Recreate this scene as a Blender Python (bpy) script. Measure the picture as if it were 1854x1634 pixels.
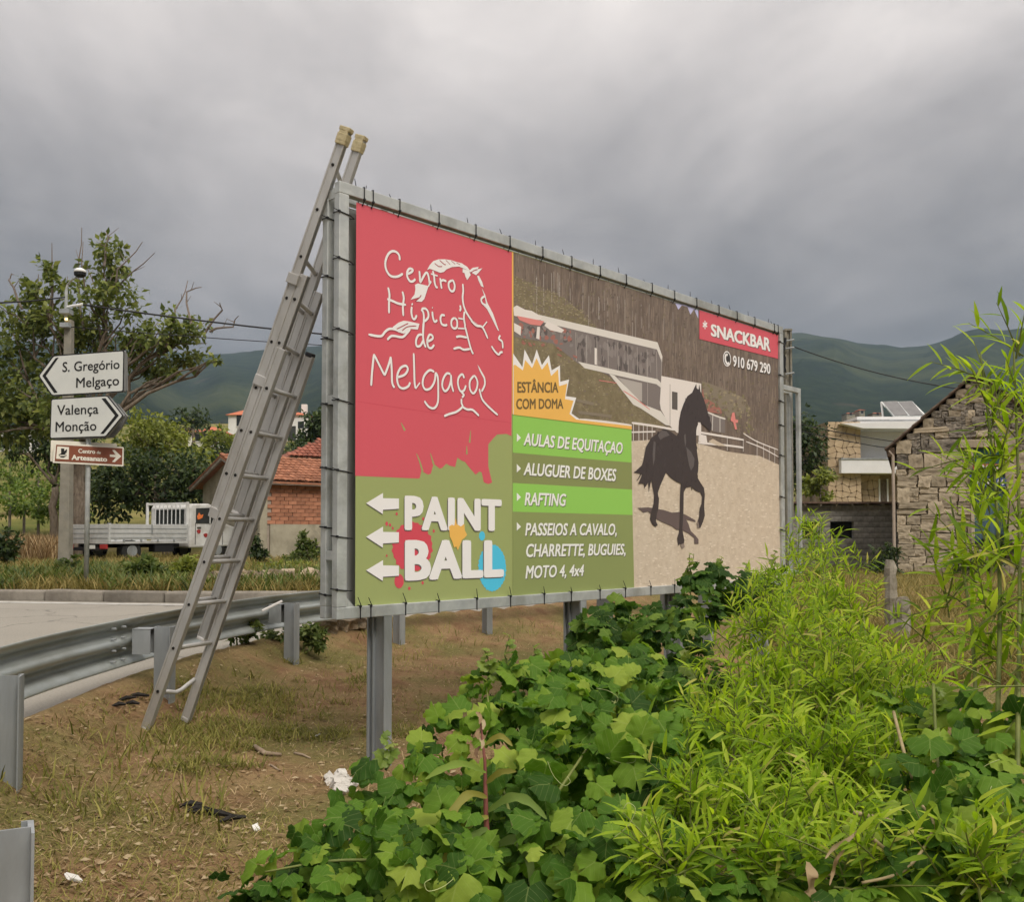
import bpy, math, random
import numpy as np
from mathutils import Vector, Matrix
from mathutils.geometry import tessellate_polygon

# ------------------------------------------------------------------ camera, sky, sun, exposure
for _o in list(bpy.data.objects):
    bpy.data.objects.remove(_o)
SC = bpy.context.scene
COL = SC.collection
F, W, H = 1700.0, 1854.0, 1634.0
PITCH = math.radians(2.0)
HORIZON = 970.0
PPY = HORIZON - F * math.tan(PITCH)
CAM = Vector((0, 0, 1.0))
cd = bpy.data.cameras.new('camera')
cam = bpy.data.objects.new('camera', cd)
COL.objects.link(cam)
cam.location = CAM
cam.rotation_euler = (math.pi / 2 + PITCH, 0, 0)
cd.sensor_fit = 'HORIZONTAL'
cd.sensor_width = 36
cd.lens = 36 * F / W
cd.shift_y = (PPY - H / 2) / W
cd.clip_start = 0.05
cd.clip_end = 20000
SC.camera = cam

SUN_EL, SUN_AZ = math.radians(48), math.radians(148)   # azimuth clockwise from +Y, behind the camera
world = bpy.data.worlds.new('World')
SC.world = world
world.use_nodes = True
nt = world.node_tree
nt.nodes.clear()


def wn(kind, **kw):
    n = nt.nodes.new(kind)
    for k, v in kw.items():
        setattr(n, k, v)
    return n


def wl(a, b):
    nt.links.new(a, b)


def wmath(op, a, b=None, c=None):
    n = wn('ShaderNodeMath', operation=op)
    for i, v in enumerate((a, b, c)):
        if v is None:
            continue
        if isinstance(v, (int, float)):
            n.inputs[i].default_value = v
        else:
            wl(v, n.inputs[i])
    return n.outputs[0]


w_out = wn('ShaderNodeOutputWorld')
w_bg = wn('ShaderNodeBackground')
w_sky = wn('ShaderNodeTexSky', sky_type='NISHITA', sun_disc=False)
w_sky.sun_elevation = SUN_EL
w_sky.sun_rotation = SUN_AZ
w_sky.dust_density = 2.0
w_tc = wn('ShaderNodeTexCoord')
w_sep = wn('ShaderNodeSeparateXYZ')
wl(w_tc.outputs['Generated'], w_sep.inputs[0])
zc = wmath('MAXIMUM', w_sep.outputs[2], 0.0)
den = wmath('ADD', zc, 0.16)
cx = wmath('DIVIDE', w_sep.outputs[0], den)
cy = wmath('DIVIDE', w_sep.outputs[1], den)
w_com = wn('ShaderNodeCombineXYZ')
wl(cx, w_com.inputs[0])
wl(cy, w_com.inputs[1])


def wnoise(scale, detail, rough, dist, off, stretch=(0.72, 1.0, 1.0), rot=0.35):
    m = wn('ShaderNodeMapping')
    m.inputs['Location'].default_value = off
    m.inputs['Rotation'].default_value = (0, 0, rot)
    m.inputs['Scale'].default_value = stretch
    wl(w_com.outputs[0], m.inputs['Vector'])
    n = wn('ShaderNodeTexNoise')
    n.inputs['Scale'].default_value = scale
    n.inputs['Detail'].default_value = detail
    n.inputs['Roughness'].default_value = rough
    n.inputs['Distortion'].default_value = dist
    wl(m.outputs[0], n.inputs['Vector'])
    return n.outputs[0]


n_big = wnoise(0.62, 2, 0.5, 0.2, (0.4, 8.8, 0))
n_mid = wnoise(1.7, 5, 0.52, 0.6, (4.3, 8.1, 0), (1.0, 0.8, 1.0), 0.9)
n_fine = wnoise(3.6, 5, 0.6, 0.3, (1.7, 9.3, 0), (1.0, 0.7, 1.0), 0.9)
# overcast luminance: brighter towards the zenith, broken up by soft cloud bellies
grad = wmath('MULTIPLY', wmath('MULTIPLY_ADD', zc, wmath('MULTIPLY_ADD', zc, 1.36, 0.22), 0.052), 0.84)
v1 = wmath('MULTIPLY_ADD', n_big, 1.7, 0.15)
v2 = wmath('MULTIPLY_ADD', n_mid, 1.45, 0.27)
v3 = wmath('MULTIPLY_ADD', n_fine, 0.62, 0.69)
lum = wmath('MULTIPLY', wmath('MULTIPLY', wmath('MULTIPLY', grad, v1), v2), v3)
w_ramp = wn('ShaderNodeValToRGB')
w_ramp.color_ramp.elements[0].position = 0.12
w_ramp.color_ramp.elements[0].color = (1.07, 0.985, 0.955, 1)
w_ramp.color_ramp.elements[1].position = 0.55
w_ramp.color_ramp.elements[1].color = (1.075, 0.99, 0.93, 1)
wl(lum, w_ramp.inputs[0])
w_mul = wn('ShaderNodeVectorMath', operation='SCALE')
wl(w_ramp.outputs[0], w_mul.inputs[0])
wl(lum, w_mul.inputs['Scale'])
w_skys = wn('ShaderNodeVectorMath', operation='SCALE')
wl(w_sky.outputs[0], w_skys.inputs[0])
w_skys.inputs['Scale'].default_value = 0.08
w_mix = wn('ShaderNodeMix', data_type='RGBA')
w_mix.inputs[0].default_value = 0.95
wl(w_skys.outputs[0], w_mix.inputs[6])
wl(w_mul.outputs[0], w_mix.inputs[7])
wl(w_mix.outputs[2], w_bg.inputs['Color'])
w_bg.inputs['Strength'].default_value = 1.0
wl(w_bg.outputs[0], w_out.inputs['Surface'])

sd = bpy.data.lights.new('sun', 'SUN')
sd.energy = 1.5
sd.angle = math.radians(22)
sd.color = (1.0, 0.94, 0.84)
sun = bpy.data.objects.new('sun', sd)
COL.objects.link(sun)
sun.rotation_euler = (math.pi / 2 - SUN_EL, 0, math.pi - SUN_AZ)
_sdir = Vector((math.sin(SUN_AZ) * math.cos(SUN_EL), math.cos(SUN_AZ) * math.cos(SUN_EL), math.sin(SUN_EL)))
sun.rotation_euler = _sdir.to_track_quat('Z', 'Y').to_euler()
sun.location = _sdir * 50

vs = SC.view_settings
SC.display_settings.display_device = 'sRGB'
vs.view_transform = 'Standard'
vs.look = 'None'
vs.exposure = 0.75
vs.gamma = 1
vs.use_curve_mapping = False
SC.cycles.volume_bounces = 0
SC.cycles.use_adaptive_sampling = True
SC.cycles.adaptive_threshold = 0.02
SC.cycles.max_bounces = 6
SC.cycles.diffuse_bounces = 3
SC.cycles.glossy_bounces = 2
SC.cycles.transmission_bounces = 4
SC.cycles.transparent_max_bounces = 16

# ------------------------------------------------------------------ pixel <-> world
_cp, _sp = math.cos(PITCH), math.sin(PITCH)


def ray(px, py):
    a, b = (px - W / 2) / F, (PPY - py) / F
    return Vector((a, _cp - b * _sp, _sp + b * _cp))


def at(px, py, Y):
    d = ray(px, py)
    return CAM + d * (Y / d.y)


def atz(px, py, z):
    d = ray(px, py)
    return CAM + d * ((z - CAM.z) / d.z)


def pxm(Y):
    return F / Y


class Plane:
    """a vertical plane: origin, horizontal direction u, normal n towards the camera"""

    def __init__(self, p0, u):
        self.o = Vector((p0[0], p0[1], 0))
        self.u = Vector((u[0], u[1], 0)).normalized()
        n = Vector((self.u.y, -self.u.x, 0))
        if n.dot(CAM - self.o) < 0:
            n = -n
        self.n = n

    def sz(self, px, py, off=0.0):
        d = ray(px, py)
        o = self.o + self.n * off
        k = (o - CAM).dot(self.n) / d.dot(self.n)
        p = CAM + d * k
        return ((p - self.o).dot(self.u), p.z)

    def pt(self, s, z, off=0.0):
        p = self.o + self.u * s + self.n * off
        return Vector((p.x, p.y, z))


# ------------------------------------------------------------------ mesh helpers
class MB:
    def __init__(self):
        self.v, self.f, self.m = [], [], []

    def add(self, vs_, fs, mi=0):
        b = len(self.v)
        self.v += [tuple(p) for p in vs_]
        self.f += [tuple(b + i for i in f) for f in fs]
        self.m += [mi] * len(fs)
        return self

    def box(self, c, size, rz=0.0, mi=0, axes=None):
        c = Vector(c)
        if axes is None:
            cs, sn = math.cos(rz), math.sin(rz)
            axes = (Vector((cs, sn, 0)), Vector((-sn, cs, 0)), Vector((0, 0, 1)))
        a, b, d = [Vector(ax) * (s / 2) for ax, s in zip(axes, size)]
        p = [c + a * i + b * j + d * k for k in (-1, 1) for j in (-1, 1) for i in (-1, 1)]
        return self.add(p, [(0, 2, 3, 1), (4, 5, 7, 6), (0, 1, 5, 4), (2, 6, 7, 3), (0, 4, 6, 2), (1, 3, 7, 5)], mi)

    def span(self, p, q, w, h, up=(0, 0, 1), mi=0):
        """a rectangular bar from p to q"""
        p, q = Vector(p), Vector(q)
        d = (q - p)
        L = d.length
        d.normalize()
        s = d.cross(Vector(up))
        if s.length < 1e-4:
            s = Vector((1, 0, 0))
        s.normalize()
        t = s.cross(d)
        return self.box((p + q) / 2, (L, w, h), mi=mi, axes=(d, s, t))

    def tube(self, pts, r, n=8, mi=0, caps=True):
        pts = [Vector(p) for p in pts]
        rs = r if hasattr(r, '__len__') else [r] * len(pts)
        rings = []
        prev = None
        for i, p in enumerate(pts):
            d = (pts[min(i + 1, len(pts) - 1)] - pts[max(i - 1, 0)])
            if d.length < 1e-9:
                d = Vector((0, 0, 1))
            d.normalize()
            if prev is None:
                a = d.cross(Vector((0.31, 0.17, 0.93)))
                if a.length < 1e-3:
                    a = d.cross(Vector((1, 0, 0)))
            else:
                a = prev - d * prev.dot(d)
            a.normalize()
            prev = a
            b = d.cross(a)
            rings.append([p + (a * math.cos(2 * math.pi * k / n) + b * math.sin(2 * math.pi * k / n)) * rs[i] for k in range(n)])
        vs_ = [q for rg in rings for q in rg]
        fs = []
        for i in range(len(pts) - 1):
            for k in range(n):
                k2 = (k + 1) % n
                fs.append((i * n + k, i * n + k2, (i + 1) * n + k2, (i + 1) * n + k))
        if caps:
            fs.append(tuple(reversed(range(n))))
            fs.append(tuple((len(pts) - 1) * n + k for k in range(n)))
        return self.add(vs_, fs, mi)

    def prism(self, pts, off, mi=0):
        """closed 3D outline extruded by vector off"""
        pts = [Vector(p) for p in pts]
        n = len(pts)
        tri = tessellate_polygon([pts])
        nv = pts + [p + Vector(off) for p in pts]
        fs = [tuple(t) for t in tri] + [tuple(n + i for i in reversed(t)) for t in tri]
        for i in range(n):
            j = (i + 1) % n
            fs.append((i, j, n + j, n + i))
        return self.add(nv, fs, mi)

    def sheet(self, pts, mi=0):
        pts = [Vector(p) for p in pts]
        return self.add(pts, [tuple(t) for t in tessellate_polygon([pts])], mi)

    def mesh(self, name, mats, smooth=False, fix=True):
        me = bpy.data.meshes.new(name)
        me.from_pydata([tuple(v) for v in self.v], [], self.f)
        for m in (mats if isinstance(mats, (list, tuple)) else [mats]):
            me.materials.append(m)
        if any(self.m):
            me.polygons.foreach_set('material_index', self.m)
        if smooth:
            me.polygons.foreach_set('use_smooth', [True] * len(me.polygons))
        if fix:
            import bmesh
            bm = bmesh.new()
            bm.from_mesh(me)
            bmesh.ops.recalc_face_normals(bm, faces=bm.faces)
            bm.to_mesh(me)
            bm.free()
        me.update()
        return me

    def build(self, name, mats, parent=None, local=False, smooth=False, bevel=0.0, fix=True):
        return link(name, self.mesh(name, mats, smooth, fix), parent, local, bevel)


def wpos(q):
    L = Vector(q.location)
    if q.parent is not None:
        L = L + wpos(q.parent) + q.matrix_parent_inverse.translation
    return L


def link(name, me, parent=None, local=False, bevel=0.0):
    o = bpy.data.objects.new(name, me)
    COL.objects.link(o)
    if parent is not None:
        o.parent = parent
        if not local:
            o.matrix_parent_inverse = Matrix.Translation(-wpos(parent))
    if bevel:
        b = o.modifiers.new('bevel', 'BEVEL')
        b.width = bevel
        b.segments = 2
        b.limit_method = 'ANGLE'
        b.angle_limit = math.radians(40)
    return o


def tag(o, label=None, cat=None, group=None, kind=None):
    if label:
        o['label'] = label
    if cat:
        o['category'] = cat
    if group:
        o['group'] = group
    if kind:
        o['kind'] = kind
    return o


def thing(name, label, cat, loc=(0, 0, 0), rz=0.0, group=None):
    o = bpy.data.objects.new(name, None)
    o.empty_display_size = 0.2
    COL.objects.link(o)
    o.location = loc
    o.rotation_euler = (0, 0, rz)
    return tag(o, label, cat, group)


def copy_tree(o, parent=None):
    c = o.copy()
    COL.objects.link(c)
    c.parent = parent
    for ch in [x for x in o.children]:
        copy_tree(ch, c)
    return c


# ------------------------------------------------------------------ materials
def srgb(r, g, b):
    def f(c):
        c /= 255.0
        return c / 12.92 if c <= 0.04045 else ((c + 0.055) / 1.055) ** 2.4
    return (f(r), f(g), f(b))


class NM:
    def __init__(self, name):
        self.m = bpy.data.materials.new(name)
        self.m.use_nodes = True
        self.t = self.m.node_tree
        self.b = self.t.nodes['Principled BSDF']
        self.out = self.t.nodes['Material Output']

    def n(self, kind, **kw):
        x = self.t.nodes.new(kind)
        for k, v in kw.items():
            setattr(x, k, v)
        return x

    def l(self, a, b):
        self.t.links.new(a, b)

    def coord(self, which='Object', scale=(1, 1, 1), rot=(0, 0, 0)):
        tc = self.n('ShaderNodeTexCoord')
        mp = self.n('ShaderNodeMapping')
        mp.inputs['Scale'].default_value = scale
        mp.inputs['Rotation'].default_value = rot
        self.l(tc.outputs[which], mp.inputs['Vector'])
        return mp.outputs[0]

    def noise(self, vec, scale, detail=4, rough=0.55, dist=0.0):
        x = self.n('ShaderNodeTexNoise')
        x.inputs['Scale'].default_value = scale
        x.inputs['Detail'].default_value = detail
        x.inputs['Roughness'].default_value = rough
        x.inputs['Distortion'].default_value = dist
        self.l(vec, x.inputs['Vector'])
        return x.outputs[0]

    def ramp(self, fac, stops):
        x = self.n('ShaderNodeValToRGB')
        e = x.color_ramp.elements
        while len(e) < len(stops):
            e.new(0.5)
        for i, (p, c) in enumerate(stops):
            e[i].position = p
            e[i].color = (c[0], c[1], c[2], 1)
        self.l(fac, x.inputs[0])
        return x.outputs[0]

    def mix(self, fac, a, b, blend='MIX'):
        x = self.n('ShaderNodeMix', data_type='RGBA', blend_type=blend)
        for v, i in ((fac, 0), (a, 6), (b, 7)):
            if isinstance(v, (int, float)):
                x.inputs[i].default_value = v
            elif isinstance(v, (tuple, list)):
                x.inputs[i].default_value = (v[0], v[1], v[2], 1)
            else:
                self.l(v, x.inputs[i])
        return x.outputs[2]

    def math(self, op, a, b=None, c=None):
        x = self.n('ShaderNodeMath', operation=op)
        for i, v in enumerate((a, b, c)):
            if v is None:
                continue
            if isinstance(v, (int, float)):
                x.inputs[i].default_value = v
            else:
                self.l(v, x.inputs[i])
        return x.outputs[0]

    def bump(self, h, strength=0.3, dist=0.02):
        x = self.n('ShaderNodeBump')
        x.inputs['Strength'].default_value = strength
        x.inputs['Distance'].default_value = dist
        self.l(h, x.inputs['Height'])
        self.l(x.outputs[0], self.b.inputs['Normal'])

    def col(self, c):
        if isinstance(c, (tuple, list)):
            self.b.inputs['Base Color'].default_value = (c[0], c[1], c[2], 1)
        else:
            self.l(c, self.b.inputs['Base Color'])

    def set(self, rough=0.8, metal=0.0, spec=0.5):
        self.b.inputs['Roughness'].default_value = rough
        self.b.inputs['Metallic'].default_value = metal
        self.b.inputs['Specular IOR Level'].default_value = spec
        return self


def mottled(name, c1, c2, scale=6.0, rough=0.85, metal=0.0, bump=0.0, bscale=40.0, bdist=0.01, spec=0.3, detail=6, coord='Object', cscale=(1, 1, 1), rnd=0.0, dirt=None):
    """two-tone noisy surface with fine relief; rnd = brightness spread between objects"""
    k = NM(name)
    v = k.coord(coord, cscale)
    n1 = k.noise(v, scale, detail, 0.6)
    c = k.ramp(n1, [(0.3, c1), (0.7, c2)])
    if dirt:
        n2 = k.noise(v, scale * 0.35, 8, 0.65, 0.4)
        msk = k.ramp(n2, [(0.48, (0, 0, 0)), (0.66, (1, 1, 1))])
        c = k.mix(msk, c, dirt)
    if rnd:
        oi = k.n('ShaderNodeObjectInfo')
        g = k.math('MULTIPLY_ADD', oi.outputs['Random'], 2 * rnd, 1 - rnd)
        hs = k.n('ShaderNodeHueSaturation')
        k.l(g, hs.inputs['Value'])
        k.l(c, hs.inputs['Color'])
        c = hs.outputs[0]
    k.col(c)
    k.set(rough, metal, spec)
    if bump:
        k.bump(k.noise(v, bscale, 6, 0.6), bump, bdist)
    return k.m


def leafmat(name, stops, trans=0.35, rough=0.5, vein=True, isl=1.0, spec=0.35):
    """foliage: colour spread over single leaves, some light let through"""
    k = NM(name)
    g = k.n('ShaderNodeNewGeometry')
    oi = k.n('ShaderNodeObjectInfo')
    r = k.math('FRACT', k.math('ADD', g.outputs['Random Per Island'], oi.outputs['Random']))
    c = k.ramp(r, stops)
    if vein:
        v = k.coord('Object')
        nz = k.noise(v, 22.0, 3, 0.6)
        c = k.mix(k.math('MULTIPLY', nz, 0.45), c, k.mix(0.5, c, (0.02, 0.05, 0.01)))
        uv = k.n('ShaderNodeUVMap')
        sx = k.n('ShaderNodeSeparateXYZ')
        k.l(uv.outputs[0], sx.inputs[0])
        ay = k.math('ABSOLUTE', sx.outputs[1])
        side = k.math('ABSOLUTE', k.math('SINE', k.math('MULTIPLY', k.math('SUBTRACT', sx.outputs[0], k.math('MULTIPLY', ay, 0.85)), 15.0)))
        vm = k.math('MAXIMUM', k.math('LESS_THAN', ay, 0.016), k.math('MULTIPLY', k.math('LESS_THAN', side, 0.13), 0.6))
        c = k.mix(k.math('MULTIPLY', vm, 0.42), c, k.mix(0.55, c, (0.42, 0.48, 0.16)))
    k.col(c)
    k.set(rough, 0, spec)
    tr = k.n('ShaderNodeBsdfTranslucent')
    hs = k.n('ShaderNodeHueSaturation')
    hs.inputs['Value'].default_value = 1.5
    hs.inputs['Saturation'].default_value = 1.05
    k.l(c, hs.inputs['Color'])
    k.l(hs.outputs[0], tr.inputs['Color'])
    ms = k.n('ShaderNodeMixShader')
    ms.inputs[0].default_value = trans
    k.l(k.b.outputs[0], ms.inputs[1])
    k.l(tr.outputs[0], ms.inputs[2])
    k.l(ms.outputs[0], k.out.inputs['Surface'])
    return k.m


M = {}
M['galv'] = mottled('galvanised_steel', (0.40, 0.42, 0.42), (0.56, 0.58, 0.56), 9, 0.5, 0.35, 0.05, 90, 0.002, 0.5, dirt=(0.34, 0.35, 0.33))
M['galv_dull'] = mottled('dull_galvanised_steel', (0.26, 0.28, 0.29), (0.38, 0.40, 0.41), 7, 0.55, 0.3, 0.08, 60, 0.002, 0.5, dirt=(0.22, 0.23, 0.22), cscale=(1, 1, 0.25))
M['alu'] = mottled('weathered_aluminium', (0.42, 0.41, 0.39), (0.56, 0.55, 0.53), 5, 0.48, 0.4, 0.04, 120, 0.001, 0.5, dirt=(0.36, 0.34, 0.31), cscale=(1, 1, 0.3))
M['black'] = mottled('black_plastic', (0.012, 0.012, 0.013), (0.02, 0.02, 0.022), 20, 0.5)
M['rubber'] = mottled('tyre_rubber', (0.015, 0.015, 0.015), (0.03, 0.03, 0.028), 20, 0.85)
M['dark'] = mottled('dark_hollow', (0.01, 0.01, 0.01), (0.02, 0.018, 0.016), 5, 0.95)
M['concrete'] = mottled('pole_concrete', (0.20, 0.185, 0.15), (0.30, 0.28, 0.23), 5, 0.9, 0, 0.25, 60, 0.01, 0.2, dirt=(0.22, 0.21, 0.18))
M['white_paint'] = mottled('white_paint', (0.72, 0.72, 0.70), (0.82, 0.82, 0.80), 4, 0.55, 0, 0.03, 40, 0.004, 0.4)
M['render_white'] = mottled('white_render', (0.70, 0.69, 0.66), (0.80, 0.79, 0.76), 1.2, 0.9, 0, 0.1, 30, 0.01, 0.2, dirt=(0.62, 0.61, 0.58))
M['bark'] = mottled('bark', (0.10, 0.075, 0.055), (0.22, 0.18, 0.14), 14, 0.95, 0, 0.6, 30, 0.03, 0.1, cscale=(1, 1, 0.3))
M['deadwood'] = mottled('bare_twig_bark', (0.16, 0.13, 0.11), (0.26, 0.22, 0.19), 14, 0.95)
# ------------------------------------------------------------------ the lie of the land
EDGE = np.array([(-1.7, -40), (-1.7, 1.5), (-2.15, 2.8), (-2.55, 4.2), (-2.66, 6.0), (-2.58, 7.6), (-2.3, 9.2), (-1.7, 10.9), (-0.7, 12.2), (0.6, 13.6), (2.5, 16.5), (4.5, 22), (6, 32), (8, 60), (10, 130)], float)
KERB = np.array([(-90, 24), (-40, 18.6), (-20, 16.3), (-7.9, 14.5), (-5.6, 14.05), (-3.6, 13.75), (-2.2, 13.95), (-1.2, 14.8), (-0.5, 17), (0.5, 22), (1.5, 32), (2.5, 60), (4, 130)], float)


def sdist(P, x, y):
    """signed distance to a polyline, positive to the right of its direction"""
    x = np.asarray(x, float)
    y = np.asarray(y, float)
    best = np.full(x.shape, 1e9)
    sg = np.ones(x.shape)
    for (ax, ay), (bx, by) in zip(P[:-1], P[1:]):
        dx, dy = bx - ax, by - ay
        t = np.clip(((x - ax) * dx + (y - ay) * dy) / (dx * dx + dy * dy), 0, 1)
        qx, qy = x - ax - t * dx, y - ay - t * dy
        d = np.hypot(qx, qy)
        c = qx * dy - qy * dx
        m = d < best
        best = np.where(m, d, best)
        sg = np.where(m, np.sign(c), sg)
    return best * np.where(sg == 0, 1, sg)


def sstep(a, b, x):
    t = np.clip((np.asarray(x, float) - a) / (b - a), 0, 1)
    return t * t * (3 - 2 * t)


def vnoise(x, y, seed=0):
    """cheap smooth value noise"""
    x = np.asarray(x, float)
    y = np.asarray(y, float)
    xi, yi = np.floor(x), np.floor(y)
    xf, yf = x - xi, y - yi
    xf, yf = xf * xf * (3 - 2 * xf), yf * yf * (3 - 2 * yf)

    def h(a, b):
        s = np.sin(a * 127.1 + b * 311.7 + seed * 74.7) * 43758.5453
        return s - np.floor(s)
    return (h(xi, yi) * (1 - xf) + h(xi + 1, yi) * xf) * (1 - yf) + (h(xi, yi + 1) * (1 - xf) + h(xi + 1, yi + 1) * xf) * yf


def fbm(x, y, seed=0, n=4):
    r, a, t = 0, 1.0, 0
    for i in range(n):
        r = r + a * vnoise(np.asarray(x) * 2 ** i, np.asarray(y) * 2 ** i, seed + i)
        t += a
        a *= 0.5
    return r / t


def height(x, y):
    x = np.asarray(x, float)
    y = np.asarray(y, float)
    e = sdist(EDGE, x, y)
    k = -sdist(KERB, x, y)
    e = e + 0.10 * (fbm(x * 2.1, y * 2.1, 77, 3) - 0.5)
    near = 0.040 - 0.185 * sstep(0.05, 0.5, e) - 0.30 * (1 - np.exp(-np.maximum(e - 0.3, 0) / 2.2)) + 0.16 * (fbm(x * 0.8, y * 0.8, 3) - 0.5) * sstep(0.4, 1.8, e) + 0.03 * (fbm(x * 5, y * 5, 9, 2) - 0.5) * sstep(0.2, 0.8, e)
    near = near + 0.2 * sstep(14, 30, y)
    near = near + 0.08 * np.maximum(y - 62, 0) + 0.06 * np.maximum(y - 120, 0)
    far = 0.11 + 0.16 * fbm(x * 0.5, y * 0.5, 5) * sstep(0.3, 2.5, k) + 0.14 * np.maximum(y - 38, 0)
    road = -0.035 + 0 * x
    bl = sstep(-0.16, 0.04, e)
    z = np.where(e > -0.16, road * (1 - bl) + near * bl, np.where(k > 0.3, far, road))
    # soften where the road meets the fields far away
    z = np.where((y > 60) & (e <= -0.16) & (k <= 0), 0.10 * (y - 60) + 0.2, z)
    return z


def hz(x, y):
    return float(height(np.array([x]), np.array([y]))[0])


def grid_mesh(name, X, Y, Z, mat, wrap=True):
    n, m = X.shape
    v = np.stack([X, Y, Z], -1).reshape(-1, 3)
    i = np.arange(n - 1)[:, None] * m
    cols = m if wrap else m - 1
    j = np.arange(cols)[None, :]
    j2 = (j + 1) % m
    q = np.stack([i + j, i + j2, i + m + j2, i + m + j], -1).reshape(-1, 4)
    me = bpy.data.meshes.new(name)
    me.vertices.add(len(v))
    me.vertices.foreach_set('co', v.ravel())
    me.loops.add(q.size)
    me.loops.foreach_set('vertex_index', q.ravel().astype(np.int32))
    me.polygons.add(len(q))
    me.polygons.foreach_set('loop_start', np.arange(len(q), dtype=np.int32) * 4)
    me.polygons.foreach_set('use_smooth', np.ones(len(q), bool))
    me.update(calc_edges=True)
    me.validate()
    me.materials.append(mat)
    return me


# ground colours: dry straw, bare earth and green patches, greener beyond the road
k = NM('dry_ground')
pos = k.n('ShaderNodeNewGeometry').outputs['Position']
n1 = k.noise(pos, 0.9, 7, 0.62, 0.3)
n2 = k.noise(pos, 3.4, 8, 0.66, 0.2)
n3 = k.noise(pos, 38, 5, 0.7)
earth = k.ramp(n2, [(0.30, (0.17, 0.095, 0.050)), (0.55, (0.28, 0.17, 0.092)), (0.75, (0.37, 0.245, 0.135))])
straw = k.ramp(n3, [(0.3, (0.19, 0.128, 0.062)), (0.7, (0.33, 0.235, 0.115))])
green = k.ramp(n3, [(0.3, (0.11, 0.10, 0.035)), (0.7, (0.215, 0.185, 0.068))])
c = k.mix(k.ramp(n2, [(0.42, (0, 0, 0)), (0.60, (1, 1, 1))]), earth, straw)
c = k.mix(k.ramp(n1, [(0.44, (0, 0, 0)), (0.60, (0.95, 0.95, 0.95))]), c, green)
sepp = k.n('ShaderNodeSeparateXYZ')
k.l(pos, sepp.inputs[0])
fm = k.n('ShaderNodeMapRange')
fm.inputs[1].default_value = 16
fm.inputs[2].default_value = 34
k.l(sepp.outputs[1], fm.inputs[0])
field = k.ramp(k.noise(pos, 0.16, 5, 0.6), [(0.35, (0.075, 0.095, 0.022)), (0.52, (0.16, 0.15, 0.045)), (0.66, (0.25, 0.20, 0.085))])
c = k.mix(fm.outputs[0], c, field)
k.col(c)
k.set(0.97, 0, 0.1)
k.bump(k.math('ADD', n3, k.math('MULTIPLY', n2, 1.2)), 0.8, 0.03)
M['ground'] = k.m

th = np.concatenate([np.radians(np.arange(-44, 44, 0.25)), np.radians(np.arange(44, 316, 4.0))])
rr = np.concatenate([[0.02], 0.4 * 1.028 ** np.arange(0, 242)])
R_, T_ = np.meshgrid(rr, th, indexing='ij')
GX, GY = R_ * np.sin(T_), R_ * np.cos(T_)
ground = link('ground', grid_mesh('ground', GX, GY, height(GX, GY), M['ground']))
tag(ground, kind='structure')

# hills all round: one ring of slopes from the last fields to the ridge
k = NM('hill_forest')
pos = k.n('ShaderNodeNewGeometry').outputs['Position']
n1 = k.noise(pos, 0.0022, 6, 0.6, 0.4)
n2 = k.noise(pos, 0.022, 9, 0.78)
c = k.ramp(n2, [(0.34, (0.008, 0.016, 0.009)), (0.5, (0.020, 0.033, 0.016)), (0.68, (0.042, 0.058, 0.024))])
c2 = k.ramp(n2, [(0.3, (0.035, 0.052, 0.022)), (0.7, (0.085, 0.095, 0.042))])
c = k.mix(k.ramp(n1, [(0.52, (0, 0, 0)), (0.66, (0.85, 0.85, 0.85))]), c, c2)
c = k.mix(k.ramp(k.noise(pos, 0.006, 4, 0.6), [(0.66, (0, 0, 0)), (0.74, (0.7, 0.7, 0.7))]), c, (0.13, 0.095, 0.075))
k.col(c)
k.set(1.0, 0, 0.0)
k.bump(n2, 1.0, 9.0)
M['hills'] = k.m
th2 = np.concatenate([np.radians(np.arange(-40, 40, 0.3)), np.radians(np.arange(40, 320, 4.0))])
r2 = 235 * 1.028 ** np.arange(0, 112)
R_, T_ = np.meshgrid(r2, th2, indexing='ij')
HX, HY = R_ * np.sin(T_), R_ * np.cos(T_)
pxs = W / 2 + F * np.tan(np.clip(T_, -1.1, 1.1))
front = np.cos(T_) > 0.4
ridge_px = np.interp(pxs, [-1500, 0, 200, 420, 600, 900, 1200, 1380, 1440, 1500, 1560, 1640, 1680, 1750, 1854, 2100, 3200], [640, 632, 640, 652, 640, 610, 622, 614, 611, 617, 629, 643, 639, 625, 617, 600, 630])
ridge_ang = np.where(front, (HORIZON - ridge_px) / F * np.cos(np.clip(T_, -1.1, 1.1)), 0.15)
RD = 2650 + 500 * (vnoise(T_ * 5, T_ * 0, 4) - 0.5)
base = height(235 * np.sin(T_), 235 * np.cos(T_)) - 1.0
base = np.where(np.cos(T_) > 0, base, -1.0)
topz = ridge_ang * RD + 1
u_ = np.clip((R_ - 235) / (RD - 235), 0, 1)
prof = 0.45 * u_ + 0.55 * sstep(0.1, 1.0, u_)
spur = (fbm(T_ * 6, R_ * 0.0005, 11, 3) - 0.5) * 130 * np.sin(np.pi * np.clip(u_, 0, 1)) ** 1.0 + (fbm(T_ * 15, R_ * 0.0011, 17, 3) - 0.5) * 45 * np.sin(np.pi * np.clip(u_, 0, 1))
rough = (fbm(HX * 0.03, HY * 0.03, 23, 3) - 0.5) * 9 * sstep(0.05, 0.3, u_)
HZ = base + (topz - base) * prof + spur * sstep(0.0, 0.25, u_) + rough
HZ = np.where(R_ > RD, topz - (R_ - RD) * 0.25 + rough * 0.5, HZ)
HZ = np.maximum(HZ, base - 40)
hills = link('hills', grid_mesh('hills', HX, HY, HZ, M['hills']))
tag(hills, kind='structure')

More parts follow.
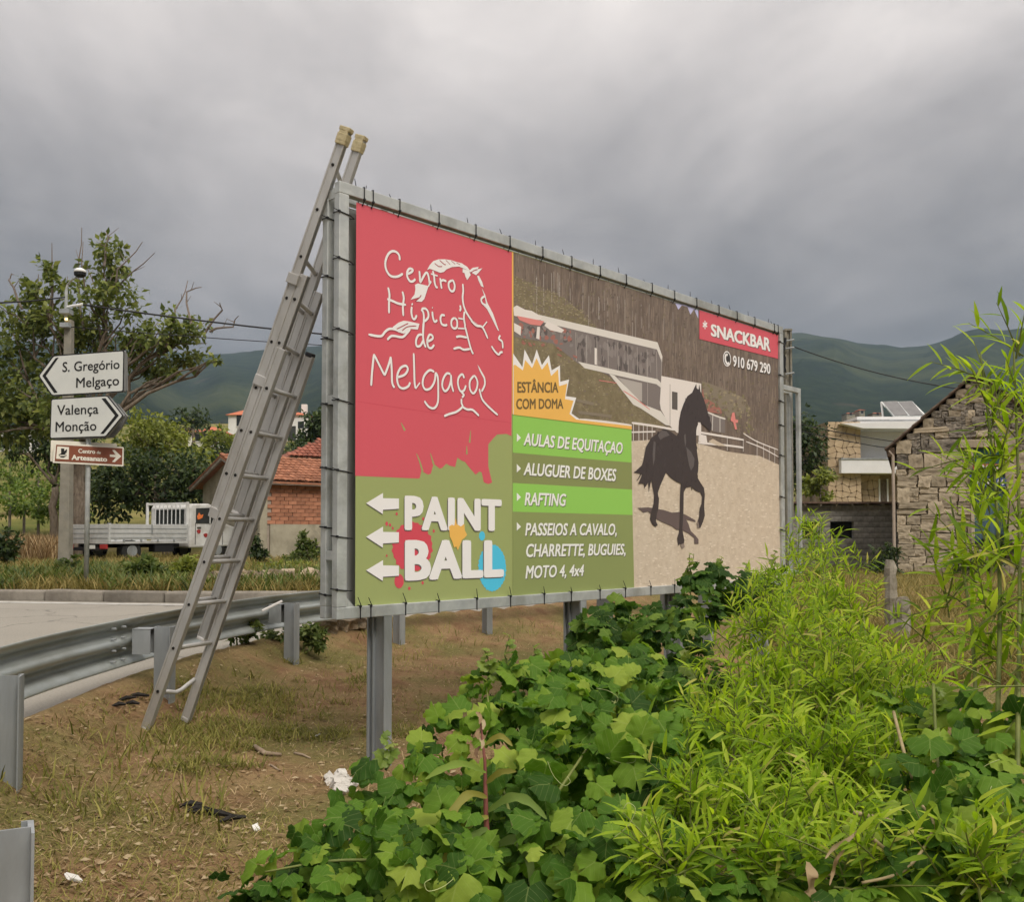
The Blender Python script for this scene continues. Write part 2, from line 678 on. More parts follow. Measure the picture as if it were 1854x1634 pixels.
# road, edge line, kerb stones
k = NM('asphalt')
pos = k.n('ShaderNodeNewGeometry').outputs['Position']
n1 = k.noise(pos, 0.6, 5, 0.6)
n2 = k.noise(pos, 60, 4, 0.7)
c = k.ramp(n2, [(0.3, (0.19, 0.175, 0.148)), (0.7, (0.34, 0.315, 0.27))])
c = k.mix(k.ramp(n1, [(0.4, (0, 0, 0)), (0.7, (0.5, 0.5, 0.5))]), c, (0.32, 0.295, 0.25))
vor = k.n('ShaderNodeTexVoronoi', feature='DISTANCE_TO_EDGE')
vor.inputs['Scale'].default_value = 0.45
dv = k.n('ShaderNodeVectorMath', operation='ADD')
k.l(pos, dv.inputs[0])
nvn = k.n('ShaderNodeTexNoise')
nvn.inputs['Scale'].default_value = 1.3
nvn.inputs['Detail'].default_value = 6
k.l(pos, nvn.inputs['Vector'])
k.l(nvn.outputs['Color'], dv.inputs[1])
k.l(dv.outputs[0], vor.inputs['Vector'])
c = k.mix(k.ramp(vor.outputs['Distance'], [(0.0, (0.6, 0.6, 0.6)), (0.012, (0, 0, 0))]), c, (0.07, 0.065, 0.06))
k.col(c)
k.set(0.92, 0, 0.2)
k.bump(n2, 0.35, 0.006)
M['asphalt'] = k.m


def offset(P, d):
    """polyline moved d to the right"""
    out = []
    for i in range(len(P)):
        a, b = P[max(i - 1, 0)], P[min(i + 1, len(P) - 1)]
        t = (b - a) / np.hypot(*(b - a))
        out.append(P[i] + d * np.array([t[1], -t[0]]))
    return np.array(out)


EDGE_R = offset(EDGE, 0.05)
outl = [(x, y, 0.0) for x, y in EDGE_R[:13]] + [(x, y, 0.0) for x, y in KERB[10::-1]] + [(-90, -40, 0.0)]
mb = MB().sheet(outl)
road = mb.build('road', M['asphalt'], fix=False)
tag(road, kind='structure')
M['road_paint'] = mottled('worn_road_paint', (0.50, 0.49, 0.46), (0.66, 0.65, 0.61), 14, 0.8, 0, 0.1, 60, 0.003, 0.2, dirt=(0.36, 0.34, 0.31))
mb = MB()
for d0, d1, i0, i1 in ((0.30, 0.45, 1, 11),):
    a, b = offset(KERB, d0), offset(KERB, d1)
    for i in range(i0, i1):
        mb.add([(a[i][0], a[i][1], 0.005), (a[i + 1][0], a[i + 1][1], 0.005), (b[i + 1][0], b[i + 1][1], 0.005), (b[i][0], b[i][1], 0.005)], [(0, 1, 2, 3)])
line = mb.build('edge_line', M['road_paint'], fix=False)
tag(line, kind='structure')

M['kerb'] = mottled('weathered_kerb_concrete', (0.15, 0.132, 0.11), (0.28, 0.255, 0.215), 3.5, 0.95, 0, 0.35, 40, 0.012, 0.1, dirt=(0.13, 0.115, 0.095), rnd=0.18)
kerb = thing('kerb', None, None, (-5, 14, 0))
tag(kerb, kind='structure')
# stones laid end to end along the kerb line
mbk = MB().box((0, 0, 0), (0.985, 0.30, 0.36))
km = mbk.mesh('kerb_stone', M['kerb'])
pl = KERB
seg_len = np.hypot(*(pl[1:] - pl[:-1]).T)
cum = np.concatenate([[0], np.cumsum(seg_len)])
rk = random.Random(4)
s = cum[2] + 0.5
while s < cum[9]:
    i = int(np.searchsorted(cum, s) - 1)
    t = (s - cum[i]) / seg_len[i]
    p = pl[i] * (1 - t) + pl[i + 1] * t
    d = (pl[i + 1] - pl[i]) / seg_len[i]
    o = link('kerb_stone', km, kerb)
    nrm = np.array([-d[1], d[0]])
    o.location = (p[0] + nrm[0] * 0.16, p[1] + nrm[1] * 0.16, -0.015 + rk.uniform(-0.012, 0.012))
    o.rotation_euler = (rk.uniform(-0.03, 0.03), rk.uniform(-0.012, 0.012), math.atan2(d[1], d[0]) + rk.uniform(-0.01, 0.01))
    bv = o.modifiers.new('bevel', 'BEVEL')
    bv.width = 0.03
    bv.segments = 2
    s += 1.0
# ------------------------------------------------------------------ the billboard
D1 = 5.12
_A = at(615, 326, D1)
ZT = _A.z
ZB = at(613, 1123.4, D1).z
_B = atz(1418, 592.6, ZT)
BP = Plane(_A, (_B.x - _A.x, _B.y - _A.y))
BL = (Vector((_B.x, _B.y, 0)) - BP.o).length
TW, TD = 0.066, 0.05                        # tube face width and depth
REAR = -0.16                                # outer face of the rear frame
BASE = BP.pt(BL / 2, 0, -0.08)
board = thing('billboard', 'large billboard with a red and green printed banner in a galvanised frame', 'billboard', (BASE.x, BASE.y, hz(BASE.x, BASE.y)))
AX = (BP.u, BP.n, Vector((0, 0, 1)))


def bbox_(mb, s0, s1, z0, z1, o0, o1, mi=0):
    c = BP.pt((s0 + s1) / 2, (z0 + z1) / 2, (o0 + o1) / 2)
    return mb.box(c, (abs(s1 - s0), abs(o1 - o0), abs(z1 - z0)), axes=AX, mi=mi)


for nm, f0, f1 in (('front_frame', -TD, 0.0), ('rear_frame', REAR, REAR + TD)):
    for part, (s0, s1, z0, z1) in (('top_tube', (0, BL, ZT - TW, ZT)), ('bottom_tube', (0, BL, ZB, ZB + TW)),
                                   ('side_tube', (0, TW, ZB + TW + .0005, ZT - TW - .0005)), ('side_tube', (BL - TW, BL, ZB + TW + .0005, ZT - TW - .0005))):
        mb = MB()
        bbox_(mb, s0, s1, z0, z1, f0, f1)
        o = mb.build(part, M['galv'], board, bevel=0.004)
# welded corner plates and the strips joining both frames
for s, z, sg, zg in ((TW, ZB + TW, 1, 1), (BL - TW, ZB + TW, -1, 1)):
    mb = MB()
    mb.prism([BP.pt(s, z, -0.006), BP.pt(s + sg * 0.055, z, -0.006), BP.pt(s, z + zg * 0.055, -0.006)], BP.n * -0.012)
    mb.build('corner_plate', M['galv'], board)
for s in (0.003, BL - 0.013):
    for z in (ZB + 0.35, (ZB + ZT) / 2, ZT - 0.06):
        mb = MB()
        bbox_(mb, s, s + 0.01, z - 0.025, z + 0.025, REAR + TD, -TD)
        mb.build('spacer_strip', M['galv'], board)

# posts: H sections, standing between the two frames
_s0 = BP.sz(703, 1118)[0]
for i, s in enumerate((_s0, BP.sz(1056, 1090)[0], BP.sz(1235, 1076)[0], BL - 0.35)):
    p = BP.pt(s, 0, -0.08)
    zg = hz(p.x, p.y) - 0.25
    mb = MB()
    bbox_(mb, s - 0.028, s + 0.028, zg, ZB - 0.001, -0.012, 0.0)
    bbox_(mb, s - 0.028, s + 0.028, zg, ZB - 0.001, REAR, REAR + 0.012)
    bbox_(mb, s - 0.006, s + 0.006, zg, ZB - 0.001, REAR + 0.012, -0.012)
    bbox_(mb, s - 0.022, s - 0.006, zg, ZB - 0.001, REAR + 0.045, REAR + 0.052)
    mb.build('post', M['galv_dull'], board)
    mb = MB()
    bbox_(mb, s - 0.025, s + 0.025, ZB + TW, ZT - TW, REAR + TD + 0.002, -TD - 0.002)
    mb.build('upright', M['galv'], board)

# the banners, tied in; the front one sags very slightly
BOFF = -0.022
TL, TR, BR, BLc = BP.sz(645, 366, BOFF), BP.sz(1408, 606, BOFF), BP.sz(1413, 1053, BOFF), BP.sz(643, 1098, BOFF)


def vinyl(name, c, var=0.10):
    k = NM(name)
    v = k.coord('Object')
    n = k.noise(v, 2.2, 5, 0.6)
    n2 = k.noise(v, 160, 2, 0.5)
    cc = k.mix(k.math('MULTIPLY', n, var * 2), c, tuple(x * 0.78 + 0.03 for x in c))
    cc = k.mix(k.math('MULTIPLY', n2, 0.16), cc, tuple(min(1, x * 1.25 + 0.02) for x in c))
    k.col(cc)
    k.set(0.42, 0, 0.35)
    k.bump(k.math('ADD', k.math('MULTIPLY', n2, 0.15), k.noise(v, 1.6, 3, 0.5)), 0.10, 0.02)
    return k.m


INK = {}
for nm, c in dict(base=(0.62, 0.58, 0.52), red=(0.60, 0.085, 0.115), red2=(0.55, 0.055, 0.085), olive=(0.30, 0.345, 0.125), lime=(0.26, 0.53, 0.09), orange=(0.80, 0.44, 0.095),
                  white=(0.84, 0.76, 0.75), cream=(0.86, 0.83, 0.74), shade=(0.10, 0.085, 0.075), olive_dark=(0.20, 0.225, 0.095), brown=(0.16, 0.10, 0.03), blue=(0.07, 0.50, 0.72), splash=(0.60, 0.06, 0.09),
                  glass=(0.185, 0.155, 0.145), roof=(0.66, 0.62, 0.57), horse=(0.042, 0.030, 0.030), hoof=(0.24, 0.19, 0.16), shadow=(0.115, 0.082, 0.078), pale=(0.72, 0.66, 0.62), black=(0.03, 0.025, 0.02),
                  coat=(0.105, 0.088, 0.086), lilac=(0.50, 0.50, 0.75), rust=(0.33, 0.13, 0.10), pink=(0.66, 0.22, 0.20), outline=(0.34, 0.03, 0.05), earth=(0.215, 0.175, 0.125), mullion=(0.40, 0.36, 0.33)).items():
    INK[nm] = vinyl('printed_' + nm, tuple(min(0.88, x * 1.1 + 0.012) for x in c))


def photo_ink(name, stops, scale, stretch):
    k = NM('printed_' + name)
    v = k.coord('Object', stretch)
    n = k.noise(v, scale, 6, 0.7)
    n2 = k.noise(k.coord('Object'), scale * 3, 4, 0.7)
    k.col(k.mix(k.math('MULTIPLY', n2, 0.35), k.ramp(n, stops), stops[0][1]))
    k.set(0.42, 0, 0.35)
    return k.m


INK['forest'] = photo_ink('forest', [(0.30, (0.12, 0.09, 0.072)), (0.50, (0.20, 0.152, 0.122)), (0.72, (0.33, 0.262, 0.205))], 13, (1, 1, 0.12))
INK['slope'] = photo_ink('slope', [(0.30, (0.165, 0.130, 0.075)), (0.55, (0.255, 0.21, 0.125)), (0.75, (0.36, 0.30, 0.19))], 12, (1, 1, 1))
INK['sand'] = photo_ink('sand', [(0.30, (0.55, 0.45, 0.345)), (0.55, (0.66, 0.56, 0.44)), (0.75, (0.73, 0.63, 0.52))], 16, (1, 1, 1))

nu, nv = 40, 20
vv = []
for j in range(nv + 1):
    for i in range(nu + 1):
        a, b = i / nu, j / nv
        s = (TL[0] * (1 - a) + TR[0] * a) * (1 - b) + (BLc[0] * (1 - a) + BR[0] * a) * b
        z = (TL[1] * (1 - a) + TR[1] * a) * (1 - b) + (BLc[1] * (1 - a) + BR[1] * a) * b
        vv.append(BP.pt(s, z, BOFF))
ff = [(j * (nu + 1) + i, j * (nu + 1) + i + 1, (j + 1) * (nu + 1) + i + 1, (j + 1) * (nu + 1) + i) for j in range(nv) for i in range(nu)]
mb = MB().add(vv, ff)
banner = mb.build('banner', INK['olive'], board)
M['canvas_back'] = mottled('banner_back', (0.36, 0.36, 0.36), (0.42, 0.42, 0.42), 2, 0.6)
mb = MB()
bbox_(mb, TL[0], TR[0], BR[1], TL[1], REAR + 0.03, REAR + 0.032)
mb.build('rear_banner', M['canvas_back'], board)

LAY = 0.0005


def poly(name, pts, ink, layer, plane=BP, parent=None, off=None):
    o0 = BOFF if off is None else off
    q = [plane.sz(x, y, o0) for x, y in pts]
    return MB().sheet([plane.pt(s, z, o0 + LAY * layer) for s, z in q]).build(name, INK[ink] if isinstance(ink, str) else ink, parent or banner, fix=False)


def ribbon(mb, pts, wd, plane, o, closed=False, taper=None):
    """a flat pen stroke with round ends along (s,z) points"""
    P = [Vector((a, b)) for a, b in pts]
    # resample smoothly (Catmull-Rom)
    Q = []
    n = len(P)
    if n > 2:
        for i in range(n - 1):
            p0, p1, p2, p3 = P[max(i - 1, 0)], P[i], P[i + 1], P[min(i + 2, n - 1)]
            for t in (0, .25, .5, .75):
                Q.append(0.5 * ((2 * p1) + (p2 - p0) * t + (2 * p0 - 5 * p1 + 4 * p2 - p3) * t * t + (3 * p1 - p0 - 3 * p2 + p3) * t ** 3))
        Q.append(P[-1])
    else:
        Q = P
    m = len(Q)
    L, Rr = [], []
    for i in range(m):
        d = Q[min(i + 1, m - 1)] - Q[max(i - 1, 0)]
        if d.length < 1e-9:
            d = Vector((1, 0))
        d.normalize()
        nn = Vector((-d.y, d.x))
        w = wd * (0.5 if taper is None else 0.5 * (taper[0] * (1 - i / (m - 1)) + taper[1] * i / (m - 1)))
        if taper is None and (i == 0 or i == m - 1):
            w *= 0.65
        L.append(Q[i] + nn * w)
        Rr.append(Q[i] - nn * w)
    vs_ = [plane.pt(a.x, a.y, o) for a in L + Rr]
    mb.add(vs_, [(i, i + 1, m + i + 1, m + i) for i in range(m - 1)])


def strokes(name, lines, wd, ink, layer, plane=BP, parent=None, off=None, taper=None, shift=(0, 0)):
    o0 = BOFF if off is None else off
    for k_, ln in enumerate(lines):
        mb = MB()
        q = [plane.sz(x + shift[0], y + shift[1], o0) for x, y in ln]
        ribbon(mb, q, wd, plane, o0 + LAY * layer + k_ * 0.00002, taper=taper)
        mb.build(name, INK[ink] if isinstance(ink, str) else ink, parent or banner, fix=False)


_txt = {}


def text_flat(s, bold=0.0, spacing=1.0):
    """2D outline triangles of a line of lettering, scaled to its own unit box"""
    key = (s, bold, spacing)
    if key in _txt:
        return _txt[key]
    cu = bpy.data.curves.new('t', 'FONT')
    cu.body = s
    cu.space_character = spacing
    cu.resolution_u = 3
    ob = bpy.data.objects.new('t', cu)
    COL.objects.link(ob)
    dg = bpy.context.evaluated_depsgraph_get()
    me = bpy.data.meshes.new_from_object(ob.evaluated_get(dg))
    v = np.array([p.co[:2] for p in me.vertices])
    f = [tuple(p.vertices) for p in me.polygons]
    if bold:                                   # heavier strokes: the outline laid down several times, a hair apart
        n0 = len(v)
        sh = [(0, 0), (bold, 0), (-bold, 0), (0, bold * .6), (0, -bold * .6), (bold * .8, bold * .5), (-bold * .8, bold * .5), (bold * .8, -bold * .5), (-bold * .8, -bold * .5)]
        v = np.vstack([v + np.array(q_) for q_ in sh])
        f = [tuple(i + n0 * j for i in t) for j in range(len(sh)) for t in f]
    bpy.data.objects.remove(ob)
    bpy.data.curves.remove(cu)
    bpy.data.meshes.remove(me)
    _txt[key] = (v, f)
    return v, f


CAPH = 0.729                                   # cap height of the built-in font


def lettering(s, quad, ink, layer, bold=0.0, shear=0.0, plane=BP, parent=None, off=None, spacing=1.0, shift=(0, 0), name='lettering', capref=CAPH):
    """quad: pixel corners of the box from baseline to cap height: bottom-left, bottom-right, top-right, top-left"""
    v, f = text_flat(s, bold, spacing)
    o0 = BOFF if off is None else off
    x0, x1 = v[:, 0].min(), v[:, 0].max()
    q = [Vector(plane.sz(x + shift[0], y + shift[1], o0)) for x, y in quad]
    hgt = ((q[3] - q[0]).length + (q[2] - q[1]).length) / 2
    wid = (q[1] - q[0]).length
    out = []
    n0 = len(v) // 9 if bold else len(v)
    for ii, (x, y) in enumerate(v):
        b = y / capref
        a = (x - x0) / (x1 - x0) * (1 - shear * hgt / wid) + shear * b * hgt / wid
        p = (q[0] * (1 - a) + q[1] * a) * (1 - b) + (q[3] * (1 - a) + q[2] * a) * b
        out.append(plane.pt(p.x, p.y, o0 + LAY * layer + 0.00003 * (ii // n0)))
    return MB().add(out, f).build(name, INK[ink] if isinstance(ink, str) else ink, parent or banner, fix=False)


# --- right: the printed photograph
poly('printed_photograph', [(929, 457), (1408, 606), (1413, 1053), (1147, 1067), (1143, 770), (929, 745)], 'forest', 1)
rt = random.Random(7)
tr = []
for i in range(46):
    x = rt.uniform(960, 1255)
    y0 = 457 + (x - 929) * 0.312 + rt.uniform(8, 40)
    y1 = y0 + rt.uniform(40, 120) * (1 - (x - 929) / 700)
    tr.append([(x, y0), (x + rt.uniform(-1, 1), y1)])
strokes('printed_tree_trunk', tr[:26], 0.007, 'mullion', 1.5)
strokes('printed_tree_trunk', tr[26:], 0.006, 'earth', 1.6)
poly('printed_hillside', [(929, 500), (950, 508), (975, 520), (1000, 530), (1025, 545), (1050, 563), (1075, 590), (1075, 600), (1000, 585), (929, 568)], 'slope', 2)
poly('printed_hillside', [(929, 610), (1000, 618), (1045, 655), (1100, 680), (1150, 728), (1212, 778), (1143, 771), (929, 750)], 'slope', 2)
poly('printed_glass_front', [(985, 580), (1191, 630), (1199, 650), (1197, 742), (1180, 742), (1103, 680), (1046, 658), (1000, 622), (932, 610), (932, 572)], 'glass', 3)
poly('printed_roof_edge', [(975, 570), (1190, 620), (1199, 646), (1198, 656), (1189, 633), (980, 583)], 'roof', 4)
poly('printed_floor_edge', [(1046, 655), (1190, 687), (1197, 694), (1197, 703), (1188, 696), (1058, 667)], 'roof', 4)
strokes('printed_window_bar', [[(x, 580 + (x - 985) * 0.243 + 8), (x + 1, 655 + (x - 1046) * 0.222)] for x in (1042, 1061, 1080, 1100, 1118, 1136, 1153, 1171, 1188)] + [[(1172, 692), (1172, 735)], [(1197, 650), (1196, 740)]], 0.009, 'mullion', 5)
poly('printed_pillar', [(1076, 630), (1080, 631), (1080, 661), (1076, 660)], 'pale', 5)
poly('printed_stair', [(1102, 677), (1112, 680), (1165, 733), (1196, 745), (1216, 772), (1205, 770), (1160, 740), (1146, 733)], 'roof', 5)
strokes('printed_stair_rail', [[(1128, 708), (1150, 722), (1176, 742)], [(1084, 689), (1116, 694)]], 0.008, 'pink', 6)
poly('printed_glass_front', [(1118, 684), (1162, 694), (1162, 728), (1150, 720)], 'mullion', 4.6)
poly('printed_white_wall', [(1197, 681), (1269, 695), (1269, 790), (1225, 784), (1213, 772), (1196, 742), (1194, 730)], 'pale', 6)
poly('printed_window', [(1216, 709), (1226, 711), (1226, 743), (1216, 741)], 'shade', 7)
strokes('printed_pipe', [[(1212.5, 696), (1212.5, 770)]], 0.014, 'mullion', 7)
for i, pp in enumerate(([(929, 557), (935, 553), (950, 561), (962, 563), (981, 574), (978, 580), (952, 577), (930, 572)], [(935, 572), (985, 582), (978, 590), (960, 588), (940, 580)], [(990, 582), (1008, 590), (1021, 598), (1016, 603), (995, 598), (985, 590)], [(972, 592), (977, 592), (976, 615), (970, 613)], [(930, 585), (943, 592), (942, 608), (930, 600)])):
    poly('printed_parasol', pp, 'pale' if i != 1 else 'pink', 6 + 0.2 * i)
rf = random.Random(3)
for i in range(16):
    x = rf.uniform(940, 1040)
    y = 612 + (x - 940) * 0.32 + rf.uniform(-6, 8)
    poly('printed_flowers', [(x, y), (x + rf.uniform(3, 6), y + 1), (x + rf.uniform(2, 7), y + rf.uniform(3, 6)), (x + 1, y + 3)], 'rust', 5 + 0.02 * i)
poly('printed_steps', [(1040, 722), (1075, 729), (1074, 735), (1044, 728)], 'earth', 5)
poly('printed_steps', [(1045, 744), (1108, 752), (1106, 757), (1048, 750)], 'earth', 5)
poly('printed_sand', [(1143, 799), (1190, 796), (1230, 797), (1275, 806), (1316, 818), (1352, 823), (1375, 826), (1410, 842), (1413, 1053), (1147, 1067)], 'sand', 2)
strokes('printed_rail_fence', [[(1049, 760), (1100, 765), (1143, 771)], [(1143, 766), (1185, 772), (1224, 779)], [(1143, 783), (1186, 782)], [(1264, 783), (1300, 789), (1346, 797)], [(1263, 802), (1316, 807), (1346, 811)]], 0.018, 'pale', 7)
strokes('printed_fence_rail', [[(x, 767 + (x - 1143) * 0.15), (x, 799)] for x in (1146, 1156, 1164, 1171, 1180)] + [[(x, 786 + (x - 1264) * 0.14), (x, 812 + (x - 1264) * 0.08)] for x in (1265, 1316, 1345)] + [[(x, 800 + (x - 1375) * 0.45), (x, 832 + (x - 1375) * 0.3)] for x in (1370, 1382, 1392, 1402)] + [[(1345, 785), (1370, 800), (1408, 815)], [(1350, 800), (1380, 812), (1409, 828)]], 0.011, 'pale', 7.4)
poly('printed_barrier', [(1264, 786), (1264, 800), (1280, 803), (1278, 789)], 'pale', 7.6)
poly('printed_barrier', [(1290, 795), (1314, 808), (1300, 808), (1282, 800)], 'sand', 7.7)
poly('printed_flag', [(1325, 748), (1329, 747), (1331, 760), (1336, 761), (1335, 766), (1331, 766), (1334, 778), (1330, 778), (1327, 765), (1322, 762)], 'pink', 8)
poly('printed_pavilion', [(1281, 746), (1300, 754), (1312, 758), (1312, 785), (1290, 782), (1281, 772)], 'glass', 5)
strokes('printed_pavilion_roof', [[(1281, 747), (1300, 755), (1313, 759)], [(1290, 752), (1289, 780)], [(1303, 757), (1303, 783)]], 0.014, 'roof', 6)
poly('printed_mountain_sky', [(1214, 547), (1222, 549), (1228, 561), (1236, 551), (1243, 553), (1250, 570), (1256, 560), (1264, 577), (1264, 562)], 'lilac', 3)
poly('printed_bushes', [(1272, 700), (1290, 705), (1300, 730), (1308, 750), (1285, 747), (1270, 735)], 'rust', 2.2)
poly('printed_bushes', [(1270, 690), (1300, 700), (1345, 720), (1355, 745), (1320, 760), (1300, 735), (1275, 720)], 'earth', 2.4)


def inside(p, poly_):
    x, y = p
    c = False
    n = len(poly_)
    for i in range(n):
        x0, y0 = poly_[i]
        x1, y1 = poly_[i - 1]
        if (y0 > y) != (y1 > y) and x < (x1 - x0) * (y - y0) / (y1 - y0) + x0:
            c = not c
    return c


def blotches(name, region, n, rx, ry, inks, layer, seed):
    """the grain of the printed photograph: many small dabs of ink, joined per colour"""
    r = random.Random(seed)
    x0, x1 = min(p[0] for p in region), max(p[0] for p in region)
    y0, y1 = min(p[1] for p in region), max(p[1] for p in region)
    mbs = [MB() for _ in inks]
    k_ = 0
    while k_ < n:
        c = (r.uniform(x0, x1), r.uniform(y0, y1))
        if not inside(c, region):
            continue
        k_ += 1
        a_, b_ = r.uniform(*rx), r.uniform(*ry)
        m_ = r.randint(5, 7)
        q = [BP.sz(c[0] + a_ * math.cos(6.283 * j / m_) * r.uniform(.55, 1.1), c[1] + b_ * math.sin(6.283 * j / m_) * r.uniform(.55, 1.1), BOFF) for j in range(m_)]
        w_ = r.randrange(len(inks))
        mbs[w_].add([BP.pt(s_, z_, BOFF + LAY * layer + k_ * 2e-7 + w_ * 1e-5) for s_, z_ in q], [tuple(range(m_))])
    for mb_, ink in zip(mbs, inks):
        if mb_.v:
            o = mb_.build(name, ink, banner, fix=False)
            o['kind'] = 'stuff'


IV = {nm: vinyl('printed_' + nm, c) for nm, c in dict(forest_dark=(0.140, 0.106, 0.086), forest_mid=(0.20, 0.153, 0.123), forest_light=(0.265, 0.206, 0.164), grass_light=(0.33, 0.275, 0.175), grass_green=(0.22, 0.195, 0.10), grass_dark=(0.185, 0.15, 0.092), sand_dark=(0.54, 0.44, 0.335), sand_light=(0.76, 0.66, 0.545), glass_dark=(0.12, 0.10, 0.095), glass_light=(0.27, 0.235, 0.22), horse_dark=(0.048, 0.036, 0.036), horse_mid=(0.068, 0.053, 0.052)).items()}
FOR = [(931, 462), (1262, 566), (1264, 614), (1406, 652), (1408, 815), (1375, 805), (1345, 790), (1300, 740), (1270, 694), (1200, 682), (1198, 640), (1188, 615), (1078, 592), (1050, 562), (1000, 530), (931, 500)]
blotches('printed_forest_grain', FOR, 1300, (0.4, 1.1), (4, 20), [IV['forest_dark'], IV['forest_mid'], IV['forest_light']], 1.8, 1)
blotches('printed_forest_grain', FOR, 700, (1, 3.5), (1, 3.5), [IV['forest_dark'], IV['forest_mid'], IV['grass_dark']], 1.7, 2)
HS1 = [(930, 498), (975, 516), (1030, 542), (1060, 566), (1082, 594), (1000, 580), (930, 566)]
HS2 = [(931, 608), (1000, 614), (1045, 650), (1100, 676), (1150, 726), (1214, 776), (1143, 770), (1050, 756), (930, 740)]
for reg, sd in ((HS1, 3), (HS2, 4)):
    blotches('printed_grass_grain', reg, 700, (0.8, 3.2), (0.6, 2.0), [IV['grass_light'], IV['grass_green'], IV['grass_dark'], IV['forest_mid']], 2.4, sd)
blotches('printed_glass_reflection', [(1040, 600), (1188, 636), (1186, 684), (1060, 656), (1044, 640)], 70, (1.5, 6), (3, 16), [IV['glass_dark'], IV['glass_light']], 3.5, 5)
blotches('printed_glass_reflection', [(940, 585), (1035, 600), (1035, 632), (1000, 616), (940, 606)], 60, (2, 6), (2, 8), [IV['glass_dark'], IV['glass_light'], INK['rust']], 3.5, 6)
SAND = [(1148, 804), (1230, 800), (1300, 816), (1406, 842), (1411, 1050), (1149, 1063)]
blotches('printed_sand_grain', SAND, 1100, (1.0, 4.0), (0.5, 1.6), [IV['sand_dark'], IV['sand_light']], 2.6, 7)
blotches('printed_bush_grain', [(1272, 696), (1350, 716), (1372, 780), (1340, 790), (1300, 745), (1275, 735)], 160, (1.5, 4), (1.5, 4.5), [IV['grass_green'], IV['forest_mid'], IV['grass_light'], IV['grass_dark']], 3.2, 8)


def zc_(ox, oy, sc, pts):
    return [(ox + x / sc, oy + y / sc) for x, y in pts]


ZC = (1130, 660, 4.67)
horse = zc_(*ZC, [(605, 165), (610, 205), (625, 213), (632, 170), (641, 230), (660, 270), (685, 340), (700, 400), (720, 470), (735, 510), (730, 560), (715, 570), (700, 545), (660, 510), (640, 490), (618, 490), (605, 560), (605, 650), (612, 740), (625, 830), (622, 900), (612, 950), (640, 1000), (670, 1045), (678, 1100), (672, 1200), (678, 1280), (660, 1340), (640, 1385), (620, 1385), (610, 1350), (630, 1290), (635, 1220), (650, 1180), (655, 1120), (640, 1085), (600, 1070), (560, 1035), (520, 1045), (500, 1080), (497, 1250), (488, 1400), (505, 1490), (500, 1520), (480, 1530), (450, 1510), (445, 1470), (460, 1420), (465, 1300), (470, 1100), (475, 1010), (440, 995), (390, 960), (350, 915), (330, 960), (300, 1030), (280, 1090), (290, 1160), (285, 1220), (270, 1280), (265, 1330), (280, 1360), (260, 1375), (235, 1355), (215, 1310), (225, 1240), (245, 1180), (250, 1110), (235, 1030), (225, 980), (205, 1070), (200, 1000), (170, 1045), (160, 1010), (115, 1010), (150, 930), (80, 915), (150, 850), (165, 780), (180, 700), (220, 630), (270, 590), (330, 545), (390, 570), (440, 605), (455, 580), (460, 480), (475, 400), (500, 330), (530, 270), (570, 240)])
poly('printed_horse', horse, 'horse', 11)
blotches('printed_coat_grain', horse, 120, (0.6, 2.0), (2, 7), [IV['horse_dark'], IV['horse_mid']], 11.4, 9)
poly('printed_horse_shadow', zc_(*ZC, [(110, 1215), (200, 1210), (290, 1225), (340, 1235), (400, 1255), (460, 1250), (520, 1275), (600, 1320), (600, 1335), (520, 1312), (540, 1350), (560, 1410), (600, 1450), (625, 1480), (625, 1520), (590, 1520), (590, 1470), (540, 1430), (480, 1400), (440, 1400), (400, 1370), (330, 1340), (270, 1310), (200, 1245), (160, 1255)]), 'shadow', 9)
poly('printed_coat_sheen', zc_(*ZC, [(520, 700), (560, 740), (590, 800), (585, 860), (560, 900), (545, 860), (530, 780)]), 'coat', 12)
poly('printed_coat_sheen', zc_(*ZC, [(280, 600), (310, 560), (350, 565), (380, 600), (330, 620), (300, 640)]), 'coat', 12)
poly('printed_coat_sheen', zc_(*ZC, [(245, 650), (262, 660), (255, 800), (240, 860), (235, 760)]), 'coat', 12)
poly('printed_coat_sheen', zc_(*ZC, [(500, 600), (515, 590), (520, 660), (510, 700)]), 'coat', 12)
poly('printed_hoof', zc_(*ZC, [(610, 1340), (622, 1330), (630, 1385), (618, 1388)]), 'hoof', 12)
poly('printed_hoof', zc_(*ZC, [(470, 1525), (500, 1515), (508, 1545), (485, 1562)]), 'hoof', 12)
strokes('printed_tail_hair', [zc_(*ZC, p) for p in ([(160, 850), (120, 890), (78, 915)], [(170, 880), (140, 960), (115, 1012)], [(190, 930), (175, 1000), (165, 1048)], [(215, 940), (212, 1010), (204, 1080)], [(150, 900), (120, 960), (100, 985)])], 0.012, 'horse', 12, taper=(1.2, 0.3))

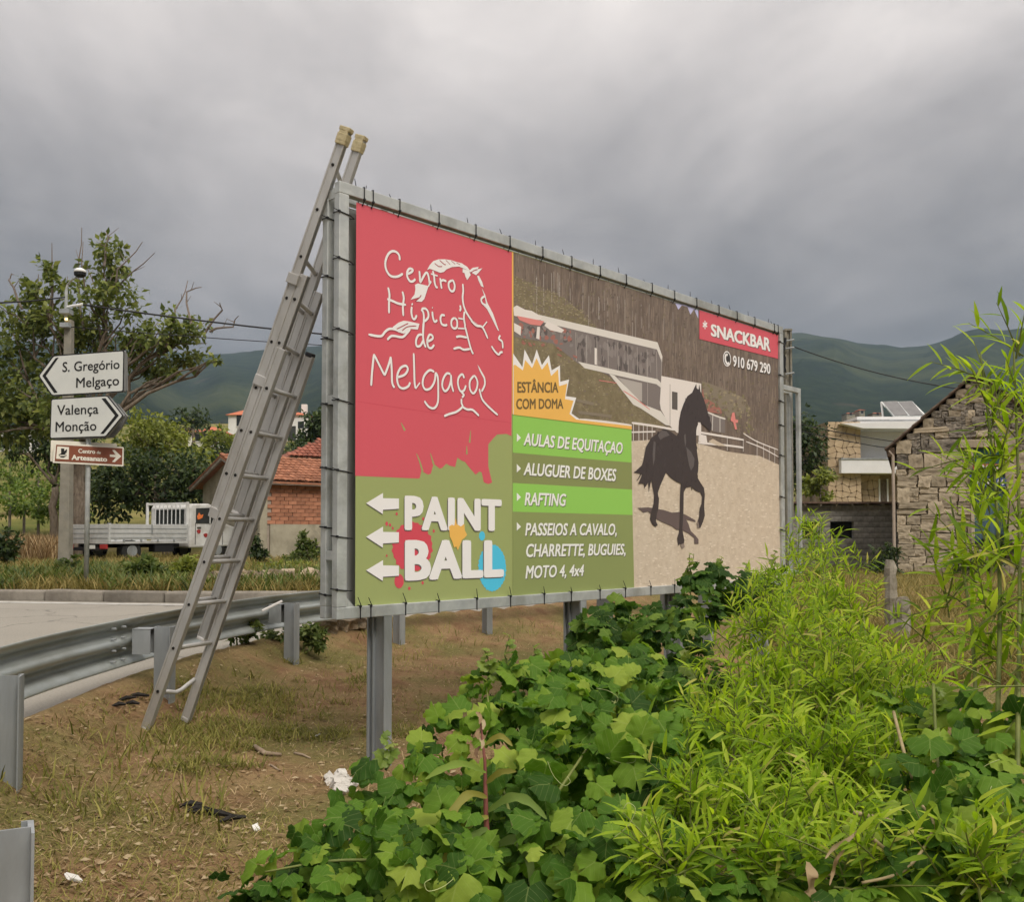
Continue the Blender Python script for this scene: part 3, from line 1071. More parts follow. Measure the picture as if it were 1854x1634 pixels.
# --- left: red and green field, bands, starburst
red_poly = [(645, 366), (928, 457), (926, 790), (917, 786), (900, 787), (894, 793), (884, 805), (884, 845), (888, 862), (891, 874), (884, 877), (876, 874), (872, 856), (868, 854), (861, 860), (848, 845), (842, 837), (835, 834), (828, 829), (824, 846), (815, 844), (808, 840), (800, 848), (796, 849), (785, 840), (780, 858), (775, 860), (766, 855), (763, 852), (760, 866), (757, 867), (643, 862)]
poly('red_panel', red_poly, 'red', 1)
strokes('paint_drip', [[(754, 822), (759, 834), (765, 854)], [(779, 821), (785, 841)], [(726, 766), (733, 780)], [(852, 780), (850, 802)], [(845, 808), (845, 823)]], 0.012, 'olive', 2, taper=(0.4, 1.2))
strokes('banner_seam', [[(645, 727), (780, 747), (926, 766)]], 0.004, 'red2', 1.6)
poly('orange_edge', [(926.5, 455.5), (929.2, 457), (929.2, 750), (926.5, 750)], 'orange', 3)
poly('lime_band', [(928, 751), (1143, 778), (1143, 838), (928, 820)], 'lime', 4)
poly('lime_band', [(928, 875), (1144, 887), (1145, 933), (928, 927)], 'lime', 4)
poly('olive_band', [(928, 820), (1143, 838), (1144, 887), (928, 875)], vinyl('printed_olive_band', (0.255, 0.285, 0.105)), 3.5)
poly('olive_band', [(928, 927), (1145, 933), (1148, 1066), (928, 1082)], vinyl('printed_olive_panel', (0.27, 0.315, 0.115)), 3.5)
poly('starburst_outline', [(928, 640), (945, 665), (949, 633), (962.6, 659.5), (971, 633), (980.3, 661.5), (993, 643.5), (998, 671), (1013, 662), (1013.6, 691.7), (1029.5, 687.5), (1024, 717.7), (1042.5, 720.5), (1034, 749), (1049.5, 760), (1143, 772), (1143, 777), (928, 751)], 'white', 8)
poly('starburst', [(929, 662), (931.4, 660.5), (946, 671), (950, 652), (962.6, 667), (970.5, 649), (980.3, 670), (990.7, 656.3), (997, 681.3), (1009.4, 669), (1011.5, 699.6), (1026, 695), (1022, 723), (1037.5, 726), (1030.3, 750), (1042.7, 760), (1143, 772), (1143, 778), (929, 751.3)], 'orange', 9)
lettering('ESTÂNCIA', [(935.6, 711), (1010, 711), (1010, 692), (935.6, 691)], 'brown', 10, 0.034)
lettering('COM DOMA', [(933.5, 741), (1019, 740), (1019, 722), (933.5, 721.5)], 'brown', 10, 0.034)
for s, q in (('AULAS DE EQUITAÇAO', [(947, 806), (1128, 822), (1128, 801), (947, 783)]), ('ALUGUER DE BOXES', [(947, 860), (1116, 871.5), (1116, 849), (947, 837)]), ('RAFTING', [(949, 915), (1025, 916.5), (1025, 894), (949, 891)]),
             ('PASSEIOS A CAVALO,', [(950, 970), (1118, 969), (1118, 948), (950, 946.5)]), ('CHARRETTE, BUGUIES,', [(950.5, 1009), (1134, 1004.5), (1134, 984.5), (950.5, 984.5)]), ('MOTO 4, 4x4', [(950.5, 1048), (1058, 1042.5), (1058, 1022), (950.5, 1024)])):
    lettering(s, q, 'shade', 6, 0.036, 0.17, shift=(0.9, 1.1), name='lettering_shadow')
    lettering(s, q, 'cream', 7, 0.030, 0.17)
for y in (793, 848.5, 900.5, 954):
    poly('bullet_mark', [(935, y - 8), (935, y + 7.5), (942.5, y + 0.3)], 'cream', 7)
SB = [(1286, 607.5), (1394, 636), (1394, 612.5), (1286, 586)]
poly('red_label', [(1265.5, 561.5), (1408, 607), (1408, 650), (1265.5, 614)], 'red', 8)
lettering('SNACKBAR', SB, 'shade', 9, 0.05, shift=(1.2, 1.4), name='lettering_shadow')
lettering('SNACKBAR', SB, 'white', 10, 0.045)
strokes('asterisk', [[(1275.5 + 4.5 * math.cos(a), 588 + 8 * math.sin(a)), (1275.5 - 4.5 * math.cos(a), 588 - 8 * math.sin(a) + 1)] for a in (1.57, 0.52, 2.62)], 0.022, 'white', 10)
PH = [(1326, 663), (1394, 677.5), (1394, 659), (1326, 643)]
lettering('910 679 290', PH, 'black', 9, 0.05, shift=(1.0, 1.3), name='lettering_shadow')
lettering('910 679 290', PH, 'white', 10, 0.035)
ring = [(1315.5 + 7.2 * math.cos(a), 650 + 14 * math.sin(a) + 1.2 * math.cos(a)) for a in np.linspace(0, 2 * math.pi, 25)]
poly('telephone_symbol', ring[:-1], 'white', 9)
poly('telephone_symbol', [(1315.5 + 6.0 * math.cos(a), 650 + 11.8 * math.sin(a) + 1.0 * math.cos(a)) for a in np.linspace(0, 2 * math.pi, 25)][:-1], 'black', 9.6)
strokes('telephone_symbol', [[(1314, 642), (1312.2, 646), (1312.4, 652), (1314.2, 657), (1317, 660)]], 0.024, 'white', 10.4)
strokes('telephone_symbol', [[(1314.2, 641.5), (1316.5, 643.5)], [(1317, 659.5), (1319.2, 657)]], 0.032, 'white', 10.6)

# --- paintball lettering, arrows, splashes
def splat(cx_, cy_, rx, ry, n, jag, seed):
    r = random.Random(seed)
    return [(cx_ + rx * k_ * math.cos(a), cy_ + ry * k_ * math.sin(a)) for a, k_ in ((2 * math.pi * i / n, 1 + (jag if i % 2 else -jag * 0.6) * r.uniform(0.2, 1)) for i in range(n))]


poly('paint_splash', splat(746, 991, 36, 45, 44, 0.07, 1), 'splash', 2)
poly('paint_splash', splat(722.4, 1053, 8.5, 13, 24, 0.03, 2), 'splash', 2.2)
for x, y, r in ((700, 949, 2.5), (706, 951, 2), (718, 931, 2), (774, 932, 2.6), (766, 940, 2), (741, 1066, 2.2), (765, 1056, 2), (700, 1007, 1.5), (785, 962, 2), (711, 957, 1.8)):
    poly('paint_drop', splat(x, y, r, r * 1.5, 10, 0.3, int(x)), 'splash', 2.4)
poly('paint_splash', splat(891, 1029, 25, 42, 60, 0.045, 5), 'blue', 2)
poly('paint_splash', splat(872.5, 971, 5.4, 8.5, 20, 0.05, 6), 'blue', 2.2)
for nm, q in (('PAINT', [(732, 957.5), (908, 959.5), (908, 902), (732, 894)]), ('BALL', [(732.5, 1049), (912, 1042), (912, 975), (732.5, 974)])):
    lettering(nm, q, 'shade', 4, 0.062, shift=(-1.1, 1.7), name='lettering_shadow', capref=0.76, spacing=1.09)
    lettering(nm, q, 'white', 5, 0.058, capref=0.76, spacing=1.09)
AR = [(662.5, 911.6), (693, 893), (693, 902.6), (721.8, 903.2), (721.8, 921.7), (693, 923.6), (692.5, 931.3)]
for dy, sc in ((0, 1), (61, 1), (121.5, 0.985)):
    a = [(x, 911.6 + (y - 911.6) * sc + dy) for x, y in AR]
    poly('arrow_shadow', [(x - 0.2, y + 1.7) for x, y in a], 'shade', 4)
    poly('arrow', a, 'white', 5)
poly('paint_splash', zc_(640, 760, 4.67, [(805, 905), (830, 890), (850, 898), (862, 830), (870, 885), (905, 905), (935, 882), (940, 940), (958, 975), (940, 1000), (915, 1018), (900, 1060), (880, 1108), (865, 1075), (848, 1085), (835, 1040), (812, 990)]), 'orange', 6)

# --- hand-drawn logo
ZA, ZBm = (640, 430, 6.18), (640, 580, 6.18)
LA = [[(515, 255), (510, 205), (480, 165), (430, 155), (385, 190), (355, 270), (360, 350), (395, 415), (440, 440), (500, 435), (550, 405)],
      [(605, 410), (650, 385), (660, 360), (625, 350), (600, 385), (600, 440), (630, 490), (665, 490), (690, 465)],
      [(735, 375), (740, 440), (745, 500), (780, 440), (805, 400), (825, 400), (840, 450), (850, 512), (864, 488)], [(852, 512), (836, 550)],
      [(885, 375), (900, 440), (905, 500), (920, 550), (940, 562)], [(865, 408), (940, 432)],
      [(985, 575), (975, 520), (968, 455)], [(975, 490), (1000, 478), (1038, 492)],
      [(1100, 480), (1065, 505), (1065, 560), (1090, 600), (1120, 595), (1130, 540), (1115, 490), (1100, 480)],
      [(385, 560), (400, 640), (395, 730), (395, 850)], [(545, 605), (560, 680), (550, 770), (555, 880)], [(375, 690), (430, 710), (500, 740), (585, 755)],
      [(650, 775), (645, 840), (660, 905), (685, 912), (705, 870)], [(648, 758), (660, 738)],
      [(755, 805), (778, 840), (785, 900), (780, 1000), (776, 1100), (782, 1180)], [(760, 800), (800, 797), (830, 830), (835, 890), (805, 930), (787, 935)],
      [(880, 830), (885, 890), (905, 945), (935, 925)], [(878, 783), (884, 792)],
      [(1020, 875), (985, 870), (970, 910), (985, 970), (1025, 985), (1045, 975)],
      [(1125, 900), (1095, 930), (1095, 990), (1125, 1020), (1155, 1000), (1155, 930), (1125, 900)],
      [(1220, 520), (1225, 600), (1218, 680), (1235, 780), (1275, 865), (1330, 940), (1400, 995), (1450, 1010)],
      [(1190, 760), (1196, 800), (1185, 825)], [(1240, 830), (1232, 900), (1246, 985), (1255, 1040)], [(1170, 905), (1222, 915)], [(1165, 1018), (1245, 1022)],
      [(1470, 655), (1428, 688), (1440, 738), (1492, 765)]]
LB = [[(165, 160), (300, 180), (350, 130), (400, 97), (470, 105), (550, 140)], [(375, 220), (430, 175), (540, 190), (590, 150), (630, 100)],
      [(765, 160), (722, 170), (697, 230), (705, 290), (745, 285), (778, 225)], [(780, 30), (775, 120), (780, 230), (806, 306)],
      [(825, 240), (878, 212), (882, 178), (848, 163), (822, 230), (835, 300), (870, 312), (900, 275)],
      [(195, 735), (203, 600), (225, 380)], [(225, 380), (290, 510), (345, 620)], [(345, 620), (390, 500), (415, 410)], [(415, 410), (425, 560), (430, 700), (456, 757)],
      [(490, 640), (570, 610), (605, 550), (580, 510), (520, 540), (485, 630), (500, 730), (550, 765), (610, 740), (630, 695)],
      [(670, 370), (675, 500), (680, 690), (692, 768)], [(692, 768), (740, 700)],
      [(900, 580), (850, 560), (790, 620), (770, 710), (800, 775), (860, 760), (905, 680), (915, 585)], [(915, 585), (940, 640), (945, 780), (940, 920), (900, 985), (840, 970), (790, 905)],
      [(1082, 605), (1040, 597), (1000, 660), (990, 740), (1020, 795), (1060, 760), (1085, 680), (1088, 610)], [(1088, 610), (1095, 720), (1116, 802)],
      [(1235, 650), (1215, 605), (1175, 640), (1165, 710), (1190, 790), (1230, 790), (1255, 730)], [(1205, 808), (1232, 838), (1210, 866)],
      [(1345, 620), (1300, 680), (1300, 770), (1335, 820), (1370, 780), (1385, 700), (1365, 640), (1345, 620)],
      [(1460, 640), (1466, 720), (1430, 800)], [(1405, 768), (1430, 870), (1470, 930), (1540, 1000), (1612, 1062)],
      [(1205, 880), (1205, 930), (1215, 970), (1150, 1025), (1070, 1050), (1010, 1075)], [(1215, 970), (1270, 1000), (1330, 1005), (1402, 1072)],
      [(1240, 60), (1255, 110), (1280, 210), (1310, 320), (1336, 380)], [(1145, 190), (1190, 180), (1265, 195)], [(1115, 322), (1180, 306), (1230, 330), (1300, 322)],
      [(1310, 0), (1370, 60), (1440, 80), (1500, 207)], [(1440, 80), (1490, 18)],
      [(1640, 170), (1622, 208), (1660, 240), (1667, 315)], [(1540, 290), (1580, 350), (1620, 385), (1640, 362), (1665, 357)]]
logo = [zc_(*ZA, p) for p in LA] + [zc_(*ZBm, p) for p in LB]
fills = [zc_(*ZA, p) for p in ([(820, 365), (850, 310), (890, 265), (950, 245), (1020, 245), (1090, 255), (1150, 275), (1210, 290), (1270, 330), (1305, 375), (1240, 352), (1180, 327), (1100, 332), (1040, 357), (1010, 387), (970, 397), (930, 382), (880, 362), (850, 352)],
                               [(1288, 378), (1330, 340), (1400, 330), (1385, 358), (1440, 345), (1402, 390), (1370, 424), (1340, 407)], [(1220, 350), (1290, 370), (1310, 420), (1270, 478), (1250, 440), (1240, 400), (1218, 392)],
                               [(1380, 428), (1402, 430), (1438, 500), (1455, 560), (1425, 545), (1395, 480)], [(1430, 560), (1470, 640), (1495, 730), (1560, 855), (1628, 1050), (1608, 1035), (1545, 905), (1490, 800), (1440, 750), (1480, 745), (1470, 680)],
                               [(685, 530), (720, 515), (838, 545), (820, 600), (790, 690), (760, 722), (690, 716), (745, 668), (635, 698), (680, 640), (690, 580)])]
fills += [zc_(*ZBm, p) for p in ([(437, 76), (500, 28), (560, 5), (620, 14), (737, 40), (718, 106), (640, 98), (600, 128), (560, 152), (500, 135), (440, 97)], [(1385, 498), (1402, 520), (1475, 650), (1458, 660), (1410, 570)])]
strokes('logo_drawing_shadow', logo, 0.021, 'outline', 3, shift=(0.7, 0.6))
strokes('logo_drawing', logo, 0.0145, 'white', 4)
for i, p in enumerate(fills):
    poly('logo_fill_shadow', [(x + 0.8, y + 0.8) for x, y in p], 'outline', 3.2)
    poly('logo_fill', p, 'white', 4.2)
strokes('logo_hair_line', [zc_(*ZA, p) for p in ([(905, 290), (950, 325), (990, 325)], [(960, 255), (1010, 300), (1030, 305)], [(1030, 255), (1080, 305)], [(1090, 262), (1135, 300)], [(1150, 285), (1190, 305)], [(690, 715), (740, 670), (755, 645)], [(1310, 395), (1350, 370), (1385, 360)])] + [zc_(*ZBm, p) for p in ([(480, 100), (560, 60), (610, 35)], [(540, 120), (600, 75), (700, 65)])], 0.006, 'outline', 5)

# --- cable ties
def tie(axis, s, z, half, fr):
    """a strap round a tube with its tail sticking out"""
    o0, o1 = fr
    g = 0.004
    h = TW / 2 + g
    mb = MB()
    if axis == 'z':          # round a horizontal tube
        loop = [(s, z + h, o1 + g), (s, z + h, o0 - g), (s, z - h, o0 - g), (s + 0.006, z - h - half * 0.028, (o0 + o1) / 2), (s, z - h, o1 + g), (s, z + h, o1 + g)]
    else:                    # round an upright tube
        loop = [(s - h, z, o1 + g), (s - h, z + 0.004, o0 - g), (s + h, z - 0.01, o0 - g), (s + h + 0.045 * half, z - 0.012, (o0 + o1) / 2 + 0.006), (s + h, z - 0.008, o1 + g), (s - h, z, o1 + g)]
    mb.tube([BP.pt(*p) for p in loop], 0.0034, 5)
    r = rt.uniform(-0.02, 0.02)
    if axis == 'z':
        tp = (s - 0.012, z + half * h, o0 - g) if half > 0 else (s + 0.004, z + h, o1 + g)
        mb.tube([BP.pt(*tp), BP.pt(tp[0] - 0.012 + r, tp[1] + rt.uniform(0.03, 0.06), tp[2])], [0.0030, 0.002], 5)
        mb.box(BP.pt(s, z - half * (h - 0.004), o1 + g), (0.012, 0.010, 0.012), axes=AX)
    else:
        mb.box(BP.pt(s - h, z, o1 + g), (0.012, 0.010, 0.013), axes=AX)
        mb.tube([BP.pt(s - h, z, o1 + g), BP.pt(s - h - 0.035, z + 0.006 + r * 0.3, o1)], [0.003, 0.002], 5)
    mb.build('cable_tie', M['black'], board)


top_px = [657, 673, 725, 796, 860, 922, 981, 1035, 1087, 1134, 1180, 1222, 1262, 1301, 1335, 1366, 1402, 1409]
for x in top_px:
    s = BP.sz(x, 326 + (x - 617) * 0.333)[0]
    tie('z', s + rt.uniform(-.01, .01), ZT - TW / 2, 1, (-TD, 0))
for x in (652, 671, 734, 794, 863, 924, 985, 1034, 1086, 1132, 1178, 1221, 1262, 1300, 1340, 1380):
    s = BP.sz(x, 1123.4 - (x - 613) * 0.0752)[0]
    tie('z', s, ZB + TW / 2, -1, (-TD, 0))
for y in (384, 468, 597, 725, 852, 972, 1068):
    z = BP.sz(620, y)[1]
    tie('x', TW / 2, z, 1, (-TD, 0))
for y in (382, 490, 605, 727, 845, 955, 1080):
    z = BP.sz(600, y)[1]
    tie('x', TW / 2, z, 0.2, (REAR, REAR + TD))
for y in (620, 680, 727, 770, 825, 900, 960):
    z = BP.sz(1415, y)[1]
    tie('x', BL - TW / 2, z, -1.2, (-TD, 0))
# ------------------------------------------------------------------ extension ladder leaning on the billboard's end
ladder = thing('ladder', 'long aluminium extension ladder leaning against the end of the billboard', 'ladder', at(300, 1312, 5.8))


def dl(y):
    return 5.10 + (y - 232) / (1320 - 232) * 0.55


def dr(y):
    return 5.46 + (y - 245) / (1300 - 245) * 0.47


def line_px(x0, y0, slope):
    return lambda y: x0 + slope * (y0 - y)


SEC = [('base', line_px(373, 1018, 0.3586), 1322, 632, line_px(338, 1300, 0.3405), 1303, 645, 0.0, (288, 1174, 1095, 1018, 940, 861, 783, 704)),
       ('middle', line_px(319, 1165, 0.349), 1164, 498, line_px(367, 1153, 0.339), 1155, 530, 0.022, (1089, 1011, 933, 854, 776, 698, 622, 543)),
       ('top', line_px(605, 300, 0.344), 924, 232, line_px(430, 925, 0.3325), 927, 247, 0.044, (858, 780, 703, 620, 541, 466, 381, 300))]
M['tape'] = mottled('old_beige_tape', (0.40, 0.34, 0.20), (0.58, 0.50, 0.32), 40, 0.9, 0, 0.5, 90, 0.006, 0.1)
M['end_plastic'] = mottled('pale_plastic', (0.62, 0.60, 0.57), (0.72, 0.70, 0.67), 12, 0.6)
DEPTH = Vector((0.35, 0.94, 0)).normalized()


def stile(p, q, w=0.06, t=0.026):
    d = (q - p).normalized()
    side = d.cross(DEPTH).normalized()
    th = side.cross(d)
    mb = MB()
    # hollow look: web plus two proud lips
    mb.box((p + q) / 2, ((q - p).length, w, t), axes=(d, side, th))
    for sg in (-1, 1):
        mb.box((p + q) / 2 + side * sg * (w / 2 - 0.006), ((q - p).length, 0.012, t + 0.008), axes=(d, side, th))
    return mb


def on_line_z(fx, y0, y1, fd, z):
    a, b = min(y0, y1), max(y0, y1)
    for _ in range(40):
        m = (a + b) / 2
        if at(fx(m), m, fd(m)).z > z:
            a = m
        else:
            b = m
    return (a + b) / 2


for nm, fl, yl0, yl1, fr, yr0, yr1, dd, rungs in SEC:
    gl = lambda y, dd=dd: dl(y) + dd
    gr = lambda y, dd=dd: dr(y) + dd
    p, q = at(fl(yl0), yl0, gl(yl0)), at(fl(yl1), yl1, gl(yl1))
    sl = stile(p, q).build('stile', M['alu'], ladder, bevel=0.003)
    p2, q2 = at(fr(yr0), yr0, gr(yr0)), at(fr(yr1), yr1, gr(yr1))
    sr = stile(p2, q2).build('stile', M['alu'], ladder, bevel=0.003)
    for y in rungs:
        if y < 400 and nm == 'base':
            # the lowest rung is bent
            pts = [at(290, 1253, 5.63), at(306, 1253, 5.67), at(318, 1254.5, 5.70), at(328, 1250, 5.76), at(339, 1241, 5.83), at(352, 1231, 5.90)]
            MB().tube(pts, 0.013, 10).build('bent_rung', M['alu'], ladder, smooth=True)
            y = 1252
        else:
            a = at(fl(y), y, gl(y))
            yr = on_line_z(fr, yr0, yr1, gr, a.z)
            if not (min(yr0, yr1) - 3 < yr < max(yr0, yr1) + 3):
                continue
            b = at(fr(yr), yr, gr(yr))
            MB().tube([a, b], 0.0135, 10).build('rung', M['alu'], ladder, smooth=True)
        a = at(fl(y), y, gl(y))
        MB().tube([a - DEPTH * 0.021, a - DEPTH * 0.010], [0.008, 0.011], 10).build('rung_end', M['dark'], sl)
    if nm == 'top':
        for u0, u1 in ((p, q), (p2, q2)):
            d = (u1 - u0).normalized()
            side = d.cross(DEPTH).normalized()
            mb = MB()
            rr_ = random.Random(5)
            for i in range(5):
                c0 = u1 - d * (0.085 - i * 0.019)
                mb.box(c0, (0.024, 0.058 + rr_.uniform(0, 0.012), 0.042 + rr_.uniform(0, 0.01)), axes=(d, side, side.cross(d)))
            mb.build('tape_wrap', M['tape'], ladder, bevel=0.004)
    if nm == 'base':
        d = (q2 - p2).normalized()
        side = d.cross(DEPTH).normalized()
        MB().box(q2 + d * 0.006, (0.028, 0.056, 0.036), axes=(d, side, side.cross(d))).build('end_cap', M['black'], ladder, bevel=0.006)
        for pt_ in (p, p2):
            MB().box(pt_, (0.03, 0.056, 0.036), axes=(d, side, side.cross(d))).build('foot_cap', M['alu'], ladder, bevel=0.006)
    else:
        d = (q2 - p2).normalized()
        side = d.cross(DEPTH).normalized()
        MB().box(p2 - d * 0.006, (0.02, 0.058, 0.038), axes=(d, side, side.cross(d))).build('end_cap', M['end_plastic'], ladder, bevel=0.004)

# guide brackets where the sections overlap
for x, y in ((533, 506), (473, 690), (392, 930)):
    c = at(x, y, dl(y) + 0.03)
    d = (at(628, 232, 5.1) - at(390, 925, 5.45)).normalized()
    side = d.cross(DEPTH).normalized()
    MB().box(c, (0.06, 0.075, 0.045), axes=(d, side, side.cross(d))).build('guide_bracket', M['alu'], ladder, bevel=0.003)

# ------------------------------------------------------------------ guard rail
POSTS = [(-1.06, 1.96), (-2.2, 4.1), (-2.33, 6.3), (-2.0, 8.5), (-1.25, 10.3), (-0.32, 11.5), (0.93, 12.8), (2.3, 14.3)]
rail = thing('guard_rail', 'curved galvanised guard rail on steel posts along the road bend', 'guard rail', (-2.3, 6.3, hz(-2.3, 6.3)))
RZT = 0.45
PA = np.array(POSTS)
RL = offset(PA, -0.21)
RL = np.vstack([RL[0] + (RL[0] - RL[1]) * 0.16, RL, RL[-1] + (RL[-1] - RL[-2]) * 0.4])


def catmull(P, n=10):
    out = []
    P = [np.array(p, float) for p in P]
    for i in range(len(P) - 1):
        p0, p1, p2, p3 = P[max(i - 1, 0)], P[i], P[i + 1], P[min(i + 2, len(P) - 1)]
        for t in np.linspace(0, 1, n, endpoint=False):
            out.append(0.5 * ((2 * p1) + (p2 - p0) * t + (2 * p0 - 5 * p1 + 4 * p2 - p3) * t * t + (3 * p1 - p0 - 3 * p2 + p3) * t ** 3))
    out.append(P[-1])
    return out


PROF = [(0.0, RZT), (0.004, RZT - 0.012), (0.012, RZT - 0.03), (0.05, RZT - 0.055), (0.075, RZT - 0.068), (0.08, RZT - 0.085), (0.075, RZT - 0.102), (0.03, RZT - 0.125), (0.006, RZT - 0.138), (0.0, RZT - 0.155), (0.006, RZT - 0.172), (0.03, RZT - 0.185), (0.075, RZT - 0.208), (0.08, RZT - 0.225), (0.075, RZT - 0.242), (0.05, RZT - 0.255), (0.012, RZT - 0.28), (0.004, RZT - 0.298), (0.0, RZT - 0.31)]
cl = catmull(RL, 12)
M['rail_steel'] = mottled('guard_rail_zinc', (0.34, 0.37, 0.36), (0.48, 0.51, 0.49), 2.2, 0.42, 0.5, 0.05, 40, 0.003, 0.5, dirt=(0.27, 0.28, 0.25), cscale=(1, 1, 3))


def beam(i0, i1, lift, name='beam'):
    vs_, n = [], len(PROF)
    for i in range(i0, i1 + 1):
        a, b = cl[max(i - 1, 0)], cl[min(i + 1, len(cl) - 1)]
        t = (b - a) / np.hypot(*(b - a))
        nl = np.array([-t[1], t[0]])
        for o_, z_ in PROF:
            p = cl[i] + nl * (o_ + lift)
            vs_.append((p[0], p[1], z_))
    fs = [(r * n + c_, r * n + c_ + 1, (r + 1) * n + c_ + 1, (r + 1) * n + c_) for r in range(i1 - i0) for c_ in range(n - 1)]
    o = MB().add(vs_, fs).build(name, M['rail_steel'], rail, smooth=True, fix=False)
    so = o.modifiers.new('sheet', 'SOLIDIFY')
    so.thickness = 0.004
    so.offset = 1
    return o


SPL = [0, 35, 59, 83, len(cl) - 1]
for j in range(len(SPL) - 1):
    beam(max(SPL[j] - 2, 0), min(SPL[j + 1] + 2, len(cl) - 1), 0.0045 * (j % 2))
for j in SPL[1:-1]:
    a, b = cl[j - 1], cl[j + 1]
    t = (b - a) / np.hypot(*(b - a))
    nl = np.array([-t[1], t[0]])
    for sx in (-0.07, 0.07):
        for z_ in (RZT - 0.05, RZT - 0.118, RZT - 0.192, RZT - 0.262):
            p = cl[j] + t * sx + nl * 0.02
            MB().tube([(p[0], p[1], z_), (p[0] - nl[0] * 0.032, p[1] - nl[1] * 0.032, z_)], 0.008, 6).build('bolt', M['galv_dull'], rail)
for i, (x, y) in enumerate(POSTS):
    a, b = PA[max(i - 1, 0)], PA[min(i + 1, len(PA) - 1)]
    t = (b - a) / np.hypot(*(b - a))
    nl = np.array([-t[1], t[0]])
    ax = (Vector((t[0], t[1], 0)), Vector((nl[0], nl[1], 0)), Vector((0, 0, 1)))
    zg = hz(x, y) - 0.3
    zt = 0.39
    mb = MB()
    mb.box((x, y, (zg + zt) / 2), (0.006, 0.12, zt - zg), axes=ax)
    for sg in (-1, 1):
        mb.box((x + t[0] * 0.028 + nl[0] * sg * 0.057, y + t[1] * 0.028 + nl[1] * sg * 0.057, (zg + zt) / 2), (0.05, 0.006, zt - zg), axes=ax)
        mb.box((x + t[0] * 0.05 + nl[0] * sg * 0.048, y + t[1] * 0.05 + nl[1] * sg * 0.048, (zg + zt) / 2), (0.006, 0.012, zt - zg), axes=ax)
    # a face plate turned to the field side
    mb.box((x - nl[0] * 0.063, y - nl[1] * 0.063, (zg + zt) / 2), (0.10, 0.006, zt - zg), axes=ax)
    post = mb.build('post', M['galv_dull'], rail)
    mb = MB()
    q = np.array([x, y]) + nl * 0.128
    for sg in (-1, 1):
        mb.box((q[0] + t[0] * sg * 0.045, q[1] + t[1] * sg * 0.045, RZT - 0.155), (0.005, 0.12, 0.17), axes=ax)
    mb.box((q[0] + nl[0] * 0.058, q[1] + nl[1] * 0.058, RZT - 0.155), (0.10, 0.005, 0.17), axes=ax)
    mb.box((q[0], q[1], RZT - 0.072), (0.10, 0.12, 0.005), axes=ax)
    sp = mb.build('spacer', M['galv_dull'], rail)
    MB().tube([(q[0] - nl[0] * 0.02, q[1] - nl[1] * 0.02, RZT - 0.155), (q[0] + nl[0] * 0.06, q[1] + nl[1] * 0.06, RZT - 0.155)], 0.011, 8).build('bolt', M['galv_dull'], sp)
# reflector bracket by the fourth post
p0, p1 = at(474, 1107, 8.25), at(511, 1089, 8.4)
MB().span(p0, p1, 0.014, 0.02).build('reflector_bracket', M['end_plastic'], rail, bevel=0.004)

# ------------------------------------------------------------------ direction signs
SP = at(156, 1062, 15.6)
signs = thing('direction_sign', 'roadside signpost with two white arrow signs and a brown one', 'sign', (SP.x, SP.y, hz(SP.x, SP.y)))
MB().tube([(SP.x, SP.y, hz(SP.x, SP.y) - 0.2), (SP.x, SP.y, at(160, 640, 15.6).z)], 0.040, 14).build('pole', M['galv'], signs, smooth=True)
M['sign_white'] = mottled('sign_white', (0.60, 0.615, 0.58), (0.66, 0.67, 0.63), 3, 0.4, 0, 0.0)
M['sign_black'] = mottled('sign_black', (0.012, 0.012, 0.012), (0.02, 0.02, 0.02), 6, 0.45)
M['sign_brown'] = mottled('sign_brown', (0.20, 0.065, 0.035), (0.24, 0.08, 0.045), 4, 0.45)
M['sign_back'] = mottled('sign_back_metal', (0.18, 0.18, 0.175), (0.25, 0.25, 0.24), 3, 0.6, 0.3)
M['sign_cream'] = mottled('sign_cream', (0.72, 0.68, 0.58), (0.78, 0.74, 0.64), 4, 0.45)
Z6 = (40, 620, 6.81)


def rounded(pts, r):
    out = []
    n = len(pts)
    for i in range(n):
        a, b, c_ = Vector(pts[i - 1]), Vector(pts[i]), Vector(pts[(i + 1) % n])
        d0, d1 = (a - b).normalized(), (c_ - b).normalized()
        p0, p1 = b + d0 * r, b + d1 * r
        for t in (0, .25, .5, .75, 1):
            out.append(tuple((1 - t) ** 2 * p0 + 2 * t * (1 - t) * b + t * t * p1))
    return out


def sign_panel(plane, outer, inner, off):
    q = [plane.sz(*p, off) for p in zc_(*Z6, outer)]
    mb = MB().prism([plane.pt(s, z, off - 0.05) for s, z in q], plane.n * 0.05)
    pan = mb.build('sign_panel', M['sign_back'], signs)
    face = MB().sheet([plane.pt(s, z, off + 0.003) for s, z in q]).build('border', M['sign_black'], pan, fix=False)
    q = [plane.sz(*p, off) for p in zc_(*Z6, inner)]
    MB().sheet([plane.pt(s, z, off + 0.006) for s, z in q]).build('face', M['sign_white'], pan, fix=False)
    return pan


def on_sign(plane, pan, pts, ink, off, lay, name='chevron'):
    q = [plane.sz(*p, off) for p in zc_(*Z6, pts)]
    MB().sheet([plane.pt(s, z, off + 0.006 + 0.003 * lay) for s, z in q]).build(name, ink, pan, fix=False)


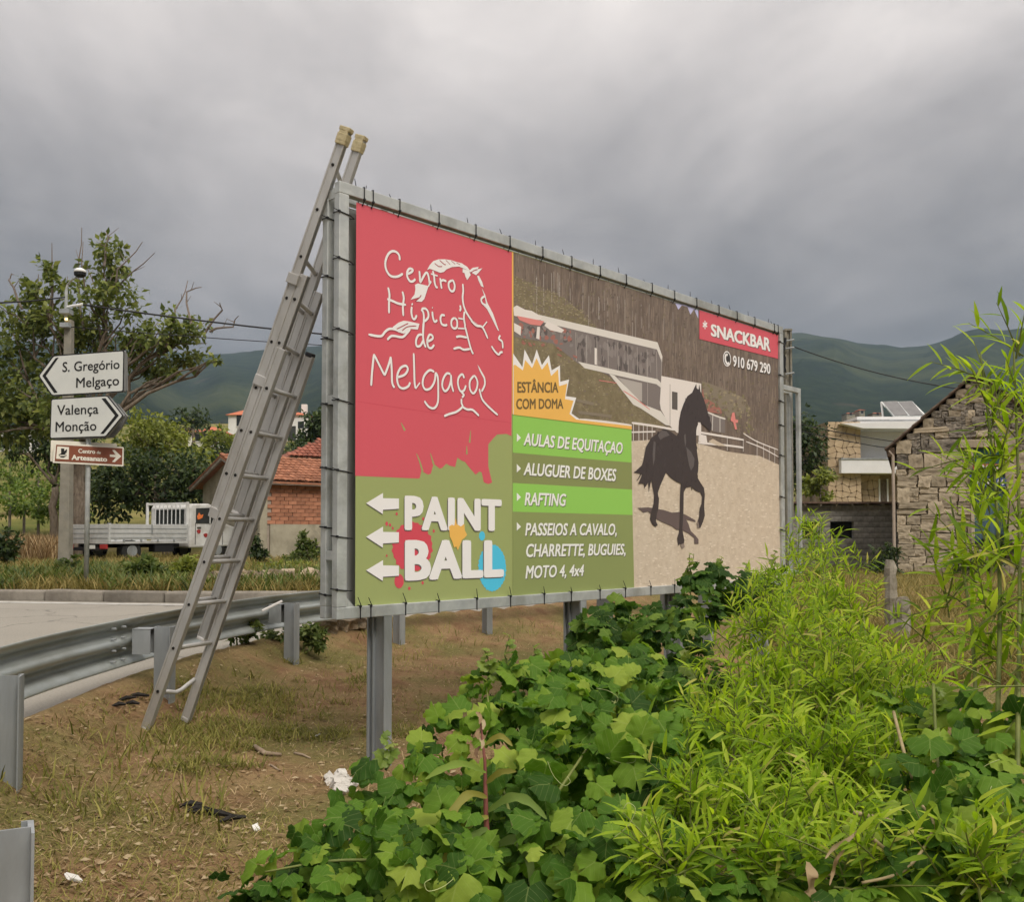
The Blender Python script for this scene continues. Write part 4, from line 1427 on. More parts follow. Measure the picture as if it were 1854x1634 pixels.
S1 = Plane((SP.x, SP.y), (0.955, -0.295))
OFF = 0.10
pan = sign_panel(S1, rounded([(200, 415), (385, 160), (1262, 97), (1255, 612), (365, 664)], 22), rounded([(217, 415), (395, 176), (1250, 111), (1241, 600), (376, 650)], 20), OFF)
on_sign(S1, pan, [(455, 190), (420, 195), (255, 415), (400, 627), (442, 621), (298, 415)], M['sign_black'], OFF, 1)
LET = dict(plane=S1, parent=pan, off=OFF + 0.010)
lettering('S. Gregório', zc_(*Z6, [(495, 365), (1202, 325), (1202, 205), (500, 238)]), M['sign_black'], 0, 0.010, **LET)
lettering('Melgaço', zc_(*Z6, [(665, 560), (1196, 527), (1196, 405), (668, 432)]), M['sign_black'], 0, 0.010, **LET)
pan = sign_panel(S1, rounded([(358, 698), (1056, 655), (1252, 905), (1036, 1170), (343, 1194)], 22), rounded([(370, 711), (1050, 668), (1237, 905), (1030, 1156), (355, 1180)], 20), OFF)
on_sign(S1, pan, [(983, 695), (1032, 690), (1197, 905), (1010, 1131), (968, 1131), (1150, 905)], M['sign_black'], OFF, 1)
LET = dict(plane=S1, parent=pan, off=OFF + 0.010)
lettering('Valença', zc_(*Z6, [(430, 898), (942, 880), (942, 755), (432, 770)]), M['sign_black'], 0, 0.010, **LET)
lettering('Monção', zc_(*Z6, [(410, 1105), (916, 1086), (916, 962), (414, 975)]), M['sign_black'], 0, 0.010, **LET)
# the pair facing the other way, seen as grey backs and edges
for outer in ([(1240, 120), (1290, 150), (1295, 590), (1240, 612), (420, 660), (430, 190)], [(1000, 690), (1180, 760), (1305, 915), (1225, 1060), (1120, 1180), (420, 1210), (430, 720)]):
    q = [S1.sz(*p, -0.10) for p in zc_(*Z6, outer)]
    MB().prism([S1.pt(s, z, -0.12) for s, z in q], S1.n * 0.035).build('rear_sign_panel', M['sign_back'], signs)
for z in (at(156, 655, 15.6).z, at(156, 700, 15.6).z, at(156, 735, 15.6).z, at(156, 785, 15.6).z):
    MB().box((SP.x, SP.y, z), (0.11, 0.16, 0.05), axes=(S1.u, S1.n, Vector((0, 0, 1)))).build('clamp', M['galv_dull'], signs)
S2 = Plane((SP.x, SP.y), (0.80, 0.60))
q = [S2.sz(*p, -0.06) for p in zc_(*Z6, rounded([(358, 1208), (1168, 1252), (1170, 1480), (350, 1470)], 14))]
MB().prism([S2.pt(s, z, -0.09) for s, z in q], S2.n * 0.03).build('rear_sign_panel', M['sign_cream'], signs)
q = [S2.sz(*p, 0.08) for p in zc_(*Z6, rounded([(398, 1240), (1254, 1293), (1250, 1532), (378, 1487)], 12))]
pan = MB().prism([S2.pt(s, z, 0.05) for s, z in q], S2.n * 0.03).build('sign_panel', M['sign_cream'], signs)
on_sign(S2, pan, [(420, 1264), (1236, 1310), (1232, 1510), (402, 1466)], M['sign_brown'], 0.08, 0, 'face')
on_sign(S2, pan, [(432, 1284), (578, 1294), (573, 1447), (418, 1438)], M['sign_cream'], 0.08, 1, 'symbol_field')
on_sign(S2, pan, [(478, 1310), (518, 1312), (520, 1345), (545, 1318), (553, 1330), (545, 1368), (522, 1372), (550, 1392), (540, 1408), (515, 1422), (505, 1424), (475, 1420), (455, 1402), (448, 1388), (480, 1370)], M['sign_black'], 0.08, 2, 'jug_symbol')
on_sign(S2, pan, [(455, 1392), (545, 1390), (538, 1402), (462, 1404)], M['sign_cream'], 0.08, 3, 'jug_band')
on_sign(S2, pan, [(1080, 1385), (1150, 1388), (1110, 1332), (1140, 1330), (1222, 1408), (1140, 1480), (1108, 1476), (1155, 1420), (1080, 1414)], M['sign_cream'], 0.08, 1, 'arrow')
LET = dict(plane=S2, parent=pan, off=0.092)
lettering('Centro', zc_(*Z6, [(693, 1365), (902, 1375), (902, 1322), (693, 1312)]), M['sign_cream'], 0, 0.03, **LET)
lettering('de', zc_(*Z6, [(920, 1374), (970, 1377), (970, 1342), (920, 1339)]), M['sign_cream'], 0, 0.03, **LET)
lettering('Artesanato', zc_(*Z6, [(608, 1448), (1050, 1472), (1050, 1412), (608, 1385)]), M['sign_cream'], 0, 0.045, **LET)
# ------------------------------------------------------------------ foliage tools
def scatter_mesh(name, tv, tf, P, B, mats, uv=False, smooth=False):
    """many copies of small templates in one mesh. tv/tf: template verts (n,3) and faces (m,k);
    P (N,3) places, B (N,3,3) bases (columns = scaled axes)"""
    tv = np.asarray(tv, float)
    tf = np.asarray(tf, int)
    N, n, m, kk = len(P), len(tv), len(tf), tf.shape[1]
    V = np.einsum('nij,kj->nki', B, tv) + P[:, None, :]
    Fc = (tf[None] + (np.arange(N) * n)[:, None, None]).reshape(-1, kk)
    me = bpy.data.meshes.new(name)
    me.vertices.add(N * n)
    me.vertices.foreach_set('co', V.ravel())
    me.loops.add(Fc.size)
    me.loops.foreach_set('vertex_index', Fc.ravel().astype(np.int32))
    me.polygons.add(len(Fc))
    me.polygons.foreach_set('loop_start', np.arange(len(Fc), dtype=np.int32) * kk)
    if smooth:
        me.polygons.foreach_set('use_smooth', np.ones(len(Fc), bool))
    for mt in (mats if isinstance(mats, (list, tuple)) else [mats]):
        me.materials.append(mt)
    if uv:
        ul = me.uv_layers.new(name='UVMap')
        ul.data.foreach_set('uv', np.tile(tv[tf.ravel()][:, :2], (N, 1)).ravel())
    me.update(calc_edges=True)
    return me


def bases(tip, nrm, scale):
    """orthonormal bases with x = tip direction, z close to nrm, times scale"""
    t = tip / np.linalg.norm(tip, axis=1, keepdims=True)
    y = np.cross(nrm, t)
    y /= np.linalg.norm(y, axis=1, keepdims=True) + 1e-9
    z = np.cross(t, y)
    return np.stack([t, y, z], -1) * np.asarray(scale)[:, None, None]


def unit(rng, n):
    v = rng.normal(size=(n, 3))
    return v / np.linalg.norm(v, axis=1, keepdims=True)


# small far leaf: a bent kite
LEAF_V = [(0, 0, 0), (0.45, 0.26, 0.06), (0.45, -0.26, 0.06), (1, 0, -0.08)]
LEAF_F = [(0, 2, 1), (1, 2, 3)]


def ell_points(rng, c, r, n, shell=0.55):
    d = unit(rng, n)
    k_ = rng.uniform(shell, 1.0, n) ** (1 / 1.5)
    # break the outline up
    k_ *= 0.75 + 0.5 * vnoise(d[:, 0] * 3 + 9, d[:, 2] * 3 + d[:, 1] * 2 + 4, 3)
    return c + d * k_[:, None] * r, d


def crown(name, blobs, leaf, mat, seed, parent, droop=0.3, tv=LEAF_V, tf=LEAF_F, kind=None):
    """blobs: (centre, radii, number)"""
    rng = np.random.default_rng(seed)
    Ps, Bs = [], []
    for c, r, n in blobs:
        c, r = np.array(c, float), np.array(r, float)
        # clumps inside the blob: light and dark bunches
        nc = max(4, n // 22)
        cc, _ = ell_points(rng, c, r, nc, 0.25)
        idx = rng.integers(0, nc, n)
        p = cc[idx] + rng.normal(size=(n, 3)) * (r.mean() * 0.16)
        d = unit(rng, n)
        out = (p - c) / r
        d = d * 0.8 + out * 0.5 + np.array([0, 0, -droop])
        nr = unit(rng, n) * 0.7 + np.array([0, 0, 0.9])
        Ps.append(p)
        Bs.append(bases(d, nr, leaf * rng.uniform(0.6, 1.35, n)))
    me = scatter_mesh(name, tv, tf, np.vstack(Ps), np.vstack(Bs), mat)
    o = link(name, me, parent)
    if kind:
        o['kind'] = kind
    return o


def limb(a, b, r0, r1, seed, wob=0.08, n=6):
    r = random.Random(seed)
    a, b = Vector(a), Vector(b)
    L = (b - a).length
    pts, rs = [], []
    for i in range(n + 1):
        t = i / n
        w = wob * L * math.sin(math.pi * t)
        pts.append(a.lerp(b, t) + Vector((r.uniform(-1, 1), r.uniform(-1, 1), r.uniform(-.4, .8))) * w)
        rs.append(r0 * (1 - t) + r1 * t)
    return pts, rs


def tree(name, label, px, base_y, Y, blobs, leaf, mat, seed, dens=1.0, trunk_r=0.18, dead=(), group=None, depth=None, fork=None, cat='tree'):
    b = at(px, base_y, Y)
    zg = hz(b.x, b.y)
    t = thing(name, label, cat, (b.x, b.y, zg), group=group)
    m = Y / F
    B3 = []
    for bx, by, rx, ry in blobs:
        rg = random.Random(int(bx * 7 + by))
        dy = rg.uniform(-0.5, 0.6) * (depth or rx * m)
        c = at(bx, by, Y + dy)
        n = int(dens * rx * ry * 0.55)
        B3.append((c, (rx * m, max(rx, ry) * m * 0.9, ry * m), max(n, 30)))
    crown('crown', B3, leaf, mat, seed, t)
    fk = at(*(fork or (px, (base_y + blobs[0][1]) / 2)), Y)
    mb = MB()
    pts, rs = limb((b.x, b.y, zg - 0.2), fk, trunk_r, trunk_r * 0.7, seed, 0.04)
    mb.tube(pts, rs, 9)
    mb.build('trunk', M['bark'], t, smooth=True)
    for i, (c, r, n) in enumerate(B3):
        mb = MB()
        pts, rs = limb(fk, c, trunk_r * 0.36, trunk_r * 0.07, seed + i, 0.07)
        mb.tube(pts, rs, 7)
        for j in range(5):
            e = Vector(c) + Vector([random.Random(seed * 31 + i * 7 + j * 3 + q).uniform(-.9, .9) * r[q] for q in range(3)])
            p2, r2 = limb(pts[3 + j % 3], e, trunk_r * 0.16, trunk_r * 0.04, seed + i * 9 + j, 0.08, 4)
            mb.tube(p2, r2, 5)
        mb.build('limb', M['bark'], t, smooth=True)
    for i, ln in enumerate(dead):
        pts = [at(x, y, Y + 0.3 * math.sin(i + j)) for j, (x, y) in enumerate(ln)]
        q = []
        rq = random.Random(i)
        for a_, b_ in zip(pts[:-1], pts[1:]):
            q += [a_.lerp(b_, k_ / 3) + Vector((rq.uniform(-.05, .05), 0, rq.uniform(-.05, .05))) for k_ in range(3)]
        q.append(pts[-1])
        mb = MB().tube(q, list(np.linspace(0.045, 0.012, len(q))), 5)
        for j in range(2, len(q) - 1, 2):
            mb.tube([q[j], q[j] + Vector((rq.uniform(-.35, .35), rq.uniform(-.2, .2), rq.uniform(0.05, .4)))], [0.016, 0.006], 4)
        mb.build('bare_branch', M['deadwood'], t)
    return t


M['leaf_walnut'] = leafmat('walnut_leaf', [(0.0, (0.06, 0.085, 0.022)), (0.45, (0.13, 0.165, 0.038)), (0.8, (0.20, 0.235, 0.055)), (1.0, (0.28, 0.30, 0.085))], 0.38, 0.55, False)
M['leaf_dark'] = leafmat('dark_leaf', [(0.0, (0.018, 0.032, 0.012)), (0.5, (0.040, 0.066, 0.018)), (1.0, (0.085, 0.12, 0.032))], 0.25, 0.55, False)
M['leaf_light'] = leafmat('light_leaf', [(0.0, (0.10, 0.125, 0.02)), (0.5, (0.19, 0.225, 0.035)), (1.0, (0.30, 0.32, 0.07))], 0.35, 0.55, False)
M['leaf_vine_far'] = leafmat('vineyard_leaf', [(0.0, (0.06, 0.10, 0.018)), (0.5, (0.13, 0.20, 0.03)), (1.0, (0.24, 0.30, 0.06))], 0.35, 0.55, False)

tree('walnut_tree', 'tall open walnut tree with bare dead branches behind the signpost', 143, 1000, 31,
     [(110, 590, 66, 52), (40, 570, 56, 42), (15, 650, 60, 52), (92, 512, 44, 34), (200, 480, 42, 44), (195, 555, 62, 46), (165, 640, 55, 56), (62, 720, 84, 62), (288, 600, 50, 36), (348, 600, 42, 30), (270, 655, 46, 32), (335, 648, 40, 20), (300, 680, 24, 18), (115, 740, 60, 60), (20, 760, 60, 46), (385, 652, 14, 6), (240, 610, 30, 24)],
     0.25, M['leaf_walnut'], 11, 0.45, 0.27,
     dead=[[(150, 600), (140, 500), (148, 412)], [(95, 560), (94, 440)], [(190, 560), (220, 510), (280, 458)], [(200, 540), (215, 490), (258, 438)], [(190, 480), (195, 430), (192, 420)], [(300, 630), (320, 560), (340, 508)], [(345, 590), (338, 530), (365, 520)], [(320, 620), (375, 622)], [(370, 610), (400, 560), (398, 548)], [(380, 600), (420, 590), (432, 572)], [(40, 560), (15, 505), (25, 497)]],
     depth=1.6, fork=(146, 800))
tree('leafy_tree', 'yellow green bushy tree growing behind the white truck', 285, 930, 44, [(262, 775, 40, 36), (300, 800, 52, 44), (335, 835, 44, 40), (240, 830, 40, 46)], 0.26, M['leaf_light'], 21, 0.75, 0.2)
tree('dense_tree', 'dense dark green tree directly behind the white truck', 300, 950, 38, [(235, 865, 44, 62), (295, 880, 60, 60), (345, 885, 50, 58), (385, 880, 34, 50), (200, 890, 40, 50)], 0.24, M['leaf_dark'], 22, 0.9, 0.2)
tree('dense_tree', 'dark tree hanging over the vineyard beside the concrete pole', 100, 960, 40, [(120, 800, 46, 60), (70, 800, 46, 40), (150, 870, 34, 50), (20, 800, 40, 30)], 0.24, M['leaf_dark'], 23, 0.75, 0.2)
tree('round_tree', 'small round tree on the slope between the red roofed houses', 350, 800, 118, [(350, 757, 36, 16), (385, 790, 26, 16), (335, 775, 24, 14)], 0.55, M['leaf_dark'], 24, 1.6, 0.25)
tree('round_tree', 'yellow green tree below the white house with red roof', 392, 830, 90, [(394, 800, 28, 22), (420, 812, 20, 16), (370, 812, 20, 16)], 0.45, M['leaf_light'], 25, 1.6, 0.2)
tree('leafy_tree', 'dark leafy tree beside the chimney of the white house', 570, 840, 75, [(572, 775, 22, 28), (556, 790, 16, 18), (590, 770, 24, 34)], 0.4, M['leaf_dark'], 26, 1.8, 0.2)
tree('hedge_bush', 'dark hedge running below the white house above the brick shed', 455, 850, 70, [(430, 828, 40, 20), (480, 822, 40, 16), (530, 815, 40, 16)], 0.38, M['leaf_dark'], 27, 1.8, 0.1, cat='hedge')

# vineyard terraces: rows of vines on the slope
M['post_wood'] = mottled('weathered_wood', (0.13, 0.11, 0.09), (0.24, 0.21, 0.17), 8, 0.95)
for i, (yy, Y, lab) in enumerate(((918, 44, 'lowest row of bright green vines above the dry grass'), (893, 52, 'second row of vines up the slope above the dry grass'), (868, 62, 'third row of vines up the slope below the fruit trees'), (843, 76, 'highest row of vines on the terraced slope'))):
    c = at(40, yy, Y)
    t = thing('vine_row', lab, 'vines', (c.x, c.y, hz(c.x, c.y)), group='vine rows on the slope')
    bl = []
    for j in range(9):
        p = at(-60 + j * 26, yy, Y + 0.4 * math.sin(j * 2.1))
        zz = max(p.z, hz(p.x, p.y) + 0.9)
        bl.append(((p.x, p.y, zz), (0.75, 0.7, 0.72), 230))
        MB().box((p.x, p.y, hz(p.x, p.y) + 0.6), (0.09, 0.09, 1.5)).build('stake', M['post_wood'], t)
    crown('foliage', bl, 0.24, M['leaf_vine_far'], 40 + i, t, 0.2)

# ------------------------------------------------------------------ concrete lamp pole with its cables
LP = at(118, 1040, 21)
zl = hz(LP.x, LP.y)
pole = thing('lamp_pole', 'concrete power pole with a small street lamp behind the signpost', 'lamp pole', (LP.x, LP.y, zl))
ptop = at(119, 580, 21)
mb = MB()
for (z0, w0), (z1, w1) in (((zl - 0.3, 0.25), (ptop.z, 0.16)),):
    mb.add([(LP.x + sx * w / 2, LP.y + sy * w / 2, z) for z, w in ((z0, w0), (z1, w1)) for sx, sy in ((-1, -1), (1, -1), (1, 1), (-1, 1))], [(0, 1, 5, 4), (1, 2, 6, 5), (2, 3, 7, 6), (3, 0, 4, 7), (4, 5, 6, 7)])
mb.build('shaft', M['concrete'], pole, bevel=0.015)
MB().tube([ptop, at(120, 525, 21)], 0.035, 8).build('mast', M['galv'], pole)
MB().tube([at(120, 525, 21), at(123, 515, 21), at(130, 507, 20.9), at(138, 503, 20.8)], 0.025, 8).build('lamp_arm', M['galv'], pole)
hd = at(145, 494, 20.8)
mb = MB()
prof = [(-0.09, 0.10), (-0.05, 0.13), (0.0, 0.13)]
mb.tube([hd + Vector((0, 0, -0.10)), hd + Vector((0, 0, -0.06)), hd + Vector((0, 0, 0.0))], [0.07, 0.125, 0.13], 14)
lh = mb.build('lamp_housing', M['black'], pole, smooth=False)
mb = MB().tube([hd + Vector((0, 0, 0.002)), hd + Vector((0, 0, 0.05)), hd + Vector((0, 0, 0.09)), hd + Vector((0, 0, 0.11))], [0.135, 0.125, 0.08, 0.02], 14)
mb.build('lamp_hood', M['white_paint'], pole, smooth=True)
for y, w in ((565, 0.22), (590, 0.2)):
    c = at(120, y, 20.9)
    MB().box(c, (w, 0.22, 0.10)).build('bracket', M['galv_dull'], pole)
MB().tube([at(150, 551, 20.9), at(140, 553, 20.9), at(122, 556, 21)], 0.03, 6).build('insulator', M['white_paint'], pole)
k = NM('lit_indicator')
k.b.inputs['Emission Color'].default_value = (1.0, 0.72, 0.25, 1)
k.b.inputs['Emission Strength'].default_value = 2.2
k.col((0.8, 0.6, 0.2))
MB().box(at(120, 578, 20.88), (0.05, 0.03, 0.05)).build('indicator_light', k.m, pole)


def cable(label, a, b, sag, r, group='overhead cables'):
    pts = []
    for i in range(25):
        t = i / 24
        p = Vector(a).lerp(Vector(b), t)
        p.z -= sag * 4 * t * (1 - t)
        pts.append(p)
    o = MB().tube(pts, r, 5).build('overhead_cable', M['black'], smooth=True)
    return tag(o, label, 'cable', group)


_pr = at(1430, 612, 32)
cable('thick black overhead cable running from the lamp pole past the ladder', at(150, 552, 20.9), at(1424, 622, 32), 0.55, 0.022)
cable('thin lower overhead cable crossing in front of the far hill', at(125, 592, 20.9), at(1424, 640, 32), 0.3, 0.011)
cable('black overhead cable reaching the lamp pole through the walnut tree', at(-420, 505, 15), at(117, 538, 20.9), 0.25, 0.018)

# ------------------------------------------------------------------ white flatbed truck
TR_ = at(197, 985, 27)
fw = Vector((0.5, 0.866, 0))
rt_ = Vector((0.866, -0.5, 0))
zt = hz(TR_.x, TR_.y) + 0.0
truck = thing('flatbed_truck', 'old white flatbed truck parked in the weeds by the brick shed', 'truck', (TR_.x, TR_.y, zt), math.atan2(fw.y, fw.x))
# local axes: x forward, y to the left; the right rear corner is the origin
M['truck_white'] = mottled('truck_white_paint', (0.60, 0.60, 0.58), (0.72, 0.72, 0.70), 3, 0.42, 0, 0, dirt=(0.46, 0.44, 0.40))
M['alu_panel'] = mottled('bed_panel', (0.46, 0.47, 0.46), (0.58, 0.585, 0.575), 3, 0.5, 0.2, 0, dirt=(0.36, 0.35, 0.33))
M['dark_glass'] = mottled('dark_window_glass', (0.02, 0.022, 0.022), (0.045, 0.048, 0.046), 2, 0.08, 0, 0, spec=0.6)
M['tail_red'] = mottled('tail_light_red', (0.30, 0.03, 0.03), (0.38, 0.05, 0.045), 9, 0.3)
B0, B1, BWd, BLn = 0.62, 1.12, 2.0, 2.85


def tb(name, c, s, mat, parent=truck, bev=0.0, axes=None):
    mb = MB().box(c, s, axes=axes)
    return mb.build(name, M[mat], parent, local=True, bevel=bev)


tb('bed_floor', (BLn / 2, BWd / 2, B0 - 0.03), (BLn, BWd, 0.07), 'alu_panel')
for nm, c, s in (('tailgate', (0.02, BWd / 2, (B0 + B1) / 2), (0.04, BWd - 0.1, B1 - B0)), ('side_panel', (BLn / 2, 0.02, (B0 + B1) / 2 + 0.03), (BLn - 0.1, 0.04, B1 - B0 - 0.05)), ('side_panel', (BLn / 2, BWd - 0.02, (B0 + B1) / 2), (BLn - 0.1, 0.04, B1 - B0))):
    o = tb(nm, c, s, 'alu_panel', bev=0.006)
    along = s[0] > s[1]
    for zz in (B0 + 0.10, B0 + 0.24, B0 + 0.38):
        cc = (c[0], c[1] - 0.022 * (1 if c[1] < 1 else -1), zz) if along else (c[0] - 0.022, c[1], zz)
        ss = (s[0], 0.012, 0.02) if along else (0.012, s[1], 0.02)
        tb('rib', cc, ss, 'galv_dull', o)
    if along:
        for xx in (0.5, 1.1, 1.7, 2.3):
            tb('hinge', (xx, c[1] - 0.03, B0 + 0.03), (0.05, 0.03, 0.07), 'galv_dull', o)
        tb('latch', (BLn * 0.52, c[1] - 0.03, B0 + 0.36), (0.03, 0.03, 0.3), 'galv_dull', o)
for x, y in ((0.03, 0.03), (0.03, BWd - 0.03), (BLn - 0.03, 0.03), (BLn - 0.03, BWd - 0.03)):
    tb('corner_post', (x, y, (B0 + B1) / 2 + 0.01), (0.07, 0.07, B1 - B0 + 0.04), 'alu_panel', bev=0.006)
hb = tb('headboard_post', (BLn + 0.02, 0.06, 1.46), (0.07, 0.07, 0.78), 'truck_white', bev=0.008)
tb('headboard_post', (BLn + 0.02, BWd - 0.06, 1.46), (0.07, 0.07, 0.78), 'truck_white', bev=0.008)
tb('headboard_bar', (BLn + 0.02, BWd / 2, 1.80), (0.06, BWd - 0.19, 0.07), 'truck_white', bev=0.008)
for j in range(7):
    tb('guard_bar', (BLn + 0.03, 0.42 + j * 0.19, 1.45), (0.02, 0.022, 0.60), 'truck_white')
# cab
prof = [(2.98, 0.50), (2.98, 1.66), (3.06, 1.80), (3.75, 1.82), (3.95, 1.76), (4.42, 1.20), (4.85, 1.08), (4.95, 0.95), (4.97, 0.45), (2.98, 0.40)]
cab = MB().prism([(x, 0.08, z) for x, z in prof], (0, BWd - 0.16, 0)).build('cab', M['truck_white'], truck, local=True, bevel=0.05)
w0 = MB().prism([(x, 0.066, z) for x, z in [(3.22, 1.18), (3.22, 1.66), (3.78, 1.69), (3.90, 1.66), (4.30, 1.18)]], (0, 0.02, 0)).build('side_window', M['dark_glass'], cab, local=True)
tb('window_divider', (3.78, 0.06, 1.42), (0.035, 0.016, 0.50), 'truck_white', cab)
MB().prism([(2.965, y, z) for y, z in [(0.34, 1.16), (0.34, 1.62), (BWd - 0.34, 1.62), (BWd - 0.34, 1.16)]], (0.02, 0, 0)).build('rear_window', M['dark_glass'], cab, local=True)
MB().prism([(x, y, z) for x, y, z in [(4.0, 0.22, 1.70), (4.40, 0.18, 1.24), (4.40, BWd - 0.18, 1.24), (4.0, BWd - 0.22, 1.70)]], (0.02, 0, 0.02)).build('windscreen', M['dark_glass'], cab, local=True)
for xx in (3.20, 4.33):
    tb('door_seam', (xx, 0.074, 0.85), (0.012, 0.014, 0.7), 'black', cab)
tb('door_handle', (3.34, 0.06, 1.05), (0.14, 0.03, 0.03), 'black', cab)
M['orange_cloth'] = mottled('orange_marking', (0.72, 0.16, 0.04), (0.80, 0.24, 0.07), 14, 0.8)
MB().prism([(x, 0.055, z) for x, z in [(3.25, 1.40), (3.33, 1.52), (3.40, 1.44), (3.50, 1.47), (3.46, 1.36), (3.36, 1.32), (3.28, 1.30)]], (0, 0.008, 0)).build('orange_cloth', M['orange_cloth'], cab, local=True)
for xx, zz in ((3.34, 0.92), (3.98, 0.98), (3.62, 0.80), (4.1, 0.72)):
    MB().prism([(xx + 0.07 * math.cos(a) * (1 + 0.5 * (i % 2)), 0.068, zz + 0.07 * math.sin(a)) for i, a in enumerate(np.linspace(0, 6.28, 8)[:-1])], (0, 0.008, 0)).build('red_mark', M['tail_red'], cab, local=True)
tb('wing_mirror', (4.25, -0.10, 1.35), (0.06, 0.16, 0.24), 'black', bev=0.02)
tb('mirror_arm', (4.25, 0.03, 1.35), (0.03, 0.14, 0.03), 'black')
tb('bumper', (5.0, BWd / 2, 0.5), (0.12, BWd - 0.2, 0.22), 'black', bev=0.03)
for y in (0.3, BWd - 0.3):
    tb('headlight', (4.975, y, 0.82), (0.04, 0.28, 0.18), 'end_plastic', bev=0.01)
for y in (0.6, BWd - 0.6):
    tb('chassis_rail', (2.3, y, 0.50), (4.5, 0.10, 0.14), 'black')
tb('rear_crossbar', (0.05, BWd / 2, 0.40), (0.06, BWd - 0.3, 0.10), 'black')
for y in (0.22, BWd - 0.22):
    tb('tail_light', (0.0, y, 0.47), (0.06, 0.30, 0.13), 'tail_red', bev=0.01)
tb('number_plate', (0.0, 0.85, 0.46), (0.02, 0.46, 0.11), 'sign_white')
tb('mudguard', (0.55, 0.22, 0.58), (0.95, 0.34, 0.03), 'black')
tb('side_box', (2.0, 0.20, 0.44), (0.7, 0.3, 0.3), 'black', bev=0.02)
for x, y, wd in ((0.85, 0.22, 0.30), (0.85, BWd - 0.22, 0.30), (4.15, 0.20, 0.2), (4.15, BWd - 0.20, 0.2)):
    wh = MB().tube([(x, y - wd / 2, 0.33), (x, y - wd / 2 + 0.02, 0.33), (x, y + wd / 2 - 0.02, 0.33), (x, y + wd / 2, 0.33)], [0.27, 0.33, 0.33, 0.27], 20).build('wheel', M['rubber'], truck, local=True)
    MB().tube([(x, y - wd / 2 - 0.012, 0.33), (x, y - wd / 2 + 0.01, 0.33)], [0.17, 0.19], 14).build('rim', M['galv_dull'], wh, local=True)

# ------------------------------------------------------------------ brick shed with a tiled roof
BC = at(475, 1000, 30)
M['brick'] = mottled('hollow_brick', (0.30, 0.125, 0.075), (0.45, 0.215, 0.13), 5, 0.9, 0, 0.3, 30, 0.01, 0.15, rnd=0.22)
M['mortar'] = mottled('grey_mortar', (0.30, 0.25, 0.20), (0.40, 0.34, 0.28), 9, 0.95, 0, 0.2)
M['plinth'] = mottled('old_render', (0.30, 0.27, 0.20), (0.42, 0.38, 0.29), 2.5, 0.95, 0, 0.25, 30, 0.01, 0.1, dirt=(0.22, 0.20, 0.15))
M['tile'] = mottled('clay_tile', (0.21, 0.085, 0.052), (0.36, 0.16, 0.09), 6, 0.9, 0, 0.3, 40, 0.008, 0.15, rnd=0.3, dirt=(0.20, 0.12, 0.085))
M['timber'] = mottled('grey_timber', (0.20, 0.17, 0.14), (0.34, 0.30, 0.25), 6, 0.9)
zb = hz(BC.x, BC.y)
shed = thing('brick_shed', 'small red brick shed with a clay tiled roof beyond the road', 'shed', (BC.x, BC.y, zb), math.atan2(0.66, 0.75))
SLn, SDp = 6.5, 4.6
ZE, ZR, ZPl = 2.83 - zb, 3.72 - zb, 1.36 - zb
mb = MB().box((SLn / 2, SDp / 2, ZE / 2 - 0.2), (SLn - 0.06, SDp - 0.02, ZE + 0.4))
wall = mb.build('wall', M['mortar'], shed, local=True)
MB().box((SLn / 2 + 0.12, 0.0, ZPl / 2 - 0.2), (SLn - 0.24, 0.10, ZPl + 0.4)).build('plinth', M['plinth'], shed, local=True)
MB().box((0.0, 0.0, ZE / 2 - 0.2), (0.26, 0.12, ZE + 0.4)).build('corner_pillar', M['plinth'], shed, local=True)
MB().prism([(-0.02, 0.06, -0.3), (-0.02, SDp, -0.3), (-0.02, SDp, ZE), (-0.02, SDp / 2, ZR - 0.06), (-0.02, 0.06, ZE)], (0.06, 0, 0)).build('gable_wall', M['plinth'], shed, local=True)
wn_ = MB().box((-0.035, 1.6, ZPl + 0.35), (0.05, 0.55, 0.6)).build('window', M['dark'], shed, local=True)
MB().box((-0.05, 1.6, ZPl + 0.68), (0.06, 0.7, 0.06)).build('lintel', M['tile'], wn_, local=True)
bmesh_ = MB().box((0, 0, 0), (0.285, 0.05, 0.115)).mesh('brick', M['brick'])
rb = random.Random(12)
for r in range(12):
    zz = ZPl + 0.065 + r * 0.1275
    if zz > ZE - 0.05:
        break
    for c_ in range(21):
        xx = 0.29 + c_ * 0.30 + (0.15 if r % 2 else 0)
        if xx > SLn - 0.2:
            continue
        o = link('brick', bmesh_, wall, True)
        o.location = (xx + rb.uniform(-.006, .006), -0.004 + rb.uniform(-.008, .008), zz + rb.uniform(-.004, .004))
        o.rotation_euler = (0, 0, rb.uniform(-.012, .012))


def tile_mesh(w=0.215, l=0.40, mat=None):
    vs_, fs = [], []
    n = 6
    for j, (yy, zo, sc) in enumerate(((0, 0.03, 1.0), (l, 0.0, 0.86))):
        for i in range(n + 1):
            a = math.pi * i / n
            vs_.append((-w / 2 * sc * math.cos(a), yy, zo + 0.055 * math.sin(a)))
    for i in range(n):
        fs.append((i, i + 1, n + 1 + i + 1, n + 1 + i))
    # the open front edge has thickness
    for i in range(n + 1):
        a = math.pi * i / n
        vs_.append((-(w / 2 - 0.02) * math.cos(a), 0, 0.03 + 0.036 * math.sin(a) - 0.006))
    for i in range(n):
        fs.append((i + 1, i, 2 * n + 2 + i, 2 * n + 2 + i + 1))
    return MB().add(vs_, fs).mesh('roof_tile', mat or M['tile'])


TM = tile_mesh()


